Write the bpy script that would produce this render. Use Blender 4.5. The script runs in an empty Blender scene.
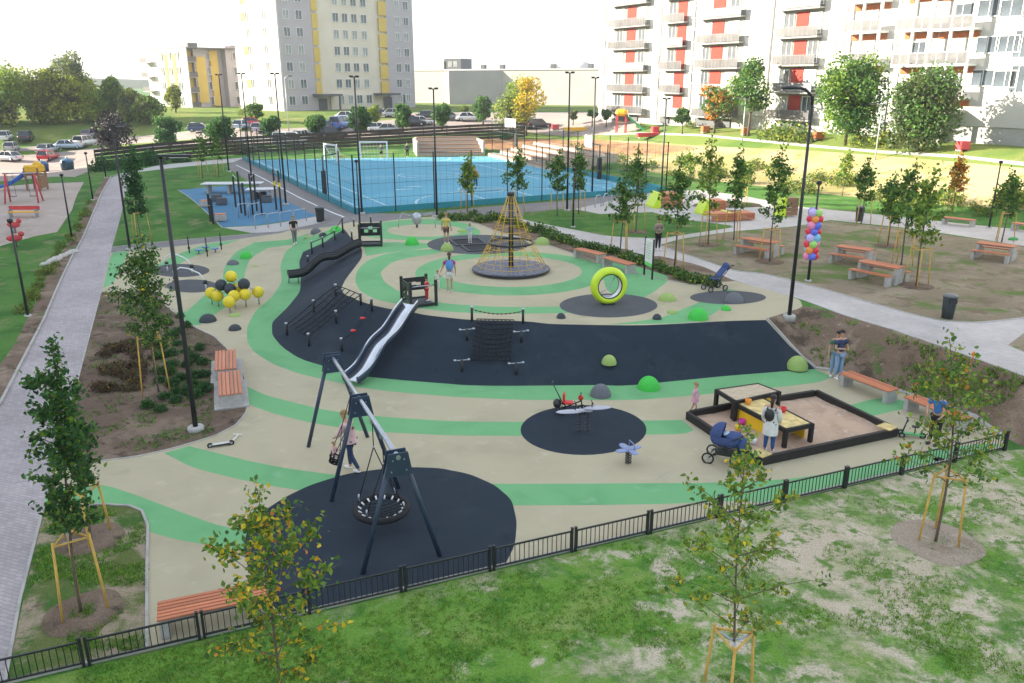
import bpy, bmesh, math, random
from mathutils import Vector, Matrix, geometry, noise
random.seed(7)
PI = math.pi
scn = bpy.context.scene
COL = scn.collection
# ---------------------------------------------------------------- camera
CAM_H, PITCH, FPX = 10.0, math.radians(17.9), 810.0
cd = bpy.data.cameras.new('camera'); cam = bpy.data.objects.new('camera', cd); COL.objects.link(cam)
cd.sensor_width = 36.0; cd.lens = FPX / 1024 * 36; cd.clip_start = 0.1; cd.clip_end = 5000
cam.location = (0, 0, CAM_H); cam.rotation_euler = (PI / 2 - PITCH, 0, 0)
scn.camera = cam
def ray(px, py):
    a = (px - 512) / FPX; b = (341.5 - py) / FPX
    return Vector((a, math.cos(PITCH) + b * math.sin(PITCH), -math.sin(PITCH) + b * math.cos(PITCH)))
def PZ(px, py, z=0.0):
    d = ray(px, py)
    if d.z > -1e-3: d.z = -1e-3
    t = (z - CAM_H) / d.z
    return Vector((d.x * t, d.y * t, z))
def PY(px, py, y):                       # point on the ray at world depth y
    d = ray(px, py); t = y / d.y
    return Vector((d.x * t, y, CAM_H + d.z * t))
def sstep(a, b, x):
    t = min(1, max(0, (x - a) / (b - a))); return t * t * (3 - 2 * t)
# ---------------------------------------------------------------- terrain
A_PX = [(1330,560),(1120,482),(1005,438),(975,419),(900,393),(850,377),(815,369),(775,372),(725,376),(675,381),(625,386),(600,386),(550,386),(500,387),(450,386),(400,380),(350,375),(327,367),(300,359),(282,347),(272,335),(272,322),(287,308),(300,292),(301,277),(299,262),(297,250)]
B_PX = [(1400,455),(1150,412),(1024,380),(943,349),(893,333),(843,318),(803,310),(785,315),(766,319),(725,321),(675,324),(635,325),(600,325),(550,324),(525,321),(470,320),(425,315),(412,312),(390,309),(372,305),(360,301),(345,295),(341,289),(345,280),(362,258),(362,249),(357,242),(350,232)]
ZB = 1.5
A_L = [PZ(x, y, 0.0) for x, y in A_PX] + [PZ(280,236,.1), PZ(235,222,.4), PZ(150,195,.8)]
B_L = [PZ(x, y, ZB if y > 245 else 1.35) for x, y in B_PX] + [PZ(352,220,1.3), PZ(325,200,1.2), PZ(270,180,1.2)]
def segd(px, py, L):
    best = 1e18
    for i in range(len(L) - 1):
        ax, ay = L[i][0], L[i][1]; bx, by = L[i+1][0] - ax, L[i+1][1] - ay
        t = ((px - ax) * bx + (py - ay) * by) / (bx * bx + by * by + 1e-12)
        t = 0 if t < 0 else (1 if t > 1 else t)
        dx = px - ax - t * bx; dy = py - ay - t * by
        d = dx * dx + dy * dy
        if d < best: best = d
    return math.sqrt(best)
def inpoly(x, y, P):
    c = False; j = len(P) - 1
    for i in range(len(P)):
        yi, yj = P[i][1], P[j][1]
        if (yi > y) != (yj > y):
            if x < (P[j][0] - P[i][0]) * (y - yi) / (yj - yi) + P[i][0]: c = not c
        j = i
    return c
STRIP = [(p.x, p.y) for p in A_L] + [(p.x, p.y) for p in reversed(B_L)]
UPPER = [(p.x, p.y) for p in B_L] + [(-200, 120), (-200, 900), (900, 900), (900, 0), (60, 5)]
_e = (Vector((15, 95)) - Vector((33, 52))).normalized(); BANKN = Vector((_e.y, -_e.x))   # points to the right / away
def ztop(x, y):
    sd = (x - 33) * BANKN.x + (y - 52) * BANKN.y
    a = sstep(-1, 12.5, sd) if y > 20 else 0
    b = sstep(104, 142, y)
    dip = 2.6 * sstep(36, 66, -x) * sstep(66, 92, y) * (1 - sstep(122, 150, y))      # the parking lot on the left lies lower
    return 3.45 * (1 - (1 - a) * (1 - b)) - dip
def zl(x, y):
    return 1.2 * sstep(46, 66, y) + ztop(x, y)
def zu(x, y):
    return ZB - 0.3 * sstep(40, 58, y) + ztop(x, y)
def zt(x, y):
    if inpoly(x, y, STRIP):
        da = segd(x, y, A_L); db = segd(x, y, B_L); t = da / (da + db + 1e-9)
        t = t * .75 + .25 * t * t * (3 - 2 * t)
        return zl(x, y) * (1 - t) + zu(x, y) * t
    if inpoly(x, y, UPPER): return zu(x, y)
    return zl(x, y)
def G(px, py, dz=0.0):
    d = ray(px, py)
    if d.z > -.004: d.z = -.004
    t = 8.0; prev = t
    while t < 1500:
        if CAM_H + d.z * t <= zt(d.x * t, d.y * t): break
        prev = t; t *= 1.012
    lo, hi = prev, t
    for _ in range(14):
        m = (lo + hi) / 2
        if CAM_H + d.z * m <= zt(d.x * m, d.y * m): hi = m
        else: lo = m
    return Vector((d.x * hi, d.y * hi, CAM_H + d.z * hi + dz))
def onT(x, y, dz=0.0): return Vector((x, y, zt(x, y) + dz))
def htop(base, py):                      # height above base of image row py
    d = ray(512, py); return CAM_H + d.z / d.y * base.y - base.z
# ---------------------------------------------------------------- materials
MATS = {}
def newmat(name):
    m = bpy.data.materials.new(name); m.use_nodes = True
    nt = m.node_tree; b = nt.nodes['Principled BSDF']; return m, nt, b
def mat(name, col, rough=.6, metal=0.0, var=.12, scale=6.0, bump=0.0, spec=.4, alpha=1.0, island=0.0, transl=0.0, coat=0.0):
    if name in MATS: return MATS[name]
    m, nt, b = newmat(name); N = nt.nodes; L = nt.links
    b.inputs['Roughness'].default_value = rough; b.inputs['Metallic'].default_value = metal
    b.inputs['Specular IOR Level'].default_value = spec; b.inputs['Coat Weight'].default_value = coat
    tc = N.new('ShaderNodeTexCoord'); nz = N.new('ShaderNodeTexNoise'); nz.inputs['Scale'].default_value = scale; nz.inputs['Detail'].default_value = 5
    L.new(tc.outputs['Object'], nz.inputs['Vector'])
    mp = N.new('ShaderNodeMapRange'); mp.inputs['To Min'].default_value = 1 - var; mp.inputs['To Max'].default_value = 1 + var
    mp.inputs['From Min'].default_value = .3; mp.inputs['From Max'].default_value = .7
    L.new(nz.outputs['Fac'], mp.inputs['Value'])
    val = mp.outputs['Result']
    if island:
        g = N.new('ShaderNodeNewGeometry'); m2 = N.new('ShaderNodeMapRange'); m2.inputs['To Min'].default_value = 1 - island; m2.inputs['To Max'].default_value = 1 + island
        L.new(g.outputs['Random Per Island'], m2.inputs['Value']); mu = N.new('ShaderNodeMath'); mu.operation = 'MULTIPLY'
        L.new(val, mu.inputs[0]); L.new(m2.outputs['Result'], mu.inputs[1]); val = mu.outputs[0]
    hs = N.new('ShaderNodeHueSaturation'); hs.inputs['Color'].default_value = (*col, 1); L.new(val, hs.inputs['Value'])
    L.new(hs.outputs['Color'], b.inputs['Base Color'])
    if bump:
        bp = N.new('ShaderNodeBump'); bp.inputs['Strength'].default_value = bump; bp.inputs['Distance'].default_value = .02
        L.new(nz.outputs['Fac'], bp.inputs['Height']); L.new(bp.outputs['Normal'], b.inputs['Normal'])
    if transl:
        out = N['Material Output']; t = N.new('ShaderNodeBsdfTranslucent'); L.new(hs.outputs['Color'], t.inputs['Color'])
        mx = N.new('ShaderNodeMixShader'); mx.inputs['Fac'].default_value = transl
        L.new(b.outputs['BSDF'], mx.inputs[1]); L.new(t.outputs['BSDF'], mx.inputs[2]); L.new(mx.outputs[0], out.inputs['Surface'])
    if alpha < 1: b.inputs['Alpha'].default_value = alpha
    MATS[name] = m; return m
def ramp2(nt, fac, stops):
    r = nt.nodes.new('ShaderNodeValToRGB'); cr = r.color_ramp
    while len(cr.elements) < len(stops): cr.elements.new(.5)
    for e, (p, c) in zip(cr.elements, stops): e.position = p; e.color = (*c, 1)
    nt.links.new(fac, r.inputs['Fac']); return r.outputs['Color']
def nzn(nt, vec, scale, detail=4, rough=.55, dist=0.0):
    n = nt.nodes.new('ShaderNodeTexNoise'); n.inputs['Scale'].default_value = scale; n.inputs['Detail'].default_value = detail
    n.inputs['Roughness'].default_value = rough; n.inputs['Distortion'].default_value = dist
    nt.links.new(vec, n.inputs['Vector']); return n.outputs['Fac']
def mixc(nt, fac, a, b, blend='MIX'):
    n = nt.nodes.new('ShaderNodeMix'); n.data_type = 'RGBA'; n.blend_type = blend
    if isinstance(fac, float): n.inputs[0].default_value = fac
    else: nt.links.new(fac, n.inputs[0])
    for i, v in ((6, a), (7, b)):
        if isinstance(v, tuple): n.inputs[i].default_value = (*v, 1)
        else: nt.links.new(v, n.inputs[i])
    return n.outputs[2]
def ground_mat(name, layers, rough=.95, bump=.4, bscale=30, fine=.25, fscale=60, spec=.15, streak=0.0, xfade=None, nrough=.62):
    """layers: first colour, then (colour, noise scale, lo, hi, detail) patches over it"""
    m, nt, b = newmat(name); L = nt.links
    tc = nt.nodes.new('ShaderNodeTexCoord'); v = tc.outputs['Object']
    c = layers[0]
    for i, (c2, sc, lo, hi, det) in enumerate(layers[1:]):
        mv = nt.nodes.new('ShaderNodeMapping'); mv.inputs['Location'].default_value = (i * 37.1 + len(name), i * 11.7, 0); L.new(v, mv.inputs['Vector'])
        if streak: mv.inputs['Scale'].default_value = (1, 1 + streak, 1)
        f = nzn(nt, mv.outputs[0], sc, det, nrough, .3)
        if xfade and i >= xfade[0]:          # the wear thins out towards the left of the lawn
            sx = nt.nodes.new('ShaderNodeSeparateXYZ'); L.new(v, sx.inputs[0]); xr = nt.nodes.new('ShaderNodeMapRange'); xr.inputs['From Min'].default_value = xfade[1]; xr.inputs['From Max'].default_value = xfade[2]; xr.inputs['To Min'].default_value = -.17; xr.inputs['To Max'].default_value = 0; L.new(sx.outputs['X'], xr.inputs['Value'])
            ad = nt.nodes.new('ShaderNodeMath'); ad.operation = 'ADD'; L.new(f, ad.inputs[0]); L.new(xr.outputs['Result'], ad.inputs[1]); f = ad.outputs[0]
        mr = nt.nodes.new('ShaderNodeMapRange'); mr.interpolation_type = 'SMOOTHSTEP'; mr.inputs['From Min'].default_value = lo; mr.inputs['From Max'].default_value = hi
        L.new(f, mr.inputs['Value']); c = mixc(nt, mr.outputs['Result'], c, c2)
    ff = nzn(nt, v, fscale, 3, .7)
    mr = nt.nodes.new('ShaderNodeMapRange'); mr.inputs['From Min'].default_value = .25; mr.inputs['From Max'].default_value = .75
    mr.inputs['To Min'].default_value = 1 - fine; mr.inputs['To Max'].default_value = 1 + fine; L.new(ff, mr.inputs['Value'])
    hs = nt.nodes.new('ShaderNodeHueSaturation'); L.new(mr.outputs['Result'], hs.inputs['Value'])
    if isinstance(c, tuple): hs.inputs['Color'].default_value = (*c, 1)
    else: L.new(c, hs.inputs['Color'])
    L.new(hs.outputs['Color'], b.inputs['Base Color']); b.inputs['Roughness'].default_value = rough; b.inputs['Specular IOR Level'].default_value = spec
    bf = nzn(nt, v, bscale, 4, .7); bp = nt.nodes.new('ShaderNodeBump'); bp.inputs['Strength'].default_value = bump; bp.inputs['Distance'].default_value = .05
    L.new(bf, bp.inputs['Height']); L.new(bp.outputs['Normal'], b.inputs['Normal'])
    return m
# ---------------------------------------------------------------- mesh builder
def frame(d):
    d = d.normalized(); u = Vector((0, 0, 1)) if abs(d.z) < .95 else Vector((1, 0, 0))
    s = d.cross(u).normalized(); return s, s.cross(d).normalized()
class MB:
    def __init__(s): s.v = []; s.f = []; s.mi = []; s.sm = []; s.m = 0
    def add(s, vs, fs, smooth=False):
        o = len(s.v); s.v += [tuple(v) for v in vs]
        for f in fs: s.f.append([i + o for i in f]); s.mi.append(s.m); s.sm.append(smooth)
        return s
    def box(s, c, sz, rz=0.0, M=None, bev=0.0):
        hx, hy, hz = sz[0] / 2, sz[1] / 2, sz[2] / 2
        if bev:
            b = min(bev, hx * .9, hy * .9, hz * .9); vs = []; 
            bm = bmesh.new(); bmesh.ops.create_cube(bm, size=1)
            for v in bm.verts: v.co = Vector((v.co.x * sz[0], v.co.y * sz[1], v.co.z * sz[2]))
            bmesh.ops.bevel(bm, geom=bm.edges[:], offset=b, segments=1, affect='EDGES')
            bm.verts.index_update(); vs = [v.co.copy() for v in bm.verts]; fs = [[v.index for v in f.verts] for f in bm.faces]; bm.free()
        else:
            vs = [Vector((x, y, z)) for x in (-hx, hx) for y in (-hy, hy) for z in (-hz, hz)]
            fs = [(0,1,3,2),(4,6,7,5),(0,4,5,1),(2,3,7,6),(0,2,6,4),(1,5,7,3)]
        R = M if M is not None else Matrix.Rotation(rz, 3, 'Z')
        return s.add([R @ v + Vector(c) for v in vs], fs)
    def tube(s, pts, r, seg=8, cap=True, smooth=True, closed=False, flat=None):
        pts = [Vector(p) for p in pts]; n = len(pts); rs = r if isinstance(r, (list, tuple)) else [r] * n
        vs = []; sd = None
        for i, p in enumerate(pts):
            if closed: d = pts[(i + 1) % n] - pts[i - 1]
            else: d = pts[min(i + 1, n - 1)] - pts[max(i - 1, 0)]
            if d.length < 1e-9: d = Vector((0, 0, 1))
            if sd is None: sd, up = frame(d)
            else:
                dn = d.normalized(); sd = sd - dn * sd.dot(dn)
                if sd.length < 1e-6: sd, up = frame(d)
                sd.normalize(); up = sd.cross(dn).normalized()
            for k in range(seg):
                a = 2 * PI * k / seg; vs.append(p + (sd * math.cos(a) + up * math.sin(a)) * rs[i])
        fs = []
        for i in range(n if closed else n - 1):
            j = (i + 1) % n
            for k in range(seg): fs.append((i*seg+k, i*seg+(k+1)%seg, j*seg+(k+1)%seg, j*seg+k))
        s.add(vs, fs, smooth)
        if cap and not closed:
            o = len(s.v) - len(vs); s.f.append([o + k for k in range(seg)][::-1]); s.mi.append(s.m); s.sm.append(False)
            s.f.append([o + (n-1)*seg + k for k in range(seg)]); s.mi.append(s.m); s.sm.append(False)
        return s
    def cyl(s, c, r, h, seg=16, r2=None, smooth=True):
        c = Vector(c); return s.tube([c, c + Vector((0, 0, h))], [r, r if r2 is None else r2], seg, True, smooth)
    def lathe(s, prof, c=(0,0,0), seg=20, axis=None, smooth=True):
        c = Vector(c); vs = []
        R = Vector((0,0,1)).rotation_difference(Vector(axis)).to_matrix() if axis is not None else Matrix.Identity(3)
        for r, z in prof:
            for k in range(seg):
                a = 2*PI*k/seg; vs.append(c + R @ Vector((r*math.cos(a), r*math.sin(a), z)))
        fs = [(i*seg+k, i*seg+(k+1)%seg, (i+1)*seg+(k+1)%seg, (i+1)*seg+k) for i in range(len(prof)-1) for k in range(seg)]
        return s.add(vs, fs, smooth)
    def sphere(s, c, r, seg=14, rings=8, sc=(1,1,1), zmin=-1.0):
        prof = []
        for i in range(rings + 1):
            a = -PI/2 + PI * i / rings; z = math.sin(a)
            if z < zmin: continue
            prof.append((max(1e-4, math.cos(a)), z))
        c = Vector(c); vs = [c + Vector((p[0]*math.cos(2*PI*k/seg)*r*sc[0], p[0]*math.sin(2*PI*k/seg)*r*sc[1], p[1]*r*sc[2])) for p in prof for k in range(seg)]
        fs = [(i*seg+k, i*seg+(k+1)%seg, (i+1)*seg+(k+1)%seg, (i+1)*seg+k) for i in range(len(prof)-1) for k in range(seg)]
        return s.add(vs, fs, True)
    def prism(s, P, z0, z1):
        n = len(P); vs = [(x, y, z0) for x, y in P] + [(x, y, z1) for x, y in P]
        fs = [tuple(range(n))[::-1], tuple(range(n, 2*n))] + [(i, (i+1)%n, n+(i+1)%n, n+i) for i in range(n)]
        return s.add(vs, fs)
    def build(s, name, m, parent=None, loc=None, rz=0.0):
        me = bpy.data.meshes.new(name); me.from_pydata(s.v, [], s.f)
        ms = m if isinstance(m, (list, tuple)) else [m]
        for x in ms: me.materials.append(x)
        me.polygons.foreach_set('material_index', s.mi); me.polygons.foreach_set('use_smooth', s.sm); me.update()
        o = bpy.data.objects.new(name, me); COL.objects.link(o)
        if parent: o.parent = parent
        if loc is not None: o.location = loc
        if rz: o.rotation_euler = (0, 0, rz)
        return o
def tag(o, label=None, cat=None, group=None, kind=None):
    if label: o['label'] = label
    if cat: o['category'] = cat
    if group: o['group'] = group
    if kind: o['kind'] = kind
    return o
def thing(name, label, cat, loc=(0,0,0), rz=0.0, group=None, sc=None):
    o = bpy.data.objects.new(name, None); COL.objects.link(o); o.location = loc; o.rotation_euler = (0, 0, rz); o.empty_display_size = .2
    if sc: o.scale = (sc, sc, sc)
    return tag(o, label, cat, group)
def struct(mb, name, m): return tag(mb.build(name, m), kind='structure')
def copy_tree(o, parent=None):
    c = o.copy(); COL.objects.link(c); c.parent = parent
    for ch in list(o.children): copy_tree(ch, c)
    return c
def yaw(p, q): return math.atan2(q[1] - p[1], q[0] - p[0])
EXPOSURE = 2.45
# ---------------------------------------------------------------- ground materials
rub_n = dict(rough=.9, bump=.25, bscale=120, fine=.10, fscale=220, spec=.2)
M_TAN = ground_mat('tan_rubber', [(.445,.40,.28), ((.385,.345,.24), .35, .45, .7, 3), ((.49,.45,.325), 1.7, .55, .75, 4), ((.34,.305,.225), .9, .60, .82, 10), ((.39,.345,.245), 4.5, .62, .74, 6)], **rub_n)
M_GREEN = ground_mat('green_rubber', [(.165,.405,.185), ((.13,.345,.155), .4, .45, .7, 3), ((.22,.45,.26), 1.3, .6, .8, 4), ((.13,.32,.15), .9, .60, .80, 10), ((.26,.42,.24), 4.5, .64, .76, 6)], **rub_n)
M_BLACK = ground_mat('black_rubber', [(.021,.032,.047), ((.034,.045,.060), .5, .48, .72, 6), ((.015,.024,.037), 1.6, .55, .75, 4), ((.048,.058,.074), .28, .62, .8, 6), ((.045,.055,.068), 1.2, .62, .80, 12), ((.08,.085,.09), 5, .68, .78, 6)], **rub_n)
M_GDISC = ground_mat('grey_rubber', [(.085,.09,.10), ((.10,.105,.115), .8, .45, .7, 4)], **rub_n)
M_BLUE = ground_mat('blue_rubber', [(.075,.195,.32), ((.095,.23,.36), .5, .45, .7, 3), ((.06,.16,.28), 1.5, .58, .8, 4)], **rub_n)
M_COURT = ground_mat('court_blue', [(.10,.31,.44), ((.125,.36,.49), .12, .45, .7, 3), ((.085,.27,.40), .6, .58, .8, 4)], **rub_n)
M_LINE = ground_mat('court_white_paint', [(.72,.76,.78), ((.3,.45,.55), 2.5, .62, .75, 5)], **rub_n)
grass_n = dict(rough=1.0, bump=.9, bscale=9, fine=.38, fscale=26, spec=.05)
M_LAWN = ground_mat('near_lawn', [(.095,.215,.030), ((.055,.15,.024), .45, .45, .6, 6), ((.15,.26,.045), .8, .5, .68, 6), ((.20,.24,.075), .25, .60, .72, 8)], **grass_n)
M_LAWNBALD = ground_mat('bald_lawn', [(.135,.27,.045), ((.065,.175,.028), 1.1, .46, .6, 8), ((.20,.29,.075), .7, .5, .64, 8), ((.48,.41,.31), .26, .43, .60, 14), ((.52,.45,.355), 1.0, .47, .61, 14), ((.13,.22,.06), 2.2, .50, .60, 12)], xfade=(2, -4.5, 4.0), nrough=.72, **grass_n)
M_GRASS = ground_mat('field_grass', [(.085,.19,.045), ((.055,.14,.035), .35, .45, .6, 6), ((.17,.20,.085), .6, .52, .66, 7), ((.27,.24,.15), .9, .62, .74, 8)], **grass_n)
M_FAR = ground_mat('sunny_grass', [(.16,.21,.055), ((.10,.17,.04), .12, .45, .62, 6), ((.24,.23,.09), .3, .55, .7, 6)], **grass_n)
M_DRY = ground_mat('dry_grass', [(.42,.34,.19), ((.29,.26,.11), .18, .46, .6, 7), ((.16,.19,.06), .3, .56, .68, 7), ((.45,.35,.22), 1.2, .55, .7, 7)], **grass_n)
M_DIRT = ground_mat('garden_dirt', [(.185,.135,.10), ((.27,.21,.16), .5, .46, .62, 8), ((.10,.075,.055), 1.1, .52, .66, 9), ((.09,.14,.045), .8, .58, .68, 9), ((.34,.28,.22), 5, .62, .70, 6)], **grass_n)
M_PICNIC = ground_mat('worn_picnic_ground', [(.25,.205,.145), ((.31,.26,.19), .5, .46, .62, 8), ((.19,.15,.105), 1.1, .52, .66, 8), ((.13,.18,.06), .30, .52, .63, 10), ((.14,.19,.07), 1.4, .57, .68, 9)], **grass_n)
M_CORNER = ground_mat('corner_lawn', [(.12,.15,.05), ((.06,.13,.03), .5, .42, .56, 8), ((.32,.26,.19), .7, .46, .58, 10), ((.16,.12,.085), 1.2, .60, .70, 8)], **grass_n)
M_BED = ground_mat('mulch_bed', [(.145,.105,.08), ((.21,.16,.12), .6, .46, .62, 8), ((.07,.055,.045), 1.6, .52, .66, 9), ((.065,.10,.035), .45, .57, .68, 9), ((.27,.21,.16), .3, .62, .74, 9)], **grass_n)
M_BSOIL = ground_mat('brown_soil', [(.36,.20,.11), ((.27,.15,.085), .5, .46, .62, 8), ((.17,.17,.06), .9, .56, .68, 8)], **grass_n)
M_SAND = ground_mat('play_sand', [(.52,.38,.28), ((.42,.30,.22), 1.2, .48, .66, 8), ((.58,.48,.41), 3, .55, .7, 6)], rough=1, bump=.7, bscale=14, fine=.16, fscale=60, spec=.05)
M_OLDSAND = ground_mat('old_playground_sand', [(.42,.35,.31), ((.36,.30,.26), .25, .46, .66, 6), ((.47,.40,.36), 1, .55, .7, 6)], rough=1, bump=.3, bscale=10, fine=.10, fscale=40, spec=.05)
M_PARK = ground_mat('parking_asphalt', [(.33,.28,.25), ((.27,.23,.21), .12, .46, .66, 6), ((.38,.33,.30), .5, .55, .7, 6)], rough=.9, bump=.2, bscale=20, fine=.08, fscale=60, spec=.2)
M_ASPH = ground_mat('path_asphalt', [(.20,.19,.19), ((.24,.23,.225), .3, .45, .68, 6), ((.17,.165,.165), 1.2, .55, .7, 6)], rough=.9, bump=.3, bscale=60, fine=.14, fscale=160, spec=.2)
M_SLAB = ground_mat('pale_concrete', [(.44,.43,.42), ((.38,.37,.36), .4, .46, .66, 6)], rough=.9, bump=.15, bscale=40, fine=.08, fscale=60, spec=.2)
M_KERB = ground_mat('kerb_concrete', [(.40,.39,.37), ((.32,.31,.29), 1.5, .46, .66, 6)], rough=.9, bump=.15, bscale=40, fine=.12, fscale=60, spec=.2)
def paver_mat(name, c1, c2, mortar, s=1.0, rot=0.0):
    m, nt, b = newmat(name); L = nt.links; tc = nt.nodes.new('ShaderNodeTexCoord')
    mp = nt.nodes.new('ShaderNodeMapping'); mp.inputs['Rotation'].default_value = (0, 0, rot); L.new(tc.outputs['Object'], mp.inputs['Vector'])
    br = nt.nodes.new('ShaderNodeTexBrick'); L.new(mp.outputs[0], br.inputs['Vector'])
    br.inputs['Color1'].default_value = (*c1, 1); br.inputs['Color2'].default_value = (*c2, 1); br.inputs['Mortar'].default_value = (*mortar, 1)
    br.inputs['Scale'].default_value = s; br.inputs['Brick Width'].default_value = .2; br.inputs['Row Height'].default_value = .1; br.inputs['Mortar Size'].default_value = .006
    f = nzn(nt, tc.outputs['Object'], .35, 6, .6); mr = nt.nodes.new('ShaderNodeMapRange'); mr.inputs['From Min'].default_value = .3; mr.inputs['From Max'].default_value = .7
    mr.inputs['To Min'].default_value = .82; mr.inputs['To Max'].default_value = 1.16; L.new(f, mr.inputs['Value'])
    f2 = nzn(nt, tc.outputs['Object'], 18, 4, .7); mr2 = nt.nodes.new('ShaderNodeMapRange'); mr2.inputs['To Min'].default_value = .8; mr2.inputs['To Max'].default_value = 1.2; L.new(f2, mr2.inputs['Value'])
    mu = nt.nodes.new('ShaderNodeMath'); mu.operation = 'MULTIPLY'; L.new(mr.outputs['Result'], mu.inputs[0]); L.new(mr2.outputs['Result'], mu.inputs[1])
    hs = nt.nodes.new('ShaderNodeHueSaturation'); L.new(mu.outputs[0], hs.inputs['Value']); L.new(br.outputs['Color'], hs.inputs['Color'])
    L.new(hs.outputs['Color'], b.inputs['Base Color']); b.inputs['Roughness'].default_value = .9
    bp = nt.nodes.new('ShaderNodeBump'); bp.inputs['Strength'].default_value = .3; bp.inputs['Distance'].default_value = .01; L.new(br.outputs['Fac'], bp.inputs['Height']); bp.invert = True
    L.new(bp.outputs['Normal'], b.inputs['Normal']); return m
M_WALKL = paver_mat('violet_grey_pavers', (.40,.36,.365), (.32,.29,.30), (.23,.21,.215), 1, .35)
M_WALKR = paver_mat('pale_grey_pavers', (.50,.47,.46), (.43,.405,.395), (.32,.30,.29), 1, .8)
# ---------------------------------------------------------------- regions
def ell(cx, cy, rx, ry, n=40): return [(cx + rx * math.cos(2*PI*k/n), cy + ry * math.sin(2*PI*k/n)) for k in range(n)]
BLACK_FOOT = [(344,229),(325,242),(303,252),(299,262),(301,277),(300,292),(287,308),(272,322),(272,335),(282,347),(300,359),(327,367),(350,375),(400,380),(456,385),(500,386),(550,385.5),(600,385),(625,386),(675,381),(725,376),(775,372),(815,369)]
BLACK_TOP = [(766,320),(725,321),(675,324),(635,325.5),(600,325),(550,324),(525,321),(470,320),(425,315),(412,312),(390,309),(372,305),(360,301),(345,295),(341,289),(345,280),(362,258),(362,249),(357,242),(350,237)]
FENCE0, FENCE1 = (7,684), (1004,449)
def fline(x): return 684 - (x - 7) * 235 / 997
R = []   # (object name, material, polygon) later ones win
def reg(name, m, P, z=None): R.append((name, m, P, z))
# --- soft ground
reg('worn_lawn', M_LAWNBALD, [(-160,fline(-160)+3),(1004,450),(1040,446),(1400,560),(1300,1400),(-500,1300)])
reg('dirt_slope', M_DIRT, [(766,318),(785,312),(803,306),(843,314),(893,329),(943,346),(1024,373),(1250,440),(1330,545),(1120,480),(1040,455),(1005,437),(975,417),(900,390),(840,370),(815,369)])
reg('picnic_ground', M_PICNIC, [(660,246),(680,240),(735,231.5),(795,227),(830,221),(908,229),(968,238),(1060,250),(1180,270),(1120,310),(1024,319),(980,322),(943,320),(913,314),(868,301),(816,286),(765,273),(735,270),(700,258)])
reg('dry_bank', M_DRY, [(560,148),(600,160),(640,178),(690,182),(740,193),(800,200),(870,206),(945,213),(1024,222),(1200,250),(1500,250),(1300,190),(1024,168),(900,157),(800,150),(700,146),(640,141),(590,139),(545,139)])
reg('bank_shrub_ground', M_GRASS, [(560,150),(600,158),(650,172),(700,179),(800,191),(900,201),(1024,210),(1300,235),(1300,262),(1024,229),(943,221),(870,212),(797,206),(742,200),(690,190),(640,188),(600,175)])
reg('upper_lawn', M_FAR, [(520,137),(545,139),(590,139),(640,141),(700,146),(800,150),(900,157),(1024,168),(1300,190),(1500,215),(1500,130),(1024,130),(700,122),(600,118),(520,118)])
reg('upper_path', M_SLAB, [(560,132),(640,134),(700,136),(800,146),(880,153),(960,158),(1060,170),(1060,166),(960,155),(880,150.5),(800,143.5),(700,134),(640,132),(560,130.5)])
reg('far_grass', M_FAR, [(-500,160),(0,148),(100,138),(180,131),(300,124),(420,111),(640,111),(640,97),(300,97),(-500,97)])
reg('parking_lot', M_PARK, [(-500,195),(0,181),(75,177),(97,168),(100,151),(245,144),(520,131),(580,136),(640,130),(640,112.5),(600,112),(420,112.5),(300,125),(180,132),(100,138),(0,150),(-500,160)])
reg('parking_island', M_FAR, [(0,157.5),(60,152),(100,147.5),(240,139.5),(240,138),(100,144.5),(60,148),(0,153)])
reg('parking_island', M_FAR, [(240,132),(330,126),(420,117),(420,116),(330,122),(240,129)])
reg('old_playground_sand', M_OLDSAND, [(-300,195),(0,187),(30,184),(84,182),(72,210),(57,232),(35,236),(10,243),(-60,262),(-300,300)])
reg('brown_soil_bank', M_BSOIL, [(470,140),(500,138.5),(545,139),(600,139.5),(690,146),(700,149),(640,155),(600,156),(560,150),(520,150),(490,150)])
reg('scruffy_verge', M_DIRT, [(-60,505),(0,405),(44,320),(61,280),(72,257),(82,240),(97,205),(111,177),(105,177),(90,203),(72,238),(52,262),(38,298),(14,345),(-40,420)])
# --- walkways
WL = [(132,172),(122,212),(112,247),(101,292),(75,390),(44,506),(20,600),(5,683),(-20,790),(-180,1000),(-260,560),(-110,480),(0,405),(44,320),(61,280),(72,257),(82,240),(97,205),(111,177)]
reg('cross_path', M_SLAB, [(110,176),(160,165),(250,157),(252,161),(190,166),(130,173)])
reg('left_walkway', M_WALKL, WL)
reg('asphalt_path', M_ASPH, [(112,247),(180,240),(256,234),(300,216),(270,196),(225,166),(245,157),(256,160),(300,183),(350,209),(362,212.5),(406,214),(505,205),(560,201),(580,199),(620,194),(662,191),(680,195),(655,212),(600,213),(575,210),(525,212),(522,222),(497,218),(475,217),(440,214),(400,219),(380,222),(335,226),(290,230),(225,241),(150,249),(111,253)])
reg('main_walkway', M_WALKR, [(497,219),(522,219),(560,226.5),(610,236),(660,238),(735,226),(742,214),(797,206.5),(855,212),(943,221.5),(1024,230),(1300,262),(1300,290),(1100,255),(1024,246),(968,237),(908,228),(830,220),(795,226.5),(735,231),(680,239),(660,245),(700,259),(735,270.5),(765,273),(816,286),(868,301),(913,314),(943,320.5),(980,322),(1024,317),(1150,300),(1400,330),(1400,460),(1250,440),(1150,410),(1024,376),(943,347),(893,330),(843,315),(803,300),(790,296),(735,281),(700,266),(660,256),(636,257),(570,244),(540,236)])
reg('plaza', M_SLAB, [(575,209),(640,194),(662,191),(700,190),(745,196),(797,206.5),(742,214),(735,226),(705,222),(680,219),(652,212),(600,214)])
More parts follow.
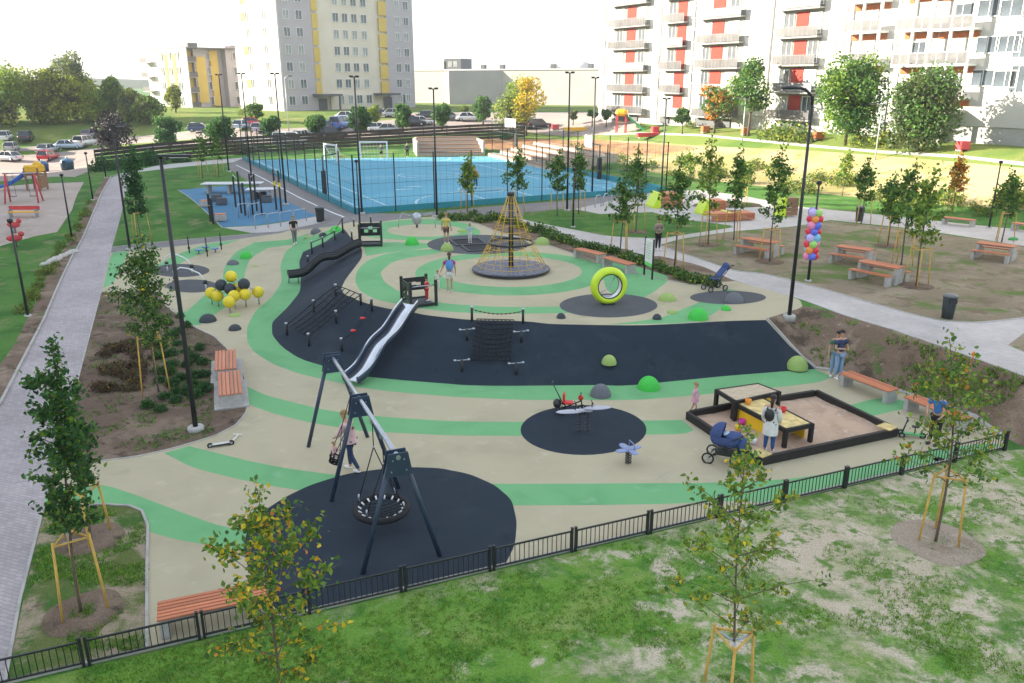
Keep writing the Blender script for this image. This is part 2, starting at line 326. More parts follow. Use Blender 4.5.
reg('court_lawn', M_GRASS, [(524,213),(560,209),(575,210),(600,215),(652,212.5),(680,219),(735,227),(660,238.5),(610,236.5),(560,227),(522,219.5)])
reg('shrub_strip', M_DIRT, [(440,213),(475,217),(522,222),(570,244),(600,251),(636,257),(660,256),(700,265),(735,281),(720,287),(690,284),(650,276),(620,268),(570,252),(540,242),(497,231),(475,222),(440,217)])
reg('island_dirt', M_PICNIC, [(1008,345),(1024,333),(1070,328),(1150,345),(1080,358),(1024,352)])
# --- rubber playground
reg('playground_surface', M_TAN, [(147,fline(147)),(147,570),(148,525),(142,510),(130,505),(103,504),(44,506),(56,460),(86,462),(140,455),(175,447),(215,435),(235,425),(247,410),(245,380),(238,360),(225,347),(215,337),(190,325),(165,305),(160,292),(101,292),(111,253),(150,249),(225,241),(290,230),(335,226),(380,222),(400,219),(440,216),(475,222),(497,231),(540,242),(570,252),(620,268),(650,276),(690,284),(735,281),(790,296),(800,300),(803,307),(785,313),(766,318.5),(815,369),(840,372),(900,392),(975,418),(1004,438),(1004,449)])
def rb(P): reg('green_band', M_GREEN, P)
rb([(335,228),(312,236),(300,240),(286,250),(280,265),(282,282),(272,297),(255,311),(247,327),(247,342),(255,353),(275,365),(300,374),(340,383),(362,388),(400,392.5),(456,397),(525,400),(575,400),(637,400),(687,396),(717,393),(790,386),(820,382),(832,377),(815,369),(775,371),(725,375),(675,380),(625,385),(600,384),(550,384),(500,384),(456,384),(400,379),(350,374),(327,366),(300,358),(282,346),(273,335),(273,322),(288,308),(301,292),(302,277),(300,262),(304,252),(326,242),(344,229)])
rb([(242,384),(265,395),(292,402),(325,410),(362,415),(400,418),(456,421.5),(540,422),(620,421),(682,420),(694,430),(685,434),(620,435),(540,436),(450,435.5),(400,433),(360,431),(312,423),(275,414),(247,404)])
rb([(850,405),(868,400),(888,397),(905,401),(905,409),(893,411),(869,417)])
rb([(164,453),(189,446),(213,452),(249,461),(285,468),(331,474.5),(400,480),(492,484),(579,483.5),(690,483),(735,482),(790,479),(837,472),(880,463),(925,452),(975,444),(1000,444),(995,fline(995)),(840,fline(840)),(767,fline(767)),(755,501),(717,501.5),(664,504),(600,505),(513,505.5),(400,502),(340,496),(295,489.5),(274,486.5),(231,477.5),(192,467.5)])
rb([(46,498),(60,487),(103,484),(142,497),(178,511),(217,525),(245,531),(300,545),(300,562),(228,548),(178,540),(149,532),(148,524),(142,509),(130,504.5),(103,503.5),(44,505.5)])
rb([(310,233),(255,242),(235,252),(225,265),(222,282),(205,295),(187,311),(176,312),(190,325),(200,325),(215,314),(232,303),(243,290),(245,272),(250,258),(267,248),(304,240)])
rb([(111,254),(118,251),(128,252),(122,265),(113,284),(103,288)])
rb([(152,268),(172,256),(205,244),(240,239.5),(215,248),(190,258),(175,266)])
# plateau rings
rb(ell(511,273.5,96,22)); reg('playground_surface', M_TAN, ell(510,271.5,72,15.5))
rb([(362,236),(362,228),(380,222.5),(405,219.5),(440,219),(470,224),(482,232),(475,238),(460,240),(430,240),(400,240),(380,238.5)]); reg('playground_surface', M_TAN, ell(425,230.5,38,6.2))
rb([(366,256),(364,248),(364,243),(380,242),(430,243),(442,246),(412,250),(385,253)])
rb([(355,281),(357,270),(368,260),(385,254),(406,250.5),(432,249),(448,249.5),(436,254),(412,257),(392,262),(380,272),(384,282),(398,291),(420,299),(450,304),(500,307),(566,306.5),(570,313),(500,314),(450,312),(418,308),(397,304),(375,299),(360,291)])
rb([(607,324.5),(640,324),(675,323.5),(700,321),(715,313),(731,300),(740,291),(728,289),(710,293),(700,302),(683,309),(664,317),(640,321)])
rb([(597,262),(615,262),(640,267),(668,276),(667,282),(655,291),(640,300),(625,300),(606,290),(603,275)])
# black and grey rubber
reg('black_slope', M_BLACK, BLACK_FOOT + BLACK_TOP)
reg('swing_pad', M_BLACK, [(517,522),(512,500),(495,485),(470,474),(440,468),(412,467),(380,469),(345,474),(310,485),(285,497),(262,512),(248,528),(243,548),(250,575),(268,600),(285,fline(285)),(380,fline(380)),(504,fline(504)),(515,545)])
reg('seesaw_pad', M_BLACK, ell(583.5,430,63,25))
reg('ring_pad', M_GDISC, ell(608.5,305.5,49,12)); reg('trampoline_pad', M_GDISC, ell(478,244.5,51,9.8))
reg('grey_pad', M_GDISC, ell(728,297.5,38,6.8)); reg('rocker_pad', M_GDISC, ell(180,270.5,29.5,6.6)); reg('rocker_pad', M_GDISC, ell(192,286,26,6.6))
reg('fitness_surface', M_BLUE, [(120+58,190),(235,185),(262,190),(317,216),(222,227)])
reg('fitness_slab', M_SLAB, [(222,227.5),(317,216.5),(325,222),(300,227),(252,233)])
# beds
reg('left_bed', M_BED, [(101,292),(160,292),(165,305),(190,325),(215,337),(225,347),(238,360),(245,380),(247,410),(235,425),(215,435),(175,447),(140,455),(86,462),(56,460),(75,390)])
reg('corner_lawn', M_CORNER, [(44,507),(103,505),(130,506),(142,511),(148,526),(147,570),(147,fline(147)),(5,683)])
# court
CA, CB, CC, CD = PZ(356,214,1.2), PZ(664,191.5,1.2), PZ(244,160,1.2), PZ(492,156.2,1.2)
CW = (CA, CB, CD, CC)
reg('sports_court', M_COURT, 'W', [(p.x, p.y) for p in CW])
# ---------------------------------------------------------------- triangulate everything at once
def densify(P, step_fn):
    out = []
    n = len(P)
    for i in range(n):
        a, b = P[i], P[(i+1) % n]; d = math.hypot(b[0]-a[0], b[1]-a[1]); k = max(1, int(d / step_fn(a)))
        for j in range(k): out.append((a[0]+(b[0]-a[0])*j/k, a[1]+(b[1]-a[1])*j/k))
    return out
def smooth_outline(W):
    n = len(W); out = []
    for i in range(n):
        a, b, c = Vector(W[i-1]), Vector(W[i]), Vector(W[(i+1) % n]); u, v = b-a, c-b
        if u.length < 1e-6 or v.length < 1e-6: continue
        ang = abs(math.atan2(u.x*v.y-u.y*v.x, u.dot(v)))
        if ang > math.radians(48) or ang < math.radians(2): out.append(tuple(b)); continue
        ku, kv = min(.28*u.length, 1.5), min(.28*v.length, 1.5); p, q = b-u.normalized()*ku, b+v.normalized()*kv
        for t in (0, .25, .5, .75, 1): out.append(tuple(p*(1-t)**2+b*2*t*(1-t)+q*t*t))
    return out
polysW = []
def inframe(P): return P
for name, m, P, z in R:
    W = z if P == 'W' else [(lambda g: (g.x, g.y))(G(x, y) if y > 90 else PZ(x, y, 4)) for x, y in P]
    if name in ('green_band','playground_surface','black_slope','swing_pad','left_bed','corner_lawn','main_walkway','asphalt_path','shrub_strip','picnic_ground','left_walkway','court_lawn','dirt_slope'): W = smooth_outline(W)
    W = densify(W, lambda p: 0.8 if p[1] < 60 else 3)
    polysW.append(W)
verts = []; edges = []; 
def addloop(W, closed=True):
    o = len(verts); verts.extend(Vector((x, y)) for x, y in W)
    n = len(W); edges.extend((o+i, o+(i+1) % n) for i in range(n if closed else n-1))
for W in polysW: addloop(W)
addloop([(p.x, p.y) for p in A_L], False); addloop([(p.x, p.y) for p in B_L], False)
x = -1600
def grid(x0, x1, y0, y1, s, ex=None):
    ny = int((y1-y0)/s); nx = int((x1-x0)/s)
    for j in range(ny+1):
        for i in range(nx+1):
            X = x0+(i+.5*(j % 2))*s; Y = y0+j*s
            if ex and ex(X, Y): continue
            verts.append(Vector((X, Y)))
grid(-40, 40, 2, 70, 1.5)
for j in range(400):
    X = random.uniform(-14, 22); Y = random.uniform(20, 55)
_sx0 = -14; 
for j in range(int(34/.35)):
    for i in range(int(36/.35)):
        X = -13+(i+.5*(j % 2))*.35; Y = 20+j*.35
        if inpoly(X, Y, STRIP): verts.append(Vector((X, Y)))
grid(-130, 90, 70, 160, 4); grid(-140, -40, -40, 70, 8); grid(41, 120, -40, 70, 4)
grid(-38, 38, -60, 0, 8)
grid(-900, 900, -200, -62, 60); grid(-900, -145, -60, 165, 40); grid(125, 900, -60, 165, 40); grid(-900, 900, 170, 900, 40)
cv, ce, cf, _, _, _ = geometry.delaunay_2d_cdt(verts, edges, [], 0, 1e-5)
def jit(x, y): return 0
zz = [zt(v.x, v.y) for v in cv]
bbs = [(min(p[0] for p in W), max(p[0] for p in W), min(p[1] for p in W), max(p[1] for p in W)) for W in polysW]
faces_by = {}
for f in cf:
    cx = sum(cv[i].x for i in f)/len(f); cy = sum(cv[i].y for i in f)/len(f); hit = None
    for k in range(len(R)-1, -1, -1):
        b = bbs[k]
        if b[0] < cx < b[1] and b[2] < cy < b[3] and inpoly(cx, cy, polysW[k]): hit = k; break
    key = R[hit][0] if hit is not None else 'ground'
    faces_by.setdefault(key, []).append(f)
MATBY = {r[0]: r[1] for r in R}; MATBY['ground'] = M_GRASS
for key, fs in faces_by.items():
    idx = {}; vs = []; nf = []
    for f in fs:
        t = []
        for i in f:
            if i not in idx: idx[i] = len(vs); vs.append((cv[i].x, cv[i].y, zz[i]))
            t.append(idx[i])
        nf.append(t)
    mb = MB(); mb.add(vs, nf, True); o = struct(mb, key, MATBY[key])
GLABEL = {}
# painted court lines, sheets 5 mm above the court
mb = MB()
def cpt(u, v):      # u along near edge 0..1, v depth 0..1
    p = (CA*(1-u)+CB*u)*(1-v) + (CC*(1-u)+CD*u)*v; return Vector((p.x, p.y, zt(p.x, p.y)+.012))
def cline(pts, w=.09, closed=False):
    P = [cpt(*p) for p in pts]; n = len(P)
    for i in range(n if closed else n-1):
        a, b = P[i], P[(i+1) % n]; d = (b-a); d.z = 0; d.normalize(); s = Vector((-d.y, d.x, 0))*w
        mb.add([a-s, b-s, b+s, a+s], [(0,1,2,3)])
def carc(cu, cvv, ru, rv, a0=0, a1=360, n=36): return [(cu+ru*math.cos(math.radians(a0+(a1-a0)*k/n)), cvv+rv*math.sin(math.radians(a0+(a1-a0)*k/n))) for k in range(n+1)]
cline([(.04,.03),(.96,.03),(.96,.97),(.04,.97)], closed=True); cline([(.04,.5),(.96,.5)])
cline(carc(.5,.5,.11,.07)); cline(carc(.5,.03,.3,.16,0,180)); cline(carc(.5,.97,.3,.16,180,360))
cline([(.12,.06),(.12,.47)]); cline([(.12,.47),(.88,.47)]); cline([(.88,.47),(.88,.06)]); cline([(.12,.06),(.88,.06)])
cline(carc(.5,.2,.07,.05)); cline([(.42,.06),(.42,.2),(.58,.2),(.58,.06)]); cline([(.3,.3),(.36,.3)], .22); cline([(.25,.26),(.31,.265)], .2); cline([(.64,.62),(.72,.62)], .25); cline([(.8,.3),(.8,.75)])
struct(mb, 'court_line_markings', ground_mat('faded_court_paint', [(.42,.58,.66), ((.20,.42,.52), 1.2, .48, .62, 6)], **rub_n))
# white line of the asphalt path + small pavement joints
def ribbon(P, w, m, name, dz=.012, step=.7):
    W = [G(x, y) for x, y in P]; pts = []
    for i in range(len(W)-1):
        k = max(1, int((W[i+1]-W[i]).length/step))
        for j in range(k): pts.append(W[i].lerp(W[i+1], j/k))
    pts.append(W[-1]); mb = MB(); vs = []
    for i, p in enumerate(pts):
        d = pts[min(i+1, len(pts)-1)]-pts[max(i-1, 0)]; d.z = 0; d.normalize(); s = Vector((-d.y, d.x, 0))*w/2
        for q in (p-s, p+s): vs.append(onT(q.x, q.y, dz))
    mb.add(vs, [(2*i, 2*i+2, 2*i+3, 2*i+1) for i in range(len(pts)-1)]); return struct(mb, name, m)
ribbon([(236,165),(262,178),(300,198),(344,217)], .12, M_LINE, 'path_line_marking')
def kerb(P, w=.09, h=.07, name='kerb', m=None):
    W = [G(x, y) for x, y in P]; pts = []
    for i in range(len(W)-1):
        k = max(1, int((W[i+1]-W[i]).length/.6))
        for j in range(k): pts.append(W[i].lerp(W[i+1], j/k))
    pts.append(W[-1]); mb = MB(); vs = []
    for i, p in enumerate(pts):
        d = pts[min(i+1, len(pts)-1)]-pts[max(i-1, 0)]; d.z = 0; d.normalize(); s = Vector((-d.y, d.x, 0))*w/2
        a = onT(p.x-s.x, p.y-s.y); b = onT(p.x+s.x, p.y+s.y)
        vs += [a+Vector((0,0,-.1)), a+Vector((0,0,h)), b+Vector((0,0,h)), b+Vector((0,0,-.1))]
    n = len(pts); fs = []
    for i in range(n-1):
        for k in range(3): fs.append((4*i+k, 4*i+k+1, 4*i+4+k+1, 4*i+4+k))
    fs += [(0,1,2,3), (4*n-4, 4*n-1, 4*n-2, 4*n-3)]
    mb.add(vs, fs); return struct(mb, name, m or M_KERB)
kerb([(-110,480),(0,405),(44,320),(61,280),(72,257),(82,240),(97,205),(111,177)])
kerb([(5,683),(20,600),(44,506)], .06, .03); kerb([(44,506.5),(103,504.5),(130,506),(142,511),(148,526),(147,570),(147,fline(147)-2)], .06, .03)
kerb([(56,460),(75,390),(101,292)], .06, .02)
kerb([(56,461),(86,463),(140,456),(175,448),(215,436),(236,425),(247,412)], .05, .02)
kerb([(165,305),(190,325),(215,337),(225,347)], .05, .02)
kerb([(8,fline(8)-1),(500,fline(500)-1),(1004,448)], .08, .05)
kerb([(767,319),(815,368)], .07, .06); kerb([(815,368),(840,371),(900,391),(975,417),(1004,437)], .06, .04)
kerb([(803,300),(843,315),(893,330),(943,347),(1024,376),(1150,410)], .07, .02)
kerb([(660,246),(700,259),(735,271),(765,274),(816,287),(868,302),(913,315),(943,321),(980,323),(1024,318)], .07, .02)
kerb([(440,217),(475,223),(497,232),(540,243),(570,253),(620,269),(650,277),(690,285)], .06, .02)
kerb([(112,247),(180,240),(252,234)], .06, .02); kerb([(111,253),(150,249),(225,241),(290,230),(335,226),(380,222)], .05, .015)
kerb([(178,190),(222,227.5),(252,233)], .06, .02)
# distant wooded hills
hm = ground_mat('wooded_hill', [(.05,.075,.05), ((.035,.055,.04), .02, .45, .6, 6), ((.08,.10,.06), .05, .5, .65, 6)], rough=1, bump=.5, bscale=.2, fine=.3, fscale=.3, spec=0)
mb = MB(); n = 160; vs = []
for j, (dist, hh) in enumerate(((540, 0), (600, .45), (680, .62), (860, .5))):
    for i in range(n+1):
        a = -1.0+2.0*i/n; h = (6+5*noise.noise(Vector((a*3, 0, 1)))+1.5*noise.noise(Vector((a*40, j, 2))))*1.6
        vs.append((dist*math.sin(a)*1.1, dist*math.cos(a)+20, 4+hh*h if hh else 2))
mb.add(vs, [(j*(n+1)+i, j*(n+1)+i+1, (j+1)*(n+1)+i+1, (j+1)*(n+1)+i) for j in range(3) for i in range(n)], True); struct(mb, 'hills', hm)
# ---------------------------------------------------------------- building materials
M_WHITE = mat('white_render', (.56,.545,.52), .9, var=.05, scale=.4)
M_CREAM = mat('cream_render', (.66,.60,.50), .9, var=.05, scale=.4)
M_GREYR = mat('violet_grey_render', (.43,.40,.43), .9, var=.05, scale=.4)
M_YEL = mat('yellow_render', (.62,.45,.11), .9, var=.06, scale=.5)
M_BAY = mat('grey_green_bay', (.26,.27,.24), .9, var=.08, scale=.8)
M_RED = mat('red_render', (.36,.045,.03), .85, var=.06, scale=.6)
M_ORANGE = mat('orange_render', (.45,.14,.05), .85, var=.06, scale=.6)
M_SLABC = mat('balcony_concrete', (.34,.33,.31), .9, var=.08, scale=1)
M_PLINTH = mat('grey_plinth', (.40,.40,.38), .9, var=.08, scale=1)
M_GLASS = mat('window_glass', (.09,.11,.13), .12, var=.5, scale=.35, spec=.6)
M_GLASSL = mat('pale_curtained_glass', (.27,.29,.29), .25, var=.3, scale=.8, spec=.6)
M_FRAME = mat('white_window_frame', (.75,.75,.73), .6, var=.03)
M_DGREY = mat('dark_grey_metal', (.09,.095,.10), .5, var=.1)
M_ROOFM = mat('roofing_felt', (.16,.16,.16), .95)
M_BALG = mat('balcony_glass', (.12,.12,.125), .3, var=.25, scale=.8, spec=.5, alpha=.72)
M_RAIL = mat('grey_railing', (.20,.20,.21), .6)
def wproto(w, h, glass, nm='window', mull=1):
    fr = MB(); t = .07
    fr.box((0,-.02,h/2), (w, .1, t)); fr.box((0,-.02,-h/2), (w+.12, .18, t))
    for s in (-1, 1): fr.box((s*(w/2-t/2),-.023,0), (t, .1, h-t))
    for k in range(mull): fr.box(((k+1)*w/(mull+1)-w/2, -.021, 0), (t*.8, .09, h-t))
    f = fr.build(nm, M_FRAME); g = MB().box((0,.0,0), (w-.1, .05, h-.08)).build('pane', glass, f); return f
def place(proto, par, loc, rz=0, used=[]):
    c = copy_tree(proto, par); c.location = loc; c.rotation_euler = (0,0,rz); return c
def kill(o):
    for ch in list(o.children): kill(ch)
    bpy.data.objects.remove(o)
class Fac:
    """a vertical facade line P0->P1 in the world; maps picture features measured on it to metres along / up it"""
    def __init__(s, P0, P1, z0):
        s.P0, s.P1, s.z0 = Vector(P0), Vector(P1), z0; s.d = (s.P1-s.P0).normalized(); s.ang = math.atan2(s.d.y, s.d.x); s.L = (s.P1-s.P0).length
    def uz(s, px, py):
        r = ray(px, py); A = s.P0; det = r.x*(-s.d.y)+r.y*s.d.x
        t = (A.x*(-s.d.y)+A.y*s.d.x)/det; q = Vector((r.x*t-A.x, r.y*t-A.y)); return q.dot(s.d), CAM_H+r.z*t-s.z0
# ---------------------------------------------------------------- grey and cream apartment tower
T0, T1 = (-40.6, 151), (-19.8, 173); tz = zt(-40, 152)-.3
F = Fac(T0, T1, tz)
tw = thing('apartment_tower', 'tall grey and cream apartment tower with yellow strips beyond the parking lot', 'apartment building', (T0[0], T0[1], tz), F.ang)
def U(px): return F.uz(px, 90)[0]
uA, uB, uC, uD, uE = 0, U(321), U(382), U(389), F.L
H = 22.5
wl = MB(); wl.m = 0; wl.box(((uA+uB)/2, 7.6, H/2), (uB-uA, 15.2, H)); wl.box(((uD+uE)/2, 7.6, H/2), (uE-uD, 15.2, H))
wl.m = 1; wl.box(((uB+uD)/2, 7.75, 15), (uD-uB-.006, 14.9, 29.5)); wl.m = 2
wl.box((-.15, 7.6, H/2), (.3, 15.2, H)); wl.m = 1; wl.box(((uB+uC)/2, .05, 1.6), (uC-uB-4, .5, 3.1)); wl.build('wall', [M_GREYR, M_CREAM, M_WHITE], tw)
rf = MB(); rf.box(((uA+uB)/2, 7.6, H+.15), (uB-uA+.5, 15.6, .3)); rf.box(((uD+uE)/2, 7.6, H+.15), (uE-uD+.4, 15.6, .3)); rf.box(((uA+uB)/2-.5, 8, H+1.4), (4, 6, 2.2)); rf.box(((uD+uE)/2, 8, H+1.2), (3, 5, 1.8)); rf.build('roof', M_ROOFM, tw)
for (a, b) in ((uB-1.0, uB+.25), (uC-.1, uD+.0)):
    yp = MB()
    for k in range(9): yp.box(((a+b)/2, -.02, 4.2+k*2.9), (b-a, .2, 2.5))
    yp.build('yellow_panel', M_YEL, tw)
    cn = MB(); cn.box(((a+b)/2+(.8 if a < 15 else -.8), -1.4, 3.0), (4.6, 3.0, .35)); cn.box(((a+b)/2+2.6, -2.6, 1.4), (.25,.25,2.9)); cn.build('entrance_canopy', M_DGREY, tw)
    MB().box(((a+b)/2+.6, -.06, 1.2), (1.8, .12, 2.3)).build('entrance_door', M_DGREY, tw)
wp = wproto(1.35, 1.55, M_GLASS); wp2 = wproto(1.2, 1.55, M_GLASSL)
zr = [F.uz(345, y)[1] for y in (15, 30, 45, 59, 73.5, 88)]
for k in range(7):
    z = 2.0+2.9*k
    for j, px in enumerate((291.5, 304)): place(random.choice((wp, wp2)), tw, (U(px), -.03, z+.1))
    for j, px in enumerate((399.5, 408)): place(random.choice((wp, wp2)), tw, (U(px), -.03, z+.1))
    for j, px in enumerate((340.5, 349.5, 358.5, 368)): place(random.choice((wp, wp2)), tw, (U(px), .27 if k else -.23, z+.1))
for k in range(7):
    for yy in (4, 9.8): 
        place(wp, tw, (-.33, yy, 2.1+2.9*k), -PI/2)
    if k in (1, 3, 5, 6): MB().box((-.36, 9.8+1.5, 2.1+2.9*k), (.08, 1.2, 1.5)).build('yellow_panel', M_YEL, tw)
rl = MB()
for k in range(2): rl.box(((uB+uD)/2, -.6, 21.7+k*3.2), (7, 1.2, .15)); rl.box(((uB+uD)/2, -1.15, 22.2+k*3.2), (7, .06, .9))
rl.build('balcony_rail', M_BALG, tw)
# ---------------------------------------------------------------- yellow and white low block
Y0 = (-64.3, 170); yz = zt(*Y0)-.6; an = math.atan2(.69, .72)
yb = thing('apartment_block', 'low yellow and white apartment block with stacked balconies behind the left trees', 'apartment building', (Y0[0], Y0[1], yz), an)
H = 11.9
w = MB(); w.m = 1; w.box((12.5, 8+2.5, H/2), (25, 21-5, H)); w.m = 0; w.box((-.1, 10.5, H/2+.05), (.2, 21, H)); w.m = 2
for yy in (6.2, 10.4): w.box((-.25, yy, H/2+.3), (.12, 1.5, H-2.4))
w.m = 1; w.box((3.2, 2.4, H/2), (2.6, 1.6, H)); w.m = 2; w.box((6.4, 2.4, H/2+.3), (1.6, .5, H-1)); w.box((11.7,2.44,H/2), (3.4,.3,H-2.5)); w.m = 1; w.box((9.3, 1.8, H/2+.3), (2.2, 2.4, H+.6)); w.m = 2; w.box((.9, 2.42, H/2), (1.6, .3, H-.8))
w.box((3.2, 1.55, H/2), (2.0, .2, H-3)); w.box((15.5, 2.44, H/2), (2.2,.3,H-2)); w.build('wall', [M_WHITE, M_GREYR, M_YEL], yb)
r = MB(); r.box((12.5, 10.5, H+.12), (25.4, 21.4, .24)); r.box((5, 9, H+.8), (2, 1, 1.2)); r.box((16, 12, H+.7), (3, 2, 1)); r.build('roof', M_ROOFM, yb)
for k in range(4):
    for yy in (4.2, 8.3, 12.6): place(wp, yb, (-.33, yy+random.uniform(-.1,.1), 1.9+2.9*k), -PI/2)
    for xx in (4.9, 10.3, 13.4): place(wp, yb, (xx, .5 if xx == 10.3 else 2.2, 1.9+2.9*k))
    b = MB(); b.box((.9, 1.5, .65+2.9*k), (2.2, 1.9, .16)); b.build('balcony', M_SLABC, yb); MB().box((.9, .6, 1.2+2.9*k), (2.2, .06, 1.0)).build('balcony_rail', M_BALG, yb)
    b = MB(); b.box((-.9, 19, .65+2.9*k), (1.6, 3.6, .16)); b.build('balcony', M_SLABC, yb); MB().box((-1.65, 19, 1.2+2.9*k), (.06, 3.6, 1.0)).build('balcony_rail', M_BALG, yb)
# ---------------------------------------------------------------- white hall
h0, h1 = Vector((-25.5, 207)), Vector((26, 180)); hd = (h1-h0).normalized()
hb = thing('white_hall', 'long windowless white hall between the grey tower and the red balcony building', 'hall', (h0.x, h0.y, zt(-10, 195)-.5), math.atan2(hd.y, hd.x))
w = MB(); w.box((30, 16, 4.0), (60, 32, 8.0)); w.box((9.2, 3.5, 9.0), (2.2, 6, 2.2)); w.m = 1; w.box((20.5, 1.5, 4.0), (16.5, 9, 7.7), math.radians(34)); w.build('wall', [mat('hall_render', (.44,.42,.40), .9, var=.06, scale=.3), mat('hall_shade_grey', (.40,.38,.38), .9, var=.06, scale=.3)], hb)  # turned box added; its angle and grey stand in for shade on the front
r = MB(); r.box((30, 16, 8.1), (60.4, 32.4, .25)); r.build('roof', mat('pale_roof', (.6,.6,.58), .9), hb)
a = MB(); a.box((12.6, 3.2, 9.4), (4.6, 5, 2.4)); a.build('plant_room', M_DGREY, hb)
g = MB(); g.box((11.9, .68, 9.4), (1.1, .05, 1.3)); g.box((13.4, .68, 9.4), (1.1, .05, 1.3)); g.build('window', M_GLASSL, hb)
for k, (xx, ww) in enumerate(((35, 5), (42, 6), (50, 4))):
    d = MB(); d.sphere((xx, 6+k, 8.1), ww*.5, 20, 10, (1.2, 1, .62), -.02); d.build('roof_light', M_WHITE, hb)
for xx in (38, 47, 53, 25, 20): MB().box((xx, 2.5, 8.7), (1.0, 1.0, 1.0)).build('roof_vent', M_DGREY, hb)

MB().box((30,-.05,1.3), (1.2,.1,2.4)).build('door', M_DGREY, hb)
# ---------------------------------------------------------------- long white building with red panels
Q = lambda s: (30.6+.499*s, 91.7-.867*s)
bz = 4.3; F = Fac(Q(-36.2), Q(62), bz)
bb = thing('balcony_building', 'long white apartment building with red panels and stacked balconies on the right', 'apartment building', (F.P0.x, F.P0.y, bz), F.ang)
LEN, HH = F.L, 27.5
w = MB(); w.m = 0; w.box((LEN/2, 7, HH/2+.9), (LEN, 14, HH-1.8)); w.m = 1; w.box((LEN/2, 7.06, .4), (LEN-.1, 13.9, 2.8)); w.build('wall', [M_WHITE, M_PLINTH], bb)
MB().box((LEN/2, 7, HH+.2), (LEN+.5, 14.5, .4)).build('roof', M_ROOFM, bb)
def u(px): return F.uz(px, 60)[0]
storey = 2.8
wa = wproto(1.5, 2.0, M_GLASSL, mull=1); wd = wproto(1.3, 2.15, M_GLASS, mull=1); ws = wproto(1.0, 1.3, M_GLASSL, mull=0); wo = wproto(2.0, 1.35, M_GLASS, mull=1)
def column(x0, x1, r0, r1, ybase, n=8, wcol=M_RED, deep=.9, nm='red_panel'):
    a, b, ra, rb_ = u(x0), u(x1), u(r0), u(r1); z0 = F.uz((x0+x1)/2, ybase)[1]
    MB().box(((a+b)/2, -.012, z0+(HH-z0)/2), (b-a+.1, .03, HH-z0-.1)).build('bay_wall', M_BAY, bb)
    for k in range(n):
        z = z0+k*storey
        if z+storey > HH: break
        MB().box(((a+b)/2, -deep/2, z), (b-a+.3, deep, .16)).build('balcony_slab', M_SLABC, bb)
        MB().box(((ra+rb_)/2, -.03, z+1.33), (rb_-ra, .1, 2.45)).build(nm, wcol, bb)
        q = MB(); q.box(((a+b)/2, -deep+.04, z+.56), (b-a+.2, .04, .85)); q.build('balcony_rail', M_BALG if (k+int(x0)) % 3 else M_RAIL, bb)
        q = MB(); q.box(((a+b)/2, -deep+.035, z+1.02), (b-a+.3, .07, .05))
        m = int((b-a)/.55)
        for j in range(m+1): q.box((a-.1+(b-a+.2)*j/m, -deep+.04, z+.55), (.035, .045, .95))
        q.build('balcony_rail', M_RAIL, bb)
        for (p, s) in ((a, ra), (rb_, b)):
            if s-p > 1.0:
                cx = (p+s)/2; ww = min(1.7, s-p-.25); c = place(random.choice((wa, wd, wd)), bb, (cx, -.03, z+1.35)); c.scale = (ww/1.5, 1, 1)
        if random.random() < .45:
            t = MB(); t.box((random.uniform(a+.4, b-.4), -deep*.5, z+.45), (.6, .35, .7)); t.build('balcony_box', random.choice((M_YEL, M_GREYR, M_DGREY, M_CREAM)), bb)
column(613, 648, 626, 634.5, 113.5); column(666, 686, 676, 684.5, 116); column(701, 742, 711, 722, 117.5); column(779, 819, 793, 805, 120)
for px, ys in ((656, (40, 61, 83)), (607, (45, 82, 101)), (691, (78,)), (750, (29, 55)), (766, (26, 52)), (832, (18, 47, 72)), (696,(12,36,58))):
    for y in ys: a, z = F.uz(px, y); place(ws, bb, (a, -.03, z))
# drain pipes
for px in (660, 693, 770, 849, 605):
    MB().tube([(u(px), -.1, .2), (u(px), -.1, HH-.2)], .06, 6).build('drain_pipe', M_SLABC, bb)
# glazed balconies with white posts
def lightcol(x0, x1, slabs, orange=True, posts=3):
    a, b = u(x0), u(x1)
    for y in slabs:
        z = F.uz((x0+x1)/2, y)[1]
        MB().box(((a+b)/2, -.7, z), (b-a+.3, 1.4, .2)).build('balcony_slab', M_FRAME, bb)
        if orange: MB().box(((a+b)/2, -.05, z-.42), (b-a, .12, .5)).build('orange_band', M_ORANGE, bb)
        q = MB(); q.box(((a+b)/2, -1.36, z+.6), (b-a+.2, .04, .9)); q.build('balcony_rail', M_BALG, bb)
        q = MB(); q.box(((a+b)/2, -1.365, z+1.08), (b-a+.3, .07, .06))
        m = int((b-a)/.8)
        for j in range(m+1): q.box((a-.1+(b-a+.2)*j/m, -1.365, z+.6), (.05, .05, 1.0))
        q.build('balcony_rail', M_FRAME, bb)
        m = max(1, int((b-a)/2.4))
        for j in range(m): place(random.choice((wa, wo, wa)), bb, (a+(b-a)*(j+.5)/m, -.03, z+1.45))
    z0 = F.uz((x0+x1)/2, slabs[-1])[1]
    for j in range(posts+1):
        MB().box((a+(b-a)*j/posts, -1.25, (z0+HH)/2), (.22, .22, HH-z0)).build('balcony_post', M_FRAME, bb)
lightcol(850, 884, (3, 33, 65), True, 2); lightcol(902, 934, (-5, 31, 66), True, 2); lightcol(936, 976, (-8, 30, 65, 98), True, 2)
for (px, y, wi) in ((983, 78, wo), (1005.5, 79, wo), (1018, 79, wd), (988, 45, wo), (1008, 44, wo), (1022, 44, wd), (990, 8, wo), (1012, 8, wo), (893, 50, ws), (893, 80, ws)):
    a, z = F.uz(px, y); place(wi, bb, (a, -.03, z))
for (x0, x1) in ((616, 640), (663, 672), (699, 735), (786, 812)):
    a, b = u(x0), u(x1); MB().box(((a+b)/2, .0, .75), (b-a, .12, .9)).build('basement_opening', M_DGREY, bb)
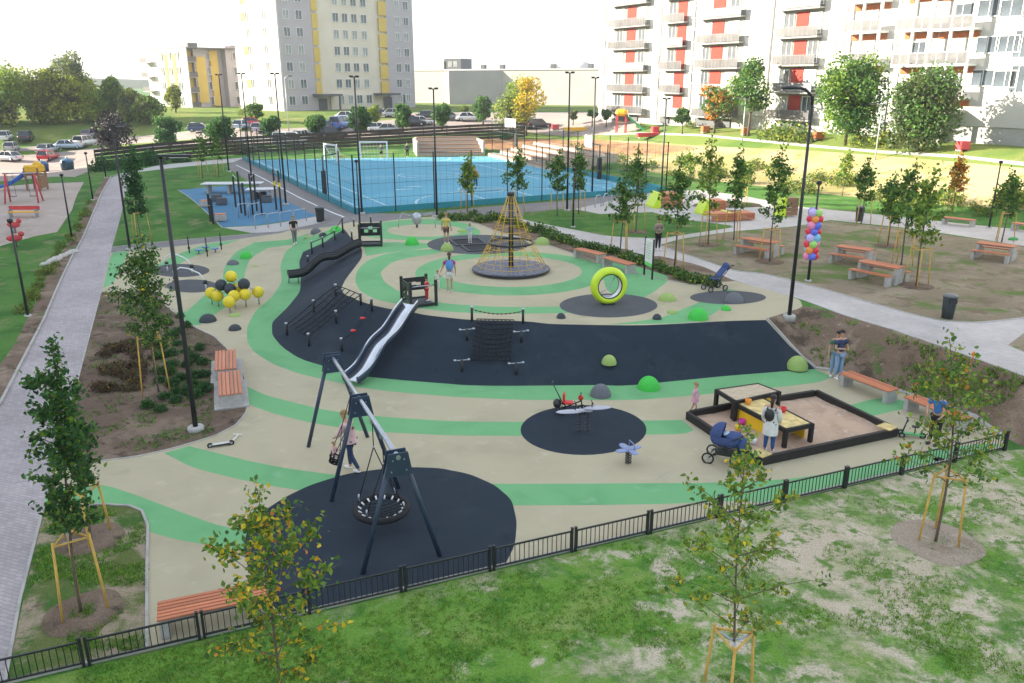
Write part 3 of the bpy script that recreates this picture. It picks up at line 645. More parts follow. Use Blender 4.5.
# entrance bay with a grey porch
a = u(945); q = MB(); q.box((a, -1.2, 3.0), (5.5, 2.6, .3)); q.box((a-2, -2.2, 1.4), (.3,.3,3.0)); q.box((a+2, -2.2, 1.4), (.3,.3,3.0)); q.build('porch', M_SLABC, bb)
a = u(886); q = MB(); q.box((a, -.06, 2.2), (1.6, .12, 5.0)); q.build('stair_glazing', M_GLASSL, bb)
for p in (wp, wp2, wa, wd, ws, wo): kill(p)
# ---------------------------------------------------------------- unseen slab block left of the playground; heights stepped to set its shade's edge
sb = thing('unseen_slab_block', 'tall plain grey apartment slab out of view on the left, stepped to shade the playground', 'apartment building', (-117, 39, 0))
for (yc, ly, hh, st) in ((-12.5, 101, 54, 17), (53.6, 31, 44, 14)):
    w = MB(); w.box((0, yc, hh/2-2.5), (14, ly, hh+5)); w.build('wall', M_GREYR, sb); MB().box((0, yc, hh+.2), (14.6, ly+.4, .4)).build('roof', M_ROOFM, sb)
    for k in range(st):
        q = MB()
        for j in range(int(ly/5)): q.box((7.03, yc-ly/2+3+j*5, 2.2+k*3.1), (.08, 2.0, 1.5))
        q.build('window_row', M_GLASS, sb)
# ---------------------------------------------------------------- equipment materials
K_NAVY = mat('navy_painted_steel', (.028,.048,.085), .4, var=.08, scale=5, spec=.5)
K_BLK = mat('black_painted_steel', (.018,.020,.022), .45, var=.1, scale=5, spec=.5)
K_GALV = mat('galvanised_steel', (.42,.46,.52), .35, .8, var=.12, scale=8)
K_STEEL = mat('slide_steel', (.62,.65,.70), .22, .9, var=.08, scale=3)
K_ROPE = mat('black_rope', (.010,.011,.013), .8, var=.2, scale=40)
K_YROPE = mat('yellow_rope', (.72,.45,.05), .7, var=.15, scale=30)
K_LIME = mat('lime_plastic', (.55,.75,.03), .35, var=.05, spec=.5)
K_YELB = mat('yellow_rubber', (.75,.60,.03), .5, var=.06, scale=4)
K_DKB = mat('charcoal_rubber', (.035,.045,.055), .6, var=.15, scale=12)
K_GRYD = mat('grey_rubber_dome', (.13,.14,.16), .85, var=.25, scale=30, bump=.3)
K_DKD = mat('dark_rubber_dome', (.05,.06,.07), .85, var=.25, scale=30, bump=.3)
K_GRND = mat('bright_green_rubber_dome', (.06,.50,.07), .8, var=.12, scale=25, bump=.3)
K_OLVD = mat('pale_green_rubber_dome', (.30,.42,.13), .85, var=.15, scale=25, bump=.3)
K_BPL = mat('blue_plastic', (.10,.17,.42), .4, var=.05)
K_LBL = mat('lilac_blue_plastic', (.22,.27,.46), .4, var=.05)
K_YPL = mat('yellow_plastic', (.80,.52,.02), .4, var=.05)
K_REDP = mat('red_plastic', (.65,.03,.03), .4, var=.05)
K_WHT = mat('white_plastic', (.74,.75,.76), .4, var=.04)
K_CONC = mat('bench_concrete', (.40,.395,.38), .9, var=.12, scale=6, bump=.2)
K_BWOOD = mat('black_stained_wood', (.022,.02,.018), .7, var=.3, scale=14, bump=.2)
K_TWOOD = mat('light_plywood', (.46,.38,.27), .7, var=.15, scale=7)
K_YWOOD = mat('sandy_yellow_board', (.60,.47,.20), .7, var=.3, scale=5)
def wood_mat(name, c1, c2):
    m, nt, b = newmat(name); L = nt.links; tc = nt.nodes.new('ShaderNodeTexCoord'); mp = nt.nodes.new('ShaderNodeMapping'); mp.inputs['Scale'].default_value = (1.2, 22, 22)
    L.new(tc.outputs['Object'], mp.inputs['Vector']); f = nzn(nt, mp.outputs[0], 1.5, 6, .65, .4); c = ramp2(nt, f, [(.3, c1), (.7, c2)])
    g = nt.nodes.new('ShaderNodeNewGeometry'); mr = nt.nodes.new('ShaderNodeMapRange'); mr.inputs['To Min'].default_value = .82; mr.inputs['To Max'].default_value = 1.15; L.new(g.outputs['Random Per Island'], mr.inputs['Value'])
    hs = nt.nodes.new('ShaderNodeHueSaturation'); L.new(mr.outputs['Result'], hs.inputs['Value']); L.new(c, hs.inputs['Color']); L.new(hs.outputs['Color'], b.inputs['Base Color']); b.inputs['Roughness'].default_value = .6
    return m
K_OWOOD = wood_mat('orange_oiled_wood', (.42,.135,.06), (.56,.20,.095))
K_BRWOOD = wood_mat('brown_wood', (.20,.11,.06), (.30,.17,.10))
def sweep(mb, path, prof, up=Vector((0,0,1)), smooth=True, closed=True):
    n = len(path); m = len(prof); vs = []
    for i, p in enumerate(path):
        d = (path[min(i+1, n-1)]-path[max(i-1, 0)]).normalized(); s = d.cross(up).normalized(); u_ = s.cross(d)
        vs += [p+s*a+u_*b for a, b in prof]
    fs = [(i*m+k, (i+1)*m+k, (i+1)*m+(k+1) % m, i*m+(k+1) % m) for i in range(n-1) for k in range(m if closed else m-1)]
    mb.add(vs, fs, smooth)
    if closed: o = len(mb.v)-len(vs); mb.f += [[o+k for k in range(m)], [o+(n-1)*m+k for k in range(m)][::-1]]; mb.mi += [mb.m]*2; mb.sm += [False]*2
def smoothpath(P, n=8):
    out = []
    for i in range(len(P)-1):
        p0, p1, p2, p3 = P[max(i-1,0)], P[i], P[i+1], P[min(i+2, len(P)-1)]
        for k in range(n):
            t = k/n; out.append(.5*((2*p1)+(p2-p0)*t+(2*p0-5*p1+4*p2-p3)*t*t+(3*p1-p0-3*p2+p3)*t**3))
    out.append(P[-1]); return out
# ---------------------------------------------------------------- swing set
f3 = (PZ(366,573)+PZ(437,556))/2; f1 = (PZ(310,447)+PZ(366,437))/2; mid = (f3+f1)/2; an = yaw(f3, f1); Ls = (f1-f3).length/2
S = thing('swing_set', 'navy steel swing set with three A-frames and a basket swing', 'swing set', mid, an)
inv = Matrix.Rotation(-an, 3, 'Z')
BH = 2.6
for i, x in enumerate((-Ls, 0, Ls)):
    for s in (-1, 1): MB().tube([(x, s*.86, 0), (x, s*.13, BH-.02)], .055, 12).build('leg', K_NAVY, S); 
    h = MB(); 
    for dx in (-.10, .10): h.prism([(-.30,-.42),(.30,-.42),(.21,.1),(-.21,.1)], dx-.012, dx+.012)
    M = Matrix(((0,0,1),(1,0,0),(0,1,0))); h.v = [tuple(M @ Vector(v)+Vector((x,0,BH))) for v in h.v]
    h.box((x,0,BH-.14), (.2,.36,.03)); hd_ = h.build('head_plate', K_NAVY, S)
    b = MB()
    for dx in (-.115, .115):
        for y, z in ((-.12,-.05),(.12,-.05),(-.16,-.3),(.16,-.3),(0,.03)): b.tube([(x+dx,y,BH+z),(x+dx*1.15,y,BH+z)], .018, 8)
    b.build('bolt', K_GALV, hd_)
MB().tube([(-Ls-.12,0,BH), (Ls+.12,0,BH)], .052, 16).build('top_beam', K_GALV, S)
def hanger(par, x, y0=0):
    MB().box((x, 0, BH-.09), (.07, .09, .1)).build('hanger', K_GALV, par)
nx = -Ls*.5; nz_ = .48
n_ = MB(); n_.tube([(nx+.60*math.cos(a*PI/18), .60*math.sin(a*PI/18), nz_) for a in range(36)], .075, 10, closed=True); nest = n_.build('basket_seat', K_ROPE, S)
r = MB()
for k in range(-4, 5):
    c = k*.125; l = math.sqrt(max(0, .55**2-c*c))
    for t in (0, 1):
        pts = [((nx+c, q*l, nz_-.10*(1-(c*c+q*q*l*l)/.31)) if t else (nx+q*l, c, nz_-.10*(1-(c*c+q*q*l*l)/.31))) for q in (-1,-.5,0,.5,1)]
        r.tube(pts, .012, 5)
r.build('seat_net', K_ROPE, nest)
c_ = MB()
for k in range(16):
    a = 2*PI*k/16; c_.tube([(nx+.47*math.cos(a), .47*math.sin(a), nz_-.01), (nx+.545*math.cos(a), .545*math.sin(a), nz_+.05)], .022, 8)
c_.build('net_clamp', K_WHT, nest)
for s in (-1, 1):
    hx = nx+s*.45; hanger(S, hx); ap = Vector((nx+s*.47, 0, 1.85))
    q = MB(); q.tube([(hx, 0, BH-.12), ap], .012, 6)
    for t in (-1, 1): q.tube([ap, (nx+s*.38, t*.46, nz_+.06)], .014, 6)
    q.build('rope', K_ROPE, nest)
    q = MB(); q.sphere(ap, .03, 8, 6)
    for t in (-1, 1): q.tube([(nx+s*.385, t*.44, nz_+.1),(nx+s*.395, t*.43, nz_+.26)], .022, 8)
    q.build('chain_fitting', K_GALV, nest)
bs = PZ(335,462,.72)-mid; bs = inv @ bs; bx = bs.x; by = bs.y
seat = MB()
dirv = (Vector((bx, by, .75))-Vector((bx, 0, BH))).normalized(); tilt = math.atan2(by, BH-.72)
MT = Matrix.Rotation(tilt, 3, 'X'); sc_ = Vector((bx, by, .72))
def bl(p): return sc_+MT @ Vector(p)
for z, rr in ((.0, .17), (.14, .19), (.27, .18)):
    seat.tube([bl((rr*math.cos(a*PI/8)*1.0, rr*math.sin(a*PI/8)*.85, z)) for a in range(16)], .022, 8, closed=True)
for a in range(8): seat.tube([bl((.17*math.cos(a*PI/4), .145*math.sin(a*PI/4), 0)), bl((.18*math.cos(a*PI/4), .153*math.sin(a*PI/4), .27))], .02, 6)
seat.tube([bl((0,-.15,0)), bl((0,.15,0))], .035, 8); seat.tube([bl((-.16,0,0)), bl((.16,0,0))], .02, 8)
bsw = seat.build('baby_seat', K_ROPE, S)
for s in (-1, 1):
    hanger(S, bx+s*.25); q = MB(); ap = Vector((bx+s*.22, 0, BH)).lerp(bl((s*.2, 0, .3)), .62)
    q.tube([(bx+s*.25, 0, BH-.1), ap], .010, 6)
    for t in (-1, 1): q.tube([ap, bl((s*.17, t*.10, .27))], .010, 6)
    q.build('rope', K_ROPE, bsw)
BABY_SEAT = S.matrix_basis @ Vector((0,0,0)); 
SWING = (mid, an, bx, by)
# ---------------------------------------------------------------- climbing towers on the slope
def tower(px, py, rz, w, d, h, label, openside):
    g = G(px, py); T = thing('slide_tower', label, 'play tower', (g.x, g.y, g.z-.03), rz)
    for x in (-w/2, w/2):
        for y in (-d/2, d/2): q = MB(); q.box((x, y, h/2+.05), (.10, .10, h+.1)); q.build('post', K_BLK, T)
    def panel(a, b, z0, z1):
        a, b = Vector((*a, 0)), Vector((*b, 0)); c = (a+b)/2; L_ = (b-a).length-.1; ang = math.atan2(b.y-a.y, b.x-a.x); m = MB(); R3 = Matrix.Rotation(ang, 3, 'Z')
        def lb(x, z, sx, sz, t=.035): m.box(c+R3 @ Vector((x, 0, z)), (sx, t, sz), ang)
        H_ = z1-z0; lb(0, z0+.09, L_, .18); lb(0, z1-.09, L_, .18); lb(-L_/2+.09, (z0+z1)/2, .18, H_-.36); lb(L_/2-.09, (z0+z1)/2, .18, H_-.36)
        for k in range(3): lb((-L_/2+.18)+(L_-.36)*(k+.5)/3, (z0+z1)/2+.1*(1-2*(k % 2)), (L_-.36)/3+.02, (H_-.36)*.55, .03)
        m.build('panel', K_BLK, T)
    panel((-w/2,-d/2), (-w/2,d/2), .3, h)
    panel((w/2,-d/2), (w/2,d/2), .3, h) if openside != 'r' else None
    panel((-w/2,d/2), (w/2,d/2), .45, h)
    for y in (-d/2, d/2): MB().box((0, y, .12), (w-.1, .07, .09)).build('rail', K_BLK, T)
    MB().tube([(-w/2, -d/2, h-.1), (w/2, -d/2, h-.1)], .022, 8).build('grab_bar', K_GALV, T)
    MB().box((0, 0, .09), (w-.12, d-.12, .05)).build('floor_plate', K_DKB, T); return T
tower(419,303.5,math.radians(25),1.05,1.15,.98,'black panelled tower at the top of the steel slide','r')
tower(371,245,math.radians(8),1.15,1.0,1.15,'black panelled tower at the top of the long black slide','')
def slide(label, pts, w, hside, mi, ms, end_up=0):
    P = smoothpath([Vector(p) for p in pts], 8); base = P[-1].copy(); base.z = zt(base.x, base.y)
    T = thing('slide', label, 'slide', base); L_ = [p-base for p in P]
    bed = MB(); sweep(bed, L_, [(-w/2,0),(w/2,0),(w/2,-.03),(-w/2,-.03)]); bed.build('chute', mi, T)
    for s in (-1, 1):
        m = MB(); sweep(m, L_, [(s*w/2, -.10), (s*(w/2+.035), -.10), (s*(w/2+.05), hside), (s*(w/2+.01), hside)][::s]); m.build('side_wall', ms, T)
        m = MB(); m.tube([p+Vector((0,0,1))*hside+((L_[min(i+1,len(L_)-1)]-L_[max(i-1,0)]).normalized().cross(Vector((0,0,1))).normalized())*s*(w/2+.03) for i, p in enumerate(L_)], .028, 8); m.build('rail', mi if mi is K_STEEL else ms, T)
    k = len(L_)-4
    for s in (-1, 1):
        q = L_[k]; m = MB(); m.tube([(q.x+s*.25, q.y, -.05), (q.x+s*.25, q.y, q.z-.02)], .035, 8); m.build('support', K_GALV, T)
    return T
a, b = PZ(410,304,1.95), PZ(350,380,.22)
d = b-a
slide('shiny steel wavy slide running down the black slope', [a, a+d*.14+Vector((.02,0,.02)), a+d*.36+Vector((.05,.0,-.06)), a+d*.58+Vector((.04,0,.05)), a+d*.82+Vector((.06,0,-.10)), b], .62, .17, K_STEEL, K_NAVY)
a, b = PZ(361,243,1.85), PZ(288,275.5,.42); d = b-a
slide('long black wavy slide at the back end of the slope', [a, a+d*.15, a+d*.35+Vector((0,0,-.10)), a+d*.55+Vector((0,0,.10)), a+d*.78+Vector((0,0,-.22)), b], .5, .2, K_DKB, K_BLK)
# ---------------------------------------------------------------- nets and rope climbs on the slope
def postrow(T, o, pts, h=.5, r=.05, m=None, cap=True):
    for p in pts:
        q = MB(); p = p-o; q.tube([p-Vector((0,0,.1)), p+Vector((0,0,h))], r, 10); po = q.build('post', m or K_BLK, T)
        if cap: q = MB(); q.tube([p+Vector((0,0,h-.06)), p+Vector((0,0,h+.02))], r*1.12, 10); q.build('post_cap', K_GALV, po)
def net(T, o, c, nu, nv, lift, r=.02, m=None):
    g = [[None]*(nv+1) for _ in range(nu+1)]
    for i in range(nu+1):
        for j in range(nv+1):
            u_, v = i/nu, j/nv; p = (c[0]*(1-u_)+c[1]*u_)*(1-v)+(c[3]*(1-u_)+c[2]*u_)*v
            z = zt(p.x, p.y)+lift-.12*math.sin(PI*u_)*math.sin(PI*v); g[i][j] = Vector((p.x, p.y, z))-o
    q = MB()
    for i in range(nu+1): q.tube(g[i], r, 5)
    for j in range(nv+1): q.tube([g[i][j] for i in range(nu+1)], r, 5)
    q.build('climbing_net', m or K_ROPE, T)
c = [G(287,334), G(309,346), G(361,304), G(336,295)]
T = thing('slope_net', 'black climbing net on short posts at the left end of the slope', 'climbing net', c[1]); o = c[1]
postrow(T, o, [G(287,335), G(314,312), G(336,296), G(309,346), G(336.5,323), G(361,305)])
net(T, o, [c[0], c[1], c[2], c[3]], 5, 9, .38)
T = thing('rope_climb', 'climbing rope with red grips between two short posts on the slope', 'climbing rope', G(342,351)); o = G(342,351)
postrow(T, o, [G(342,351), G(372,311)])
q = MB(); a, b = G(342,351)+Vector((0,0,.42)), G(372,311)+Vector((0,0,.42)); pts = [a.lerp(b, t/8)+Vector((0,0,-.25*math.sin(PI*t/8)))-o for t in range(9)]; q.tube(pts, .016, 6); q.build('rope', K_ROPE, T)
for t in (3, 5.5): 
    p = a.lerp(b, t/8)+Vector((0,0,-.22))-o; q = MB(); q.lathe([(.001,-.04),(.09,-.03),(.11,0),(.09,.03),(.001,.04)], p, 12); q.build('grip', K_REDP, T)
c = [G(477,323), G(514,324), G(510,365), G(471,364)]
T = thing('slope_net', 'black climbing net hanging down the middle of the slope below a rope rail', 'climbing net', c[3]); o = c[3]
postrow(T, o, [G(472,321), G(523,323)], .55); net(T, o, c, 9, 9, .16)
q = MB(); a, b = G(472,321)+Vector((0,0,.45)), G(523,323)+Vector((0,0,.45))
pts = [a.lerp(b, t/12)+Vector((0,0,-.14*math.sin(PI*t/12)))-o for t in range(13)]; q.tube(pts, .016, 6)
for p in pts[1:-1]: q.sphere(p, .035, 8, 5)
q.build('knotted_rope', mat('brown_rope', (.12,.08,.05), .8), T)
for k, (px, py) in enumerate(((467,340), (521,342), (462,371), (516,374))):
    g = G(px, py); T = thing('climbing_handle', ('short post with steel grips left of the middle net, upper', 'short post with steel grips right of the middle net, upper', 'short post with steel grips left of the middle net, near its foot', 'short post with steel grips right of the middle net, near its foot')[k], 'climbing post', g, group='grip posts beside the middle slope net')
    MB().tube([(0,0,-.1),(0,0,.42)], .05, 10).build('post', K_BLK, T); q = MB(); q.tube([(-.22,0,.38),(.22,0,.42)], .018, 8); q.sphere((-.24,0,.39), .055, 10, 6, (1,1,.7)); q.sphere((.24,0,.43), .055, 10, 6, (1,1,.7)); q.build('grip', K_GALV, T)
# posts and rope along the far end of the slope
pp = [(308,262),(312,254),(323,247),(335,240),(343,233),(352,240)]
T = thing('rope_fence', 'row of black posts joined by a rope above the far end of the slope', 'rope fence', G(323,247)); o = G(323,247); hs_ = [.35,.75,.6,.6,.95,.5]
for (x, y), h in zip(pp, hs_): postrow(T, o, [G(x, y)], h)
q = MB(); pr = [G(x, y)+Vector((0,0,h-.08))-o for (x, y), h in zip(pp[1:5], hs_[1:5])]; q.tube(pr, .02, 6); q.build('rope', K_ROPE, T)
for k, (x, y) in enumerate(((354,226.5), (371,223.5))):
    T = thing('bollard', ('short black post on the path behind the slope, nearer the long slide', 'short black post on the path behind the slope, nearer the court')[k], 'bollard', G(x, y)); MB().tube([(0,0,-.05),(0,0,.45)], .05, 10).build('post', K_BLK, T); MB().sphere((0,0,.45), .055, 10, 6).build('cap', K_GALV, T)
# ---------------------------------------------------------------- spinning rope cone
g = G(511,271); T = thing('rope_cone_carousel', 'tall yellow rope cone carousel on a round dark platform', 'climbing carousel', g)
ht = htop(g, 193); R0 = 1.78; zr = 1.35; Rr = 1.04
q = MB(); q.lathe([(.001,.20),(1.0,.20),(R0-.06,.19),(R0,.15),(R0,.06),(R0-.1,.02),(.4,.02)], seg=48, smooth=False); q.build('platform', mat('checker_rubber_platform', (.13,.14,.19), .6, var=.6, scale=9, bump=.2), T)
q = MB(); q.tube([(R0*math.cos(a*PI/24), R0*math.sin(a*PI/24), .12) for a in range(48)], .05, 8, closed=True); q.build('platform_rim', K_BLK, T)
q = MB(); q.tube([(0,0,.1),(0,0,ht)], .115, 14); q.tube([(0,0,ht-.12),(0,0,ht+.05)], .16, 14); q.build('mast', K_BLK, T)
q = MB(); q.tube([(Rr*math.cos(a*PI/20), Rr*math.sin(a*PI/20), zr) for a in range(40)], .05, 8, closed=True); q.build('ring', K_BLK, T)
q = MB(); NM = 12
for k in range(NM):
    a = 2*PI*k/NM; c_, s_ = math.cos(a), math.sin(a)
    q.tube([((R0-.12)*c_, (R0-.12)*s_, .2), (Rr*c_, Rr*s_, zr)], .011, 5); a2 = a+PI/NM; q.tube([((R0-.12)*math.cos(a2), (R0-.12)*math.sin(a2), .2), (Rr*c_, Rr*s_, zr)], .009, 5)
    q.tube([(Rr*.96*c_, Rr*.96*s_, zr), (.14*c_, .14*s_, ht-.1)], .011, 5)
for f in (.12, .3, .48, .66, .84):
    rr = (R0-.12)*(1-f)+Rr*f; z = .2*(1-f)+zr*f; q.tube([(rr*math.cos(2*PI*k/NM), rr*math.sin(2*PI*k/NM), z-.0) for k in range(NM)], .010, 5, closed=True)
for f in (.12, .26, .4, .55, .7, .85):
    rr = Rr*.96*(1-f)+.1*f; z = zr*(1-f)+(ht-.1)*f; q.tube([(rr*math.cos(2*PI*k/NM), rr*math.sin(2*PI*k/NM), z) for k in range(NM)], .010, 5, closed=True)
q.build('rope_net', K_YROPE, T)
# ---------------------------------------------------------------- lime running wheel
g = G(608,304); T = thing('lime_ring', 'lime green standing play ring with black inner rim', 'play ring', g, math.radians(12), sc=.88)
zc = .86; q = MB(); q.m = 0; prof = []
for k in range(16):
    a = 2*PI*k/16; prof.append((.66+.19*max(-.6, math.cos(a)), .26*math.sin(a)))
q.lathe(prof+[prof[0]], (0,0,zc), 48, axis=(0,1,0)); q.build('tyre', K_LIME, T)
for s in (-1, 1):
    q = MB(); q.tube([(.56*math.cos(a*PI/24), s*.2, zc+.56*math.sin(a*PI/24)) for a in range(48)], .035, 8, closed=True); q.build('inner_rim', K_BLK, T)
q = MB(); q.lathe([(.545,-.19),(.545,.19)], (0,0,zc), 48, axis=(0,1,0)); q.build('inner_lining', K_WHT, T)
q = MB(); q.tube([(-.42,.0,zc-.34),(.0,.0,zc-.1),(.3,0,zc+.42)], .022, 8); q.box((0,.12,zc-.52), (.5,.1,.04)); q.build('hand_bar', K_GALV, T)
MB().box((0,0,.03), (.5,.4,.08), bev=.01).build('foot', K_BLK, T)
# ---------------------------------------------------------------- molecule climbing balls
g = G(232,305); T = thing('ball_climber', 'climbing frame of yellow and charcoal rubber balls', 'climbing frame', g)
balls = [(231,276.5,1.35,0),(221,285,1.0,1),(244,284,1.05,1),(230,289,.85,1),(211,293,.55,0),(217.5,296,.5,0),(237.5,289,.75,0),(234,296,.6,0),(245,294.5,.6,0),(258,292,.6,0),(229,302,.5,0)]
B = [(PZ(x, y, z)-g, c_) for x, y, z, c_ in balls]
for p, c_ in B: MB().sphere(p, .27, 20, 12).build('ball', K_DKB if c_ else K_YELB, T)
for i, j in ((0,1),(0,2),(1,3),(2,3),(1,4),(1,5),(3,5),(3,6),(2,6),(6,7),(2,8),(2,9),(3,10),(7,10),(0,6),(8,7)): MB().tube([B[i][0], B[j][0]], .03, 8).build('rod', K_GALV, T)
for k in (4,5,8,9,10,7): p = B[k][0]; MB().tube([(p.x, p.y, zt(p.x+g.x, p.y+g.y)-g.z-.05), p], .03, 8).build('stem', K_GALV, T)
# ---------------------------------------------------------------- rubber domes
DOM = [(246,259,5.8,K_GRND,1.42,'bright green rubber dome beside the grey dome left of the ball climber'),(233,265.5,5.6,K_GRYD,1.03,'grey rubber dome just behind the top yellow ball'),(255,267,3,K_OLVD,0.51,'tiny pale green rubber bump left of the long black slide'),
 (208,323,8,K_DKD,1.16,'dark rubber dome by the planted bed, the larger of two'),(235,331,6,K_DKD,1.16,'small dark rubber dome below the ball climber'),(235,317,6,K_OLVD,0.51,'flat pale green bump between the ball climber and two dark domes'),
 (316,234,5.3,K_GRYD,1.16,'grey rubber dome near the man in black at the back'),(323,237,4,K_DKD,1.16,'small dark dome touching the grey dome at the back'),(336,233,6.2,K_GRND,1.16,'bright green dome beside the far end of the slope'),(307,238.5,3.2,K_OLVD,0.64,'tiny yellowish bump next to the man in black'),
 (412,246,6.8,K_GRND,1.50,'bright green dome on the upper rings, right of the far black tower'),(447,252,6.6,K_OLVD,1.50,'pale green dome behind the woman with the blue backpack'),(462,233,5,K_OLVD,0.77,'low pale lime bump behind the trampoline pad'),(542,246,8,K_OLVD,1.16,'wide pale green dome right of the rope cone'),
 (561,319,4.6,K_DKD,1.50,'small dark dome at the top edge of the slope'),(657,320,4.6,K_DKD,1.50,'small dark dome at the slope edge left of the bright green dome'),(698,321,10,K_GRND,1.42,'large bright green dome at the top edge of the slope'),(734,304,9,K_GRYD,1.35,'grey dome on the small grey pad near the tall lamp'),
 (726,311,5,K_GRND,1.16,'small bright green dome touching the grey pad'),(667,302,9,K_OLVD,1.03,'broad pale green dome right of the lime ring pad'),(672,314,5.2,K_OLVD,0.77,'low pale green bump between two domes above the slope'),
 (609,365,7.5,K_OLVD,1.50,'pale olive dome halfway down the slope'),(600.5,398,10.5,K_GRYD,1.50,'grey dome on the green band below the slope'),(648.5,391,11,K_GRND,1.50,'bright green dome on the green band below the slope'),(797,370,10,K_OLVD,1.50,'pale green dome at the right end of the slope')]
for x, y, r_, m_, fl, lab in DOM:
    g = G(x, y-r_*.25); sp = (Vector((g.x, g.y, g.z))-cam.location).length; rr = r_/FPX*sp
    o = MB().sphere((0,0,-.06*rr), rr, 24, 14, (1,1,fl*.8), -.15).build('play_dome', m_, None, g); tag(o, lab, 'play dome', 'rubber play domes')
# ---------------------------------------------------------------- small equipment
def spring(mb, x, y, z0, z1, r=.09, turns=5, t=.018):
    mb.tube([(x+r*math.cos(k*.7), y+r*math.sin(k*.7), z0+(z1-z0)*k/(turns*9)) for k in range(turns*9+1)], t, 6)
g = G(628,464); T = thing('spring_rider', 'lilac blue plane shaped spring rider on the tan rubber', 'spring rider', g, .3, sc=.9)
q = MB(); spring(q, 0, 0, .02, .42); q.build('spring', K_BLK, T)
q = MB(); 
for a in range(4):
    an_ = a*PI/2+.2; q.sphere((.25*math.cos(an_), .25*math.sin(an_)*1.0, .5), .21, 14, 8, (1,.55+.35*abs(math.sin(an_)),.14) if a % 2 == 0 else (.6,1,.14))
q.sphere((0,0,.5), .16, 12, 8, (1,1,.5)); q.build('seat', K_LBL, T); q = MB(); q.tube([(.1,-.18,.52),(.1,-.18,.7),(.1,.18,.7),(.1,.18,.52)], .018, 6); q.build('handle', K_LBL, T)
g = G(583,432); T = thing('seesaw', 'pale grey two-seat spring seesaw on the round black pad', 'seesaw', g, .12)
q = MB()
for s in (-1, 1): spring(q, s*.12, 0, .02, .62, .06, 6, .014)
q.build('spring', K_BLK, T); q = MB(); q.sphere((-.42,0,.68), .42, 18, 8, (1,.36,.08)); q.sphere((.42,0,.76), .42, 18, 8, (1,.36,.08)); q.box((0,0,.70), (.5,.16,.05)); q.build('seat', mat('pale_grey_plastic', (.42,.42,.50), .4), T)
for s in (-1,1): q = MB(); q.tube([(s*.25,0,.72),(s*.25,0,.95)], .016, 6); q.tube([(s*.25,-.14,.95),(s*.25,.14,.95)], .018, 6); q.build('handle', K_BLK, T)
# sway bars: two white arches with hanging seats
for (px, py, lab, w_, hh) in ((180,272,'white arched sway bar with grips on the farther grey pad', .9, .75), (191,288,'white arched sway bar on the nearer grey pad', 1.0, .8)):
    g = G(px, py); T = thing('sway_bar', lab, 'balance toy', g, -.3)
    q = MB(); q.tube([(-w_*.9,0,.5),(-w_*.95,0,hh),(-w_*.5,0,hh+.22),(0,0,hh+.2),(w_*.6,0,hh),(w_*.9,0,.45)], .035, 8); q.build('arch', K_WHT, T)
    for s, z in ((-.9,.45), (.9,.4)):
        q = MB(); q.tube([(s*w_,0,0),(s*w_,0,z)], .04, 8); q.build('stem', K_WHT, T); q = MB(); q.sphere((s*w_,0,z), .11, 12, 8, (1,1,.8)); q.box((s*w_,0,.3), (.28,.1,.05)); q.build('grip', K_BLK, T)
# step stones on poles
g = G(208,256); T = thing('balance_steps', 'three black poles with blue hanging step plates', 'balance toy', g)
for (a, b), s in zip(((189.5,253), (207.5,256.5), (221.5,249.5)), (1.05, 1.15, 1.05)):
    p = G(a, b)-g; q = MB(); q.tube([p-Vector((0,0,.05)), p+Vector((0,0,s))], .04, 8); q.sphere(p+Vector((0,0,s*.3)), .09, 8, 6); q.build('pole', K_BLK, T)
for a, b in ((199,252.5), (215.5,251), (206,249.5)):
    p = G(a, b+1.2)-g; q = MB(); q.lathe([(.001,.26),(.2,.26),(.24,.23),(.2,.19),(.001,.19)], p, 14); q.build('step_plate', K_BPL, T); q = MB(); q.tube([p, p+Vector((0,0,.2))], .03, 6); q.build('stem', K_BLK, T)
# silver climbing sculpture at the far edge of the rings
g = G(417,227.5); T = thing('steel_rocker', 'shiny steel seat rocker at the back edge of the upper rings', 'play seat', g)
q = MB(); q.sphere((0,0,.55), .3, 16, 10, (1,.6,1.3)); q.build('shell', K_GALV, T)
for s in (-1, 1): q = MB(); q.tube([(s*.3,0,.7),(s*.9,0,.9),(s*1.1,0,.4),(s*1.15,0,.0)], .025, 8); q.build('arm', K_GALV, T)
q = MB(); q.tube([(0,0,0),(0,0,.3)], .06, 8); q.build('stem', K_BLK, T)
for k, (px, py) in enumerate(((468,242.5), (480,248))):
    g = G(px, py); T = thing('ground_trampoline', ('ground trampoline with the child in pale clothes, farther on the grey pad', 'empty ground trampoline, nearer on the grey pad')[k], 'trampoline', g, .3)
    q = MB(); q.box((0,0,.01), (1.5,1.5,.03)); q.build('jumping_mat', K_ROPE, T); q = MB()
    for s in (-1,1): q.box((s*.82,0,.03), (.14,1.8,.07)); q.box((0,s*.82,.03), (1.5,.14,.07))
    q.build('frame', K_DKB, T)
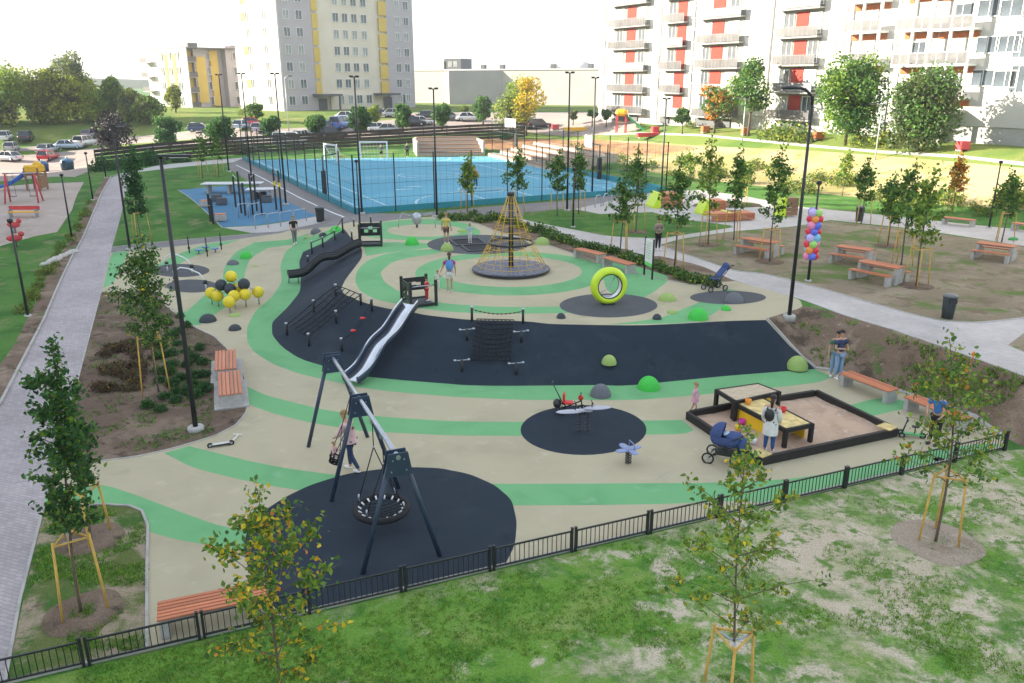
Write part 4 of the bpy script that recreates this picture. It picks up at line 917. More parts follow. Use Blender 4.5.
# ---------------------------------------------------------------- sandbox with play tables
W_, S_, E_, N_ = PZ(687,419), PZ(757,466), PZ(896,436), PZ(816,397)
T = thing('sandbox', 'large sandbox with black timber edging', 'sandbox', S_); o = S_
def plank(T, a, b, h=.26, w=.12, nm='edging_board', m=None):
    d = b-a; c = (a+b)/2-o; ang = math.atan2(d.y, d.x); MB().box((c.x, c.y, h/2), (d.length, w, h), ang, bev=.012).build(nm, m or K_BWOOD, T)
dd = lambda a, b: (b-a).normalized()*.17
plank(T, W_, S_-dd(W_, S_)*0); plank(T, S_+dd(S_, E_)*.5, E_); plank(T, E_+dd(E_, N_)*.5, N_-dd(E_, N_)*0); 
Mx = PZ(777,403.5); My = PZ(737,409); plank(T, N_+dd(N_, Mx)*.5, Mx); plank(T, W_+dd(W_, My)*.5, My)
sp = MB(); n = 26; pts = [W_, S_, E_, N_]
for i in range(n+1):
    for j in range(n+1):
        u_, v = i/n, j/n; p = (W_*(1-u_)+S_*u_)*(1-v)+(N_*(1-u_)+E_*u_)*v-o; sp.v.append((p.x, p.y, .07+.05*noise.noise(Vector((p.x*1.3, p.y*1.3, 0)))+.02*noise.noise(Vector((p.x*5, p.y*5, 3)))))
for i in range(n):
    for j in range(n): sp.f.append([i*(n+1)+j, (i+1)*(n+1)+j, (i+1)*(n+1)+j+1, i*(n+1)+j+1]); sp.mi.append(0); sp.sm.append(True)
sp.build('sand', M_SAND, T)
for c in (S_, E_):
    q = c-o; v_ = ((W_+S_+E_+N_)/4-o-q).normalized()*.28; MB().box((q.x+v_.x, q.y+v_.y, .275), (.42,.42,.03), .6).build('corner_seat', K_YWOOD, T)
def ptable(lab, cs, z, panels, topm, dims=.09):
    C = [PZ(x, y, z) for x, y in cs]; o_ = sum(C, Vector())/4; o_.z = 0; T = thing('sand_play_table', lab, 'play table', o_, group='play tables of the sandbox')
    L_ = [c-o_ for c in C]; q = MB(); q.add([(p.x, p.y, z) for p in L_]+[(p.x, p.y, z-.03) for p in L_], [(0,1,2,3),(7,6,5,4)]+[(i,i+4,(i+1)%4+4,(i+1)%4) for i in range(4)]); q.build('table_top', topm, T)
    for i in range(4):
        a, b = L_[i], L_[(i+1)%4]; d = b-a; c = (a+b)/2; ang = math.atan2(d.y, d.x)
        MB().box((c.x, c.y, z-.055), (d.length+.06, .07, .13), ang).build('frame', K_BWOOD, T); MB().box((a.x, a.y, (z-.0)/2), (.11,.11,z-.005), ang).build('leg', K_BWOOD, T)
    for (i, t0, t1) in panels:
        a, b = L_[i], L_[(i+1)%4]; a2, b2 = a.lerp(b, t0), a.lerp(b, t1); d = b2-a2; c = (a2+b2)/2; cc = c*.9; MB().box((cc.x, cc.y, (z-.15)/2+.05), (d.length, .04, z-.22), math.atan2(d.y, d.x)).build('side_panel', K_YPL, T)
    return T, o_, L_
ptable('higher square play table at the back edge of the sandbox', [(717,389.5),(736,401),(779,391.5),(758,383.5)], .72, [(1,.55,.95),(2,.1,.9)], K_TWOOD)
T2, o2, L2 = ptable('long play table with sand and toys running into the sandbox', [(734,402),(786,429),(812,423.5),(759,396)], .62, [(0,.1,.62),(2,.05,.25),(3,.1,.9)], K_YWOOD)
for nm, lab, x, y, m_, z in (('toy_bucket','red toy bucket on the long play table',783,412,K_REDP,.62),('toy_bucket','magenta toy bucket in the sand behind the blue pram',742,424,mat('magenta_plastic',(.7,.04,.45),.4),.1),('toy_mould','yellow toy mould in the sand by the pram',738,430,K_YPL,.1),('toy_mould','orange toy mould on the play table rim',748,404,mat('orange_plastic',(.8,.3,.03),.4),.62),('toy_mould','white toy cup in the sand left of the woman in white',753,444,K_WHT,.1)):
    p = PZ(x, y, z); q = MB(); q.lathe([(.001,0),(.07,0),(.10,.15),(.085,.15),(.06,.03),(.001,.03)], seg=14); o = q.build(nm, m_, None, p); tag(o, lab, 'sand toy')
# ---------------------------------------------------------------- low garden fence
F0, F1 = PZ(-40, fline(-40)+1), PZ(1004,450.5)
d = F1-F0; L_ = d.length; npan = round(L_/1.95); fo = F0.copy(); ang = math.atan2(d.y, d.x)
T = thing('garden_fence', 'low black metal fence along the front of the playground', 'fence', fo, ang)
post = MB(); post.box((0,0,.27), (.05,.05,.66)); post.box((0,0,.61), (.06,.06,.02)); P0_ = post.build('fence_post', K_BLK, T)
w_ = L_/npan; pn = MB(); pn.box((w_/2,0,.53), (w_-.12,.03,.035)); pn.box((w_/2,0,.09), (w_-.12,.03,.035)); nb = 17
for k in range(nb): pn.box((.09+(w_-.18)*k/(nb-1),0,.31), (.014,.014,.42))
PN = pn.build('fence_panel', K_BLK, T)
for k in range(npan+1):
    for s in ((-.045, .045) if k < npan*.62 else (0,)):
        c = P0_.copy(); COL.objects.link(c); c.parent = T; c.location = (k*w_+s,0,0)
        if s == 0: c.scale = (2.0,1.5,1)
    if 0 < k < npan: c = PN.copy(); COL.objects.link(c); c.parent = T; c.location = (k*w_,0,0)
bpy.data.objects.remove(P0_)
# ---------------------------------------------------------------- benches
def slats(mb, L_, W_, z, n, t=.04, gap=.025):
    w = (W_-gap*(n-1))/n
    for k in range(n): mb.box((0, -W_/2+w/2+k*(w+gap), z), (L_, w, t), bev=.006)
def bench(lab, A, B, W_=.5, z=.46, n=5, grp='wooden benches with concrete ends', zg=None, base=False, Lmul=1.0):
    g = G(*A); zz_ = g.z if zg is None else zg; a, b = PZ(A[0], A[1], zz_+z), PZ(B[0], B[1], zz_+z); zz2 = zt((a.x+b.x)/2, (a.y+b.y)/2)
    a, b = PZ(A[0], A[1], zz2+z), PZ(B[0], B[1], zz2+z); c = (a+b)/2; c.z = zz2; L_ = (b-a).length*Lmul
    T = thing('bench', lab, 'bench', c, yaw(a, b), group=grp)
    q = MB(); slats(q, L_, W_, z-.02, n); q.build('seat', K_OWOOD, T)
    for s in (-1, 1): MB().box((s*(L_/2-.11), 0, (z-.045)/2-.03), (.16, W_-.03, z+.015), bev=.01).build('leg', K_CONC, T)
    MB().box((0, 0, z-.07), (L_-.3, W_-.12, .055)).build('frame', K_CONC, T)
    if base: MB().box((.0, 0, .02), (L_+.25, W_+.35, .06)).build('base_slab', K_CONC, T)
    return T
bench('long wooden bench inside the low fence at the lower left', (157,611), (266,588), .62, n=6)
bench('wooden bench on the right, just behind the man in the navy shirt', (845,371.5), (894,390), .55)
bench('wooden bench on the right, half hidden by the young tree and the person in blue', (910,395), (968,419), .55)
bench('short slatted bench by the planted bed, the farther of two', (225.5,350), (225.5,369), .72, n=6, base=True)
bench('short slatted bench by the planted bed, the nearer of two', (229,371), (230.5,394), .72, n=6, base=True)
bench('wooden bench behind the lime ring, left of its twin', (577,248), (603,254), .55)
bench('wooden bench behind the lime ring, nearer the info board', (606,256.5), (632,264), .55)
bench('wooden bench beside the path below the dry bank', (944,216.5), (975,220), .6)
bench('wooden bench cut by the right edge of the photo below the dry bank', (1014,222), (1048,227), .6)
def picnic(lab, A, B, zt_=.76):
    g = G(*A); a, b = PZ(A[0], A[1], g.z+zt_), PZ(B[0], B[1], g.z+zt_); c = (a+b)/2; c.z = zt(c.x, c.y); L_ = (b-a).length
    T = thing('picnic_table', lab, 'picnic table', c, yaw(a, b), group='wooden picnic tables on concrete ends')
    q = MB(); slats(q, L_, .72, zt_-.02, 6); q.build('table_top', K_OWOOD, T)
    for s in (-1, 1): MB().box((s*(L_/2-.09), 0, (zt_-.045)/2-.03), (.15, .66, zt_+.015), bev=.01).build('leg', K_CONC, T)
    MB().box((0, 0, zt_-.08), (L_-.28, .55, .06)).build('frame', K_CONC, T)
    for s in (-1, 1):
        q = MB(); 
        w = .085
        for k in range(4): q.box((-.05, s*.72-.15+k*.1, .44), (L_, .08, .04))
        bo = q.build('seat', K_OWOOD, T)
        for t in (-1, 1): MB().box((t*(L_/2-.09)-.05, s*.72, .19), (.15, .36, .46), bev=.01).build('seat_leg', K_CONC, bo)
    return T
picnic('picnic table nearest the info board, behind a young tree', (744,238.5), (778,243.5))
picnic('picnic table right of the balloon column, the farther of two', (838,245.5), (872,250))
picnic('picnic table with a young staked tree at its right end, nearest the walkway', (862,260), (902,267.5))
picnic('picnic table at the right edge with a green bag on it', (978,242.5), (1016,247))
g = G(1012,250); o = MB().sphere((0,0,.0), .2, 14, 8, (1.3,.7,.6), -.5).build('bag', mat('green_cloth', (.10,.35,.12), .8), None, G(1010,256)+Vector((0,0,.86))); tag(o, 'small green bag lying on the picnic table at the right edge', 'bag')
# lime and timber loungers by the plaza
def planter(lab, x, y, w_, d_, h_, lime, rz=.2):
    g = G(x, y); T = thing('seat_box', lab, 'seat box', g, rz, group='timber seat boxes with lime ends')
    q = MB(); n = 5
    for k in range(n): q.box((0, -d_/2+d_*(k+.5)/n, h_-.03), (w_, d_/n-.02, .05))
    for k in range(4): q.box((0, -d_/2, .08+(h_-.12)*(k+.5)/4), (w_, .05, (h_-.12)/4-.02)); q.box((w_/2, 0, .08+(h_-.12)*(k+.5)/4), (.05, d_, (h_-.12)/4-.02))
    q.build('timber_box', K_OWOOD if lime != 2 else K_BRWOOD, T)
    if lime: q = MB(); q.m = 0; q.prism([(-.5,0),(.05,0),(.05,h_+.08),(-.1,h_+.08),(-.5,.12)], -d_/2-.03, d_/2+.03); R_ = Matrix(((1,0,0),(0,0,1),(0,1,0))); q.v = [tuple(R_ @ Vector(v)+Vector((-w_/2,0,0))) for v in q.v]; q.build('lime_end', K_LIME, T)
planter('timber seat box with a sloping lime end, left by the court', 667,206.5, 1.7,1.5,1.0, 1)
planter('timber seat box with a lime end, tallest of the pair on the plaza', 713,213.5, 1.2,1.2,.95, 1)
planter('low timber seat box in front of the tall one', 721,220.5, 1.9,1.2,.55, 0)
planter('low timber seat box with a lime end at the right of the group', 738,219.5, 1.7,1.2,.5, 1)
planter('brown timber cabinet by the path behind the balloon column', 788,216, .9,.7,1.25, 2)
# log and low mound edging
g = G(727,206); o = MB().sphere((0,0,0), 2.6, 24, 8, (1,.32,.13), -.1).build('soil_mound', M_DIRT, None, g); tag(o, 'low dark soil mound beside the path under the bank', 'soil mound')
# ---------------------------------------------------------------- bins
def bin_(lab, x, y, h=.85, w=.42, rot=0, big=False):
    g = G(x, y); T = thing('litter_bin', lab, 'litter bin', g, rot)
    q = MB(); n = 20
    q.lathe([(.001,0),(w*.40,0),(w*.5,h*.85),(w*.52,h*.86),(w*.52,h*.92),(.001,h*.9)], seg=n); q.build('body', mat('bin_grey_green', (.06,.075,.08), .55), T)
    q = MB(); q.sphere((0,0,h*.9), w*.54, 20, 10, (1,1,.35), 0); q.build('lid', mat('bin_lid_grey', (.13,.14,.15), .5), T)
    q = MB(); q.box((0,-w*.49,h*.72), (w*.55,.05,.14)); q.sphere((w*.1,-w*.47,h*.55), .05, 10, 6, (1,.4,1)); q.build('opening', K_BLK, T)
bin_('dark grey litter bin alone beside the pale walkway on the right', 947,318, .95,.5)
bin_('dark litter bin beside the asphalt path near the fitness area', 320.5,221.5, 1.05,.62); bin_('dark litter bin by the far path behind the balloon column', 859,221, 1.0,.55)
# big recycling containers at the parking lot
for (x, y, c, lab) in ((43,172,(.02,.06,.16),'dark blue recycling container with a domed lid by the parking lot'), (68,170,(.03,.07,.10),'dark teal recycling container right of the blue one')):
    g = G(x, y); T = thing('recycling_container', lab, 'waste container', g); m_ = mat('container_%s' % ('blue' if x < 50 else 'teal'), c, .4)
    q = MB(); q.lathe([(.001,0),(.7,0),(.78,.9),(.74,1.05),(.001,1.05)], seg=18); q.build('body', m_, T); q = MB(); q.sphere((0,0,1.04), .74, 18, 10, (1,1,.5), 0); q.build('lid', mat('container_lid', (.08,.16,.28), .35), T)
    q = MB(); q.tube([(0,0,1.35),(0,0,1.55)], .06, 8); q.build('lifting_eye', K_GALV, T); q = MB(); q.box((0,-.72,1.05), (.35,.1,.25)); q.build('opening', K_BLK, T)
# ---------------------------------------------------------------- lamps
LAMPG = mat('lamp_glass', (.65,.67,.70), .2)
def lamp(lab, base, top, kind='arm', m=None, dirx=-1, hcap=None, grp='black lamp posts', foot=True):
    g = G(*base); h = htop(g, top[1]); T = thing('street_lamp' if kind != 'short' else 'path_lamp', lab, 'street lamp', g, group=grp); m = m or K_BLK
    tp = PY(top[0], top[1], g.y)-g; rt = .062 if h > 6 else .05
    MB().tube([(0,0,-.1), (tp.x*.0, 0, h*.5), (0, 0, h)], [rt*1.25, rt, rt*.75], 12).build('pole', m, T)
    if foot: MB().lathe([(.001,-.1),(.24,-.1),(.24,.10),(.22,.13),(.001,.13)] if h > 6 else [(.001,-.1),(.15,-.1),(.15,.06),(.001,.06)], seg=16).build('footing', K_CONC, T)
    if kind == 'arm':
        q = MB(); q.box((dirx*.38,0,h-.02), (.95,.16,.07), bev=.015); hd = q.build('lamp_head', m if m is not K_BLK else K_BLK, T); MB().box((dirx*.5,0,h-.062), (.5,.12,.02)).build('lens', LAMPG, hd)
    elif kind == 'curve':
        q = MB(); q.tube([(0,0,h-.3),(dirx*.05,0,h),(dirx*.3,0,h+.22),(dirx*.6,0,h+.28)], .05, 8); q.build('arm', m, T)
        q = MB(); q.sphere((dirx*.8,0,h+.27), .34, 14, 8, (1,.4,.22)); hd = q.build('lamp_head', K_BLK, T); q = MB(); q.sphere((dirx*.8,0,h+.25), .28, 14, 8, (1,.38,.24)); q.build('lens', LAMPG, hd)
    elif kind == 'short':
        q = MB(); q.lathe([(.001,0),(.10,0),(.12,.10),(.09,.16),(.001,.17)], (0,0,h-.02), 14); q.build('lamp_head', m, T)
    elif kind == 'flood':
        q = MB(); q.box((0,0,h+.0), (.6,.06,.06)); q.build('crossbar', m, T)
        for s in (-1, 1): q = MB(); q.box((s*.2,-.06,h+.06), (.24,.2,.07)); q.build('lamp_head', m, T)
    return T
lamp('tall black lamp post in the planted bed on the left', (196,430), (165,155), 'arm', dirx=1)
lamp('tall black lamp post beside the left walkway, behind the bed', (130,250), (117,125), 'arm', dirx=1)
lamp('tall black lamp post with a curved arm at the right end of the slope', (789,318), (812,96), 'curve', dirx=-1)
lamp('short black path lamp at the left edge of the photo', (28,316), (10,222), 'short'); lamp('short black path lamp by the old playground, the nearer one', (72,238), (62,176), 'short')
lamp('short black path lamp by the old playground, the middle one', (93,200), (87,154), 'short'); lamp('short black path lamp at the parking end of the left walkway', (106,177.5), (102,147), 'short')
lamp('tall floodlight post between the lawn and the asphalt path, leftmost', (229,172), (220,75), 'flood'); lamp('tall floodlight post right of the leftmost one by the fitness area', (252,183), (244,74), 'flood')
lamp('tall floodlight post at the right corner of the fitness area', (286,205), (279,74), 'flood'); lamp('tall floodlight post at the near left corner of the court', (362,214), (359,77), 'flood')
lamp('tall floodlight post on the near side of the blue court', (437,217), (434.5,89), 'flood'); lamp('tall floodlight post rising behind the rope cone and trees', (567,211), (569,73), 'flood')
lamp('tall floodlight post at the right side of the court with a basketball hoop beside it', (592,196), (594,78), 'flood'); lamp('tall floodlight post at the right corner of the court', (661,196), (666,99), 'flood')
lamp('short black lamp standing beside the court corner post', (360,226), (359,162), 'short'); lamp('short black lamp on the lawn right of the rope cone', (573,227), (573,170), 'short')
lamp('black path lamp carrying the balloon column', (808,281), (817,184), 'short'); lamp('black lamp at the foot of the dry bank on the right', (989,228), (999.5,163), 'short')
M_LG = mat('light_grey_lamp_steel', (.5,.52,.54), .4, .3)
lamp('pale grey lamp post on the upper lawn between the two big trees', (875,160), (880,107), 'curve', M_LG, -1, grp='pale lamp posts on the upper lawn', foot=False); lamp('pale grey lamp post on the upper lawn left of the maple', (742,143), (744,99), 'curve', M_LG, -1, grp='pale lamp posts on the upper lawn', foot=False)
lamp('pale grey lamp post by the grey tower lawn', (289,132), (287,78), 'curve', M_LG, 1, grp='pale lamp posts on the upper lawn', foot=False)
# balloons
g = G(808,281); bt = htop(g, 209); bb_ = htop(g, 259)
T = thing('balloon_column', 'column of many coloured balloons tied to the path lamp', 'balloons', (g.x-.02, g.y-.02, g.z+bb_)); cols = [(.75,.03,.08),(.8,.25,.45),(.1,.25,.8),(.55,.45,.8),(.8,.3,.05),(.35,.70,.15),(.10,.16,.70),(.75,.1,.45),(.2,.5,.75)]
k = 0
for ring in range(8):
    for j in range(4):
        a = j*PI/2+ring*.75; m_ = mat('balloon_%d' % (k % 9), cols[(k*5+ring) % 9], .25, var=.02, spec=.6)
        z = .15+(bt-bb_-.3)*ring/7; q = MB(); r_ = random.uniform(.155,.19); q.sphere((.17*math.cos(a), .17*math.sin(a), z), r_, 14, 9, (1,1,1.12)); q.build('balloon', m_, T); k += 1
# ---------------------------------------------------------------- info board
g = G(644,275); gb = G(652,279.5); c = (g+gb)/2; T = thing('info_board', 'info board with white and green panel on two black posts', 'sign', c, yaw(g, gb)); L_ = (gb-g).length
h_ = htop(g, 236)
for s in (-1, 1): MB().tube([(s*L_/2,0,-.05),(s*L_/2,0,h_)], .045, 10).build('post', K_BLK, T)
M_BOARD = mat('board_white', (.72,.75,.74), .4, var=.03); q = MB(); q.box((0,0,h_-.62), (L_-.1,.04,1.05)); q.build('panel', M_BOARD, T); MB().box((0,0,h_-1.2), (L_-.1,.045,.16)).build('panel', mat('board_green', (.12,.62,.14), .4), T)
q = MB(); 
for k in range(7): q.box((-.05+random.uniform(-.02,.05),-.024,h_-.25-k*.11), (L_*random.uniform(.4,.62),.006,.025))
q.build('print_lines', mat('board_print', (.30,.42,.34), .5), T)
# ---------------------------------------------------------------- court fence, posts, hoops, goals
def fence_side(T, o, P, Q, n, h=4.0, skip0=False):
    for k in range(1 if skip0 else 0, n+1):
        p = P.lerp(Q, k/n); z = zt(p.x, p.y); MB().box((p.x-o.x, p.y-o.y, z+h/2-.05-o.z), (.08,.08,h+.1)).build('post', K_BLK, T)
    d = (Q-P); L_ = d.length; ang = math.atan2(d.y, d.x); c = (P+Q)/2
    q = MB()
    for zz_ in (.06, 1.0, 2.0, 3.0, h-.03):
        q.tube([(P.x-o.x, P.y-o.y, zt(P.x,P.y)+zz_-o.z), (Q.x-o.x, Q.y-o.y, zt(Q.x,Q.y)+zz_-o.z)], .012, 4)
    m = int(L_/.5)
    for j in range(m): p = P.lerp(Q, (j+.5)/m); z = zt(p.x, p.y)-o.z; q.tube([(p.x-o.x, p.y-o.y, z), (p.x-o.x, p.y-o.y, z+h)], .006, 3, cap=False)
    q.build('wire_mesh', mat('green_grey_wire', (.10,.16,.15), .5), T)
    q = MB(); q.box((c.x-o.x, c.y-o.y, zt(c.x,c.y)+.22-o.z), (L_,.03,.42), ang); q.build('base_board', mat('teal_board', (.03,.25,.33), .5), T)
FA, FB, FC, FD = [p.copy() for p in (CA, CB, CC, CD)]
cen = (FA+FB+FC+FD)/4
FA, FB, FC, FD = [p+(p-cen).normalized()*.15 for p in (FA, FB, FC, FD)]
for nm_, (P_, Q_, n_, lab) in {'l': (FC, FA, 13, 'tall wire fence on the left side of the blue court'), 'n': (FA, FB, 9, 'tall wire fence on the near side of the blue court'), 'r': (FB, FD, 12, 'tall wire fence on the right side of the blue court')}.items():
    o = P_.copy(); o.z = zt(o.x, o.y); T = thing('court_fence', lab, 'fence', o); fence_side(T, o, P_, Q_, n_)
def hoop(lab, px, py, rz, top):
    g = G(px, py); T = thing('basketball_hoop', lab, 'basketball hoop', g, rz)
    MB().box((0,0,1.0), (.4,.35,2.0), bev=.04).build('pole_padding', K_BLK, T); MB().tube([(0,0,0),(0,0,3.1),(0,-1.1,3.3)], .07, 10).build('pole', mat('dark_green_steel', (.10,.13,.14), .4), T)
    MB().box((0,-1.15,3.45), (1.8,.05,1.05)).build('backboard', K_WHT, T); q = MB()
    for (x, z, sx, sz) in ((0,3.45+.22,.59,.04),(0,3.45-.22,.59,.04),(-.28,3.45,.04,.44),(.28,3.45,.04,.44)): q.box((x,-1.18,z), (sx,.01,sz))
    q.build('target_square', K_BLK, T); q = MB(); q.tube([(.22*math.cos(a*PI/8), -1.42+.22*math.sin(a*PI/8), 3.05) for a in range(16)], .018, 6, closed=True); q.build('rim', mat('orange_steel', (.7,.15,.02), .4), T)
hoop('basketball hoop at the left side of the court', 325,196, math.radians(100), 0); hoop('basketball hoop with white backboard at the right side of the court', 599,179, math.radians(-75), 0)
hoop('basketball hoop at the far end of the court before the terrace', 516,150, math.radians(-40), 0)
def goal(lab, px, py, rz, w_=3.0, h_=2.0, net_=True):
    g = G(px, py); T = thing('football_goal', lab, 'goal', g, rz)
    for s in (-1,1): MB().box((s*w_/2,0,h_/2), (.16,.16,h_)).build('post', K_WHT, T); MB().tube([(s*w_/2,0,h_-.05),(s*w_/2,1.0,0)], .03, 6).build('stay', K_WHT, T)
    MB().box((0,0,h_+.08), (w_+.16,.16,.16)).build('crossbar', K_WHT, T); q = MB()
    for k in range(9): q.tube([(-w_/2+w_*k/8,.05,h_),(-w_/2+w_*k/8,.9,.1)], .010, 3, cap=False)
    for k in range(6): q.tube([(-w_/2,.05+.17*k,h_-.38*k),(w_/2,.05+.17*k,h_-.38*k)], .010, 3, cap=False)
    q.build('net', K_WHT, T)
goal('white football goal at the far end of the court with a keeper', 374,159.5, .05, 3.1, 1.9); goal('white football goal standing sideways left of the keeper', 331,160.5, -.9, 3.0, 1.7)
# ---------------------------------------------------------------- stepped seating terrace
def terrace(lab, A, B, depth, rows, rise):
    a, b = G(*A), G(*B); c = (a+b)/2; L_ = (b-a).length; T = thing('stepped_seating', lab, 'stepped seating', c, yaw(a, b))
    for k in range(rows):
        MB().box((0, depth*(k+.5), rise*(k+.5)-.3), (L_, depth-.004, rise+.6)).build('step', mat('terrace_concrete', (.44,.37,.31), .9), T)
        q = MB(); 
        for j in range(4): q.box((0, depth*k+.10+.2*j, rise*(k+1)+.06), (L_-.3,.18,.06))
        q.build('plank_seat', K_BRWOOD, T)
    for s in ((-1, 1) if rise > .35 else ()): MB().box((s*(L_/2+.12), depth*rows/2, rise*rows/2-.35), (.24, depth*rows+.1, rise*rows+.5)).build('end_wall', mat('terrace_end', (.42,.36,.30), .9), T)
    return T
terrace('left bank of stepped seating at the far end of the court', (419,156.5), (483,155.5), 1.5, 5, .36)
terrace('right bank of stepped seating curving beside the court corner', (488,156), (552,171), 1.5, 5, .30)
# ---------------------------------------------------------------- dark slatted parking fence
pts = [(97,169),(155,162.5),(212,157),(255,153.5),(320,149.5),(400,145),(470,140.5),(524,138)]
W = [G(*p) for p in pts]; n_all = 0
for i in range(len(W)-1):
    a, b = W[i], W[i+1]; d = b-a; L_ = math.hypot(d.x, d.y); T = thing('timber_fence', 'dark slatted timber fence %s' % ('left of the dark red tree','behind the young lawn trees','left of the tallest goal fence','behind the stray goal','behind the keeper and goal','behind the left stepped seating','ending below the yellow tree')[i], 'fence', a, yaw(a, b), group='dark slatted fence along the parking lot')
    m = max(1, int(L_/2.5))
    for k in range(m+1): MB().box((L_*k/m,0,1.0+d.z*k/m), (.1,.1,2.3)).build('post', K_BWOOD, T)
    q = MB(); sl = math.atan2(d.z, L_)
    for k in range(5): q.box((L_/2, -.06, .28+.42*k+d.z/2), (L_, .035, .34), M=Matrix.Rotation(-sl, 3, 'Y'))
    q.build('slat_panel', mat('dark_brown_slats', (.055,.04,.032), .8, var=.3, scale=4), T)
# ---------------------------------------------------------------- fitness equipment
def px2(a, b): return G(a, b)
g = G(250,215); T = thing('pull_up_rig', 'black pull-up frame with several posts on the blue surface', 'fitness frame', g)
posts = [(236,207,2.45),(241.5,213,3.0),(245.5,216,2.3),(253,214.5,2.9),(257,211,2.8),(262,214.5,1.6)]
tops = []
for x, y, h_ in posts:
    p = G(x, y)-g; MB().box((p.x,p.y,h_/2), (.11,.11,h_)).build('post', K_BLK, T); tops.append((p, h_))
for i, j, z in ((0,1,2.35),(1,2,2.2),(3,4,2.6),(1,3,2.75),(4,5,1.5)): MB().tube([tops[i][0]+Vector((0,0,z)), tops[j][0]+Vector((0,0,z))], .022, 8).build('bar', K_GALV, T)
g = G(279,210); T = thing('pull_up_bar', 'pair of black posts with a yellow collar at the edge of the blue surface', 'fitness frame', g)
for x, y in ((276.5,209.5), (281.5,212)): p = G(x, y)-g; MB().box((p.x,p.y,1.45), (.11,.11,2.9)).build('post', K_BLK, T); MB().box((p.x,p.y,1.9), (.14,.14,.3)).build('collar', K_YELB, T)
a_, b_ = G(276.5,209.5)-g, G(281.5,212)-g; MB().tube([a_+Vector((0,0,2.7)), b_+Vector((0,0,2.7))], .022, 8).build('bar', K_GALV, T)
g = G(212.5,223); T = thing('fitness_post', 'two dark exercise posts at the near corner of the blue surface', 'fitness frame', g)
for x, y, h_ in ((211,221.5,1.95), (213.5,224,1.75)): p = G(x, y)-g; MB().box((p.x,p.y,h_/2), (.14,.12,h_)).build('post', K_BLK, T)
MB().tube([(-.2,0,1.2),(.25,0,1.2)], .025, 8).build('bar', K_GALV, T)
for k, (x, y) in enumerate(((262,228), (274.5,227), (287,225.5), (300.5,223.5), (245,217), (255,217))):
    g = G(x, y); T = thing('push_up_bar', ('low steel push-up bar on the slab, leftmost of four','low steel push-up bar on the slab, second from the left','low steel push-up bar on the slab, third from the left','low steel push-up bar on the slab nearest the litter bin','low steel bar under the pull-up rig, left','low steel bar under the pull-up rig, right')[k], 'fitness bar', g, .9, group='low steel exercise bars'); q = MB(); q.tube([(-.5,0,0),(-.5,0,.85),(-.42,0,.95),(.42,0,.95),(.5,0,.85),(.5,0,0)], .028, 8); q.build('bar', K_GALV, T)
def gtable(lab, x, y, rz, w_=1.9, d_=1.1, h_=.78, top=None, grp='outdoor game tables'):
    g = G(x, y); T = thing('game_table', lab, 'table', g, rz, group=grp); MB().box((0,0,h_), (w_,d_,.08), bev=.02).build('table_top', top or mat('pale_table_top', (.55,.56,.58), .6), T)
    for s in (-1,1): MB().box((s*w_*.32,0,h_/2-.03), (.16,d_*.7,h_-.06)).build('leg', K_CONC, T)
gtable('pale outdoor table at the far left of the blue surface', 220,193, .05, 2.6,1.5); gtable('outdoor table with seats right of the pull-up rig', 262,199, .1, 2.2,1.3)
gtable('outdoor table beyond the pull-up rig on the blue surface', 250,192.5, .1, 2.2,1.2)
for k, (x, y, c) in enumerate(((217,201,1), (222,204.5,1), (206,206.5,0), (221,220.5,0), (267,202,1), (262,197.5,1))):
    g = G(x, y); T = thing('cube_seat', ('dark concrete cube seat beside the pale table, farther','dark concrete cube seat beside the pale table, nearer','pale cube seat at the left edge of the blue surface','pale cube seat with a red top at the near edge of the blue surface','dark cube seat by the right game table, nearer','dark cube seat by the right game table, farther')[k], 'cube seat', g, .2, group='cube seats on the fitness surface'); MB().box((0,0,.22), (.75,.6,.44), bev=.04).build('block', K_CONC if not c else mat('dark_concrete', (.10,.11,.13), .8), T); MB().box((0,0,.46), (.7,.55,.05), bev=.01).build('seat', K_OWOOD if not c else K_DKB, T)
# bike racks on the plaza
for k in range(5):
    g = G(598+k*8, 207-k*1.8); T = thing('bike_rack', 'steel bike rack hoop on the plaza, %s' % ('nearest the court lawn','second from the lawn','in the middle','second from the seat boxes','nearest the seat boxes')[k], 'bike rack', g, .9, group='bike rack hoops'); MB().tube([(-.4,0,0),(-.4,0,.6),(-.2,0,.85),(.2,0,.85),(.4,0,.6),(.4,0,0)], .03, 8).build('hoop', K_GALV, T)
# ---------------------------------------------------------------- old playground on the left
M_RP = mat('old_red_paint', (.55,.06,.07), .5); M_BP = mat('old_blue_paint', (.03,.14,.50), .35); M_YP = mat('old_yellow_paint', (.80,.45,.03), .4)
g = G(38,190); T = thing('play_tower', 'old play tower with blue slide and yellow roof on the sand', 'play tower', g)
a_ = htop(g, 160)
for x in (-.55,.55):
    for y in (-.55,.55): MB().box((x,y,a_*.38), (.12,.12,a_*.76)).build('post', K_BRWOOD, T)
MB().box((0,0,1.3), (1.3,1.3,.1)).build('deck', K_BRWOOD, T); MB().box((.6,0,.7), (.06,1.0,1.0)).build('climbing_panel', K_BRWOOD, T); q = MB(); q.box((0,0,a_*.72), (1.2,1.2,.6), bev=.1); q.sphere((.3,0,a_*.83), .35, 12, 8); q.build('roof', M_YP, T)
q = MB(); e = G(12,188)-g; P = smoothpath([Vector((-.6,0,1.5)), Vector((e.x*.45,0,.9)), Vector((e.x*.8,0,.35)), Vector((e.x,0,.22))], 5); sweep(q, P, [(-.3,.2),(-.27,.2),(-.27,.03),(.27,.03),(.27,.2),(.3,.2),(.3,-.03),(-.3,-.03)]); q.build('slide', M_BP, T)
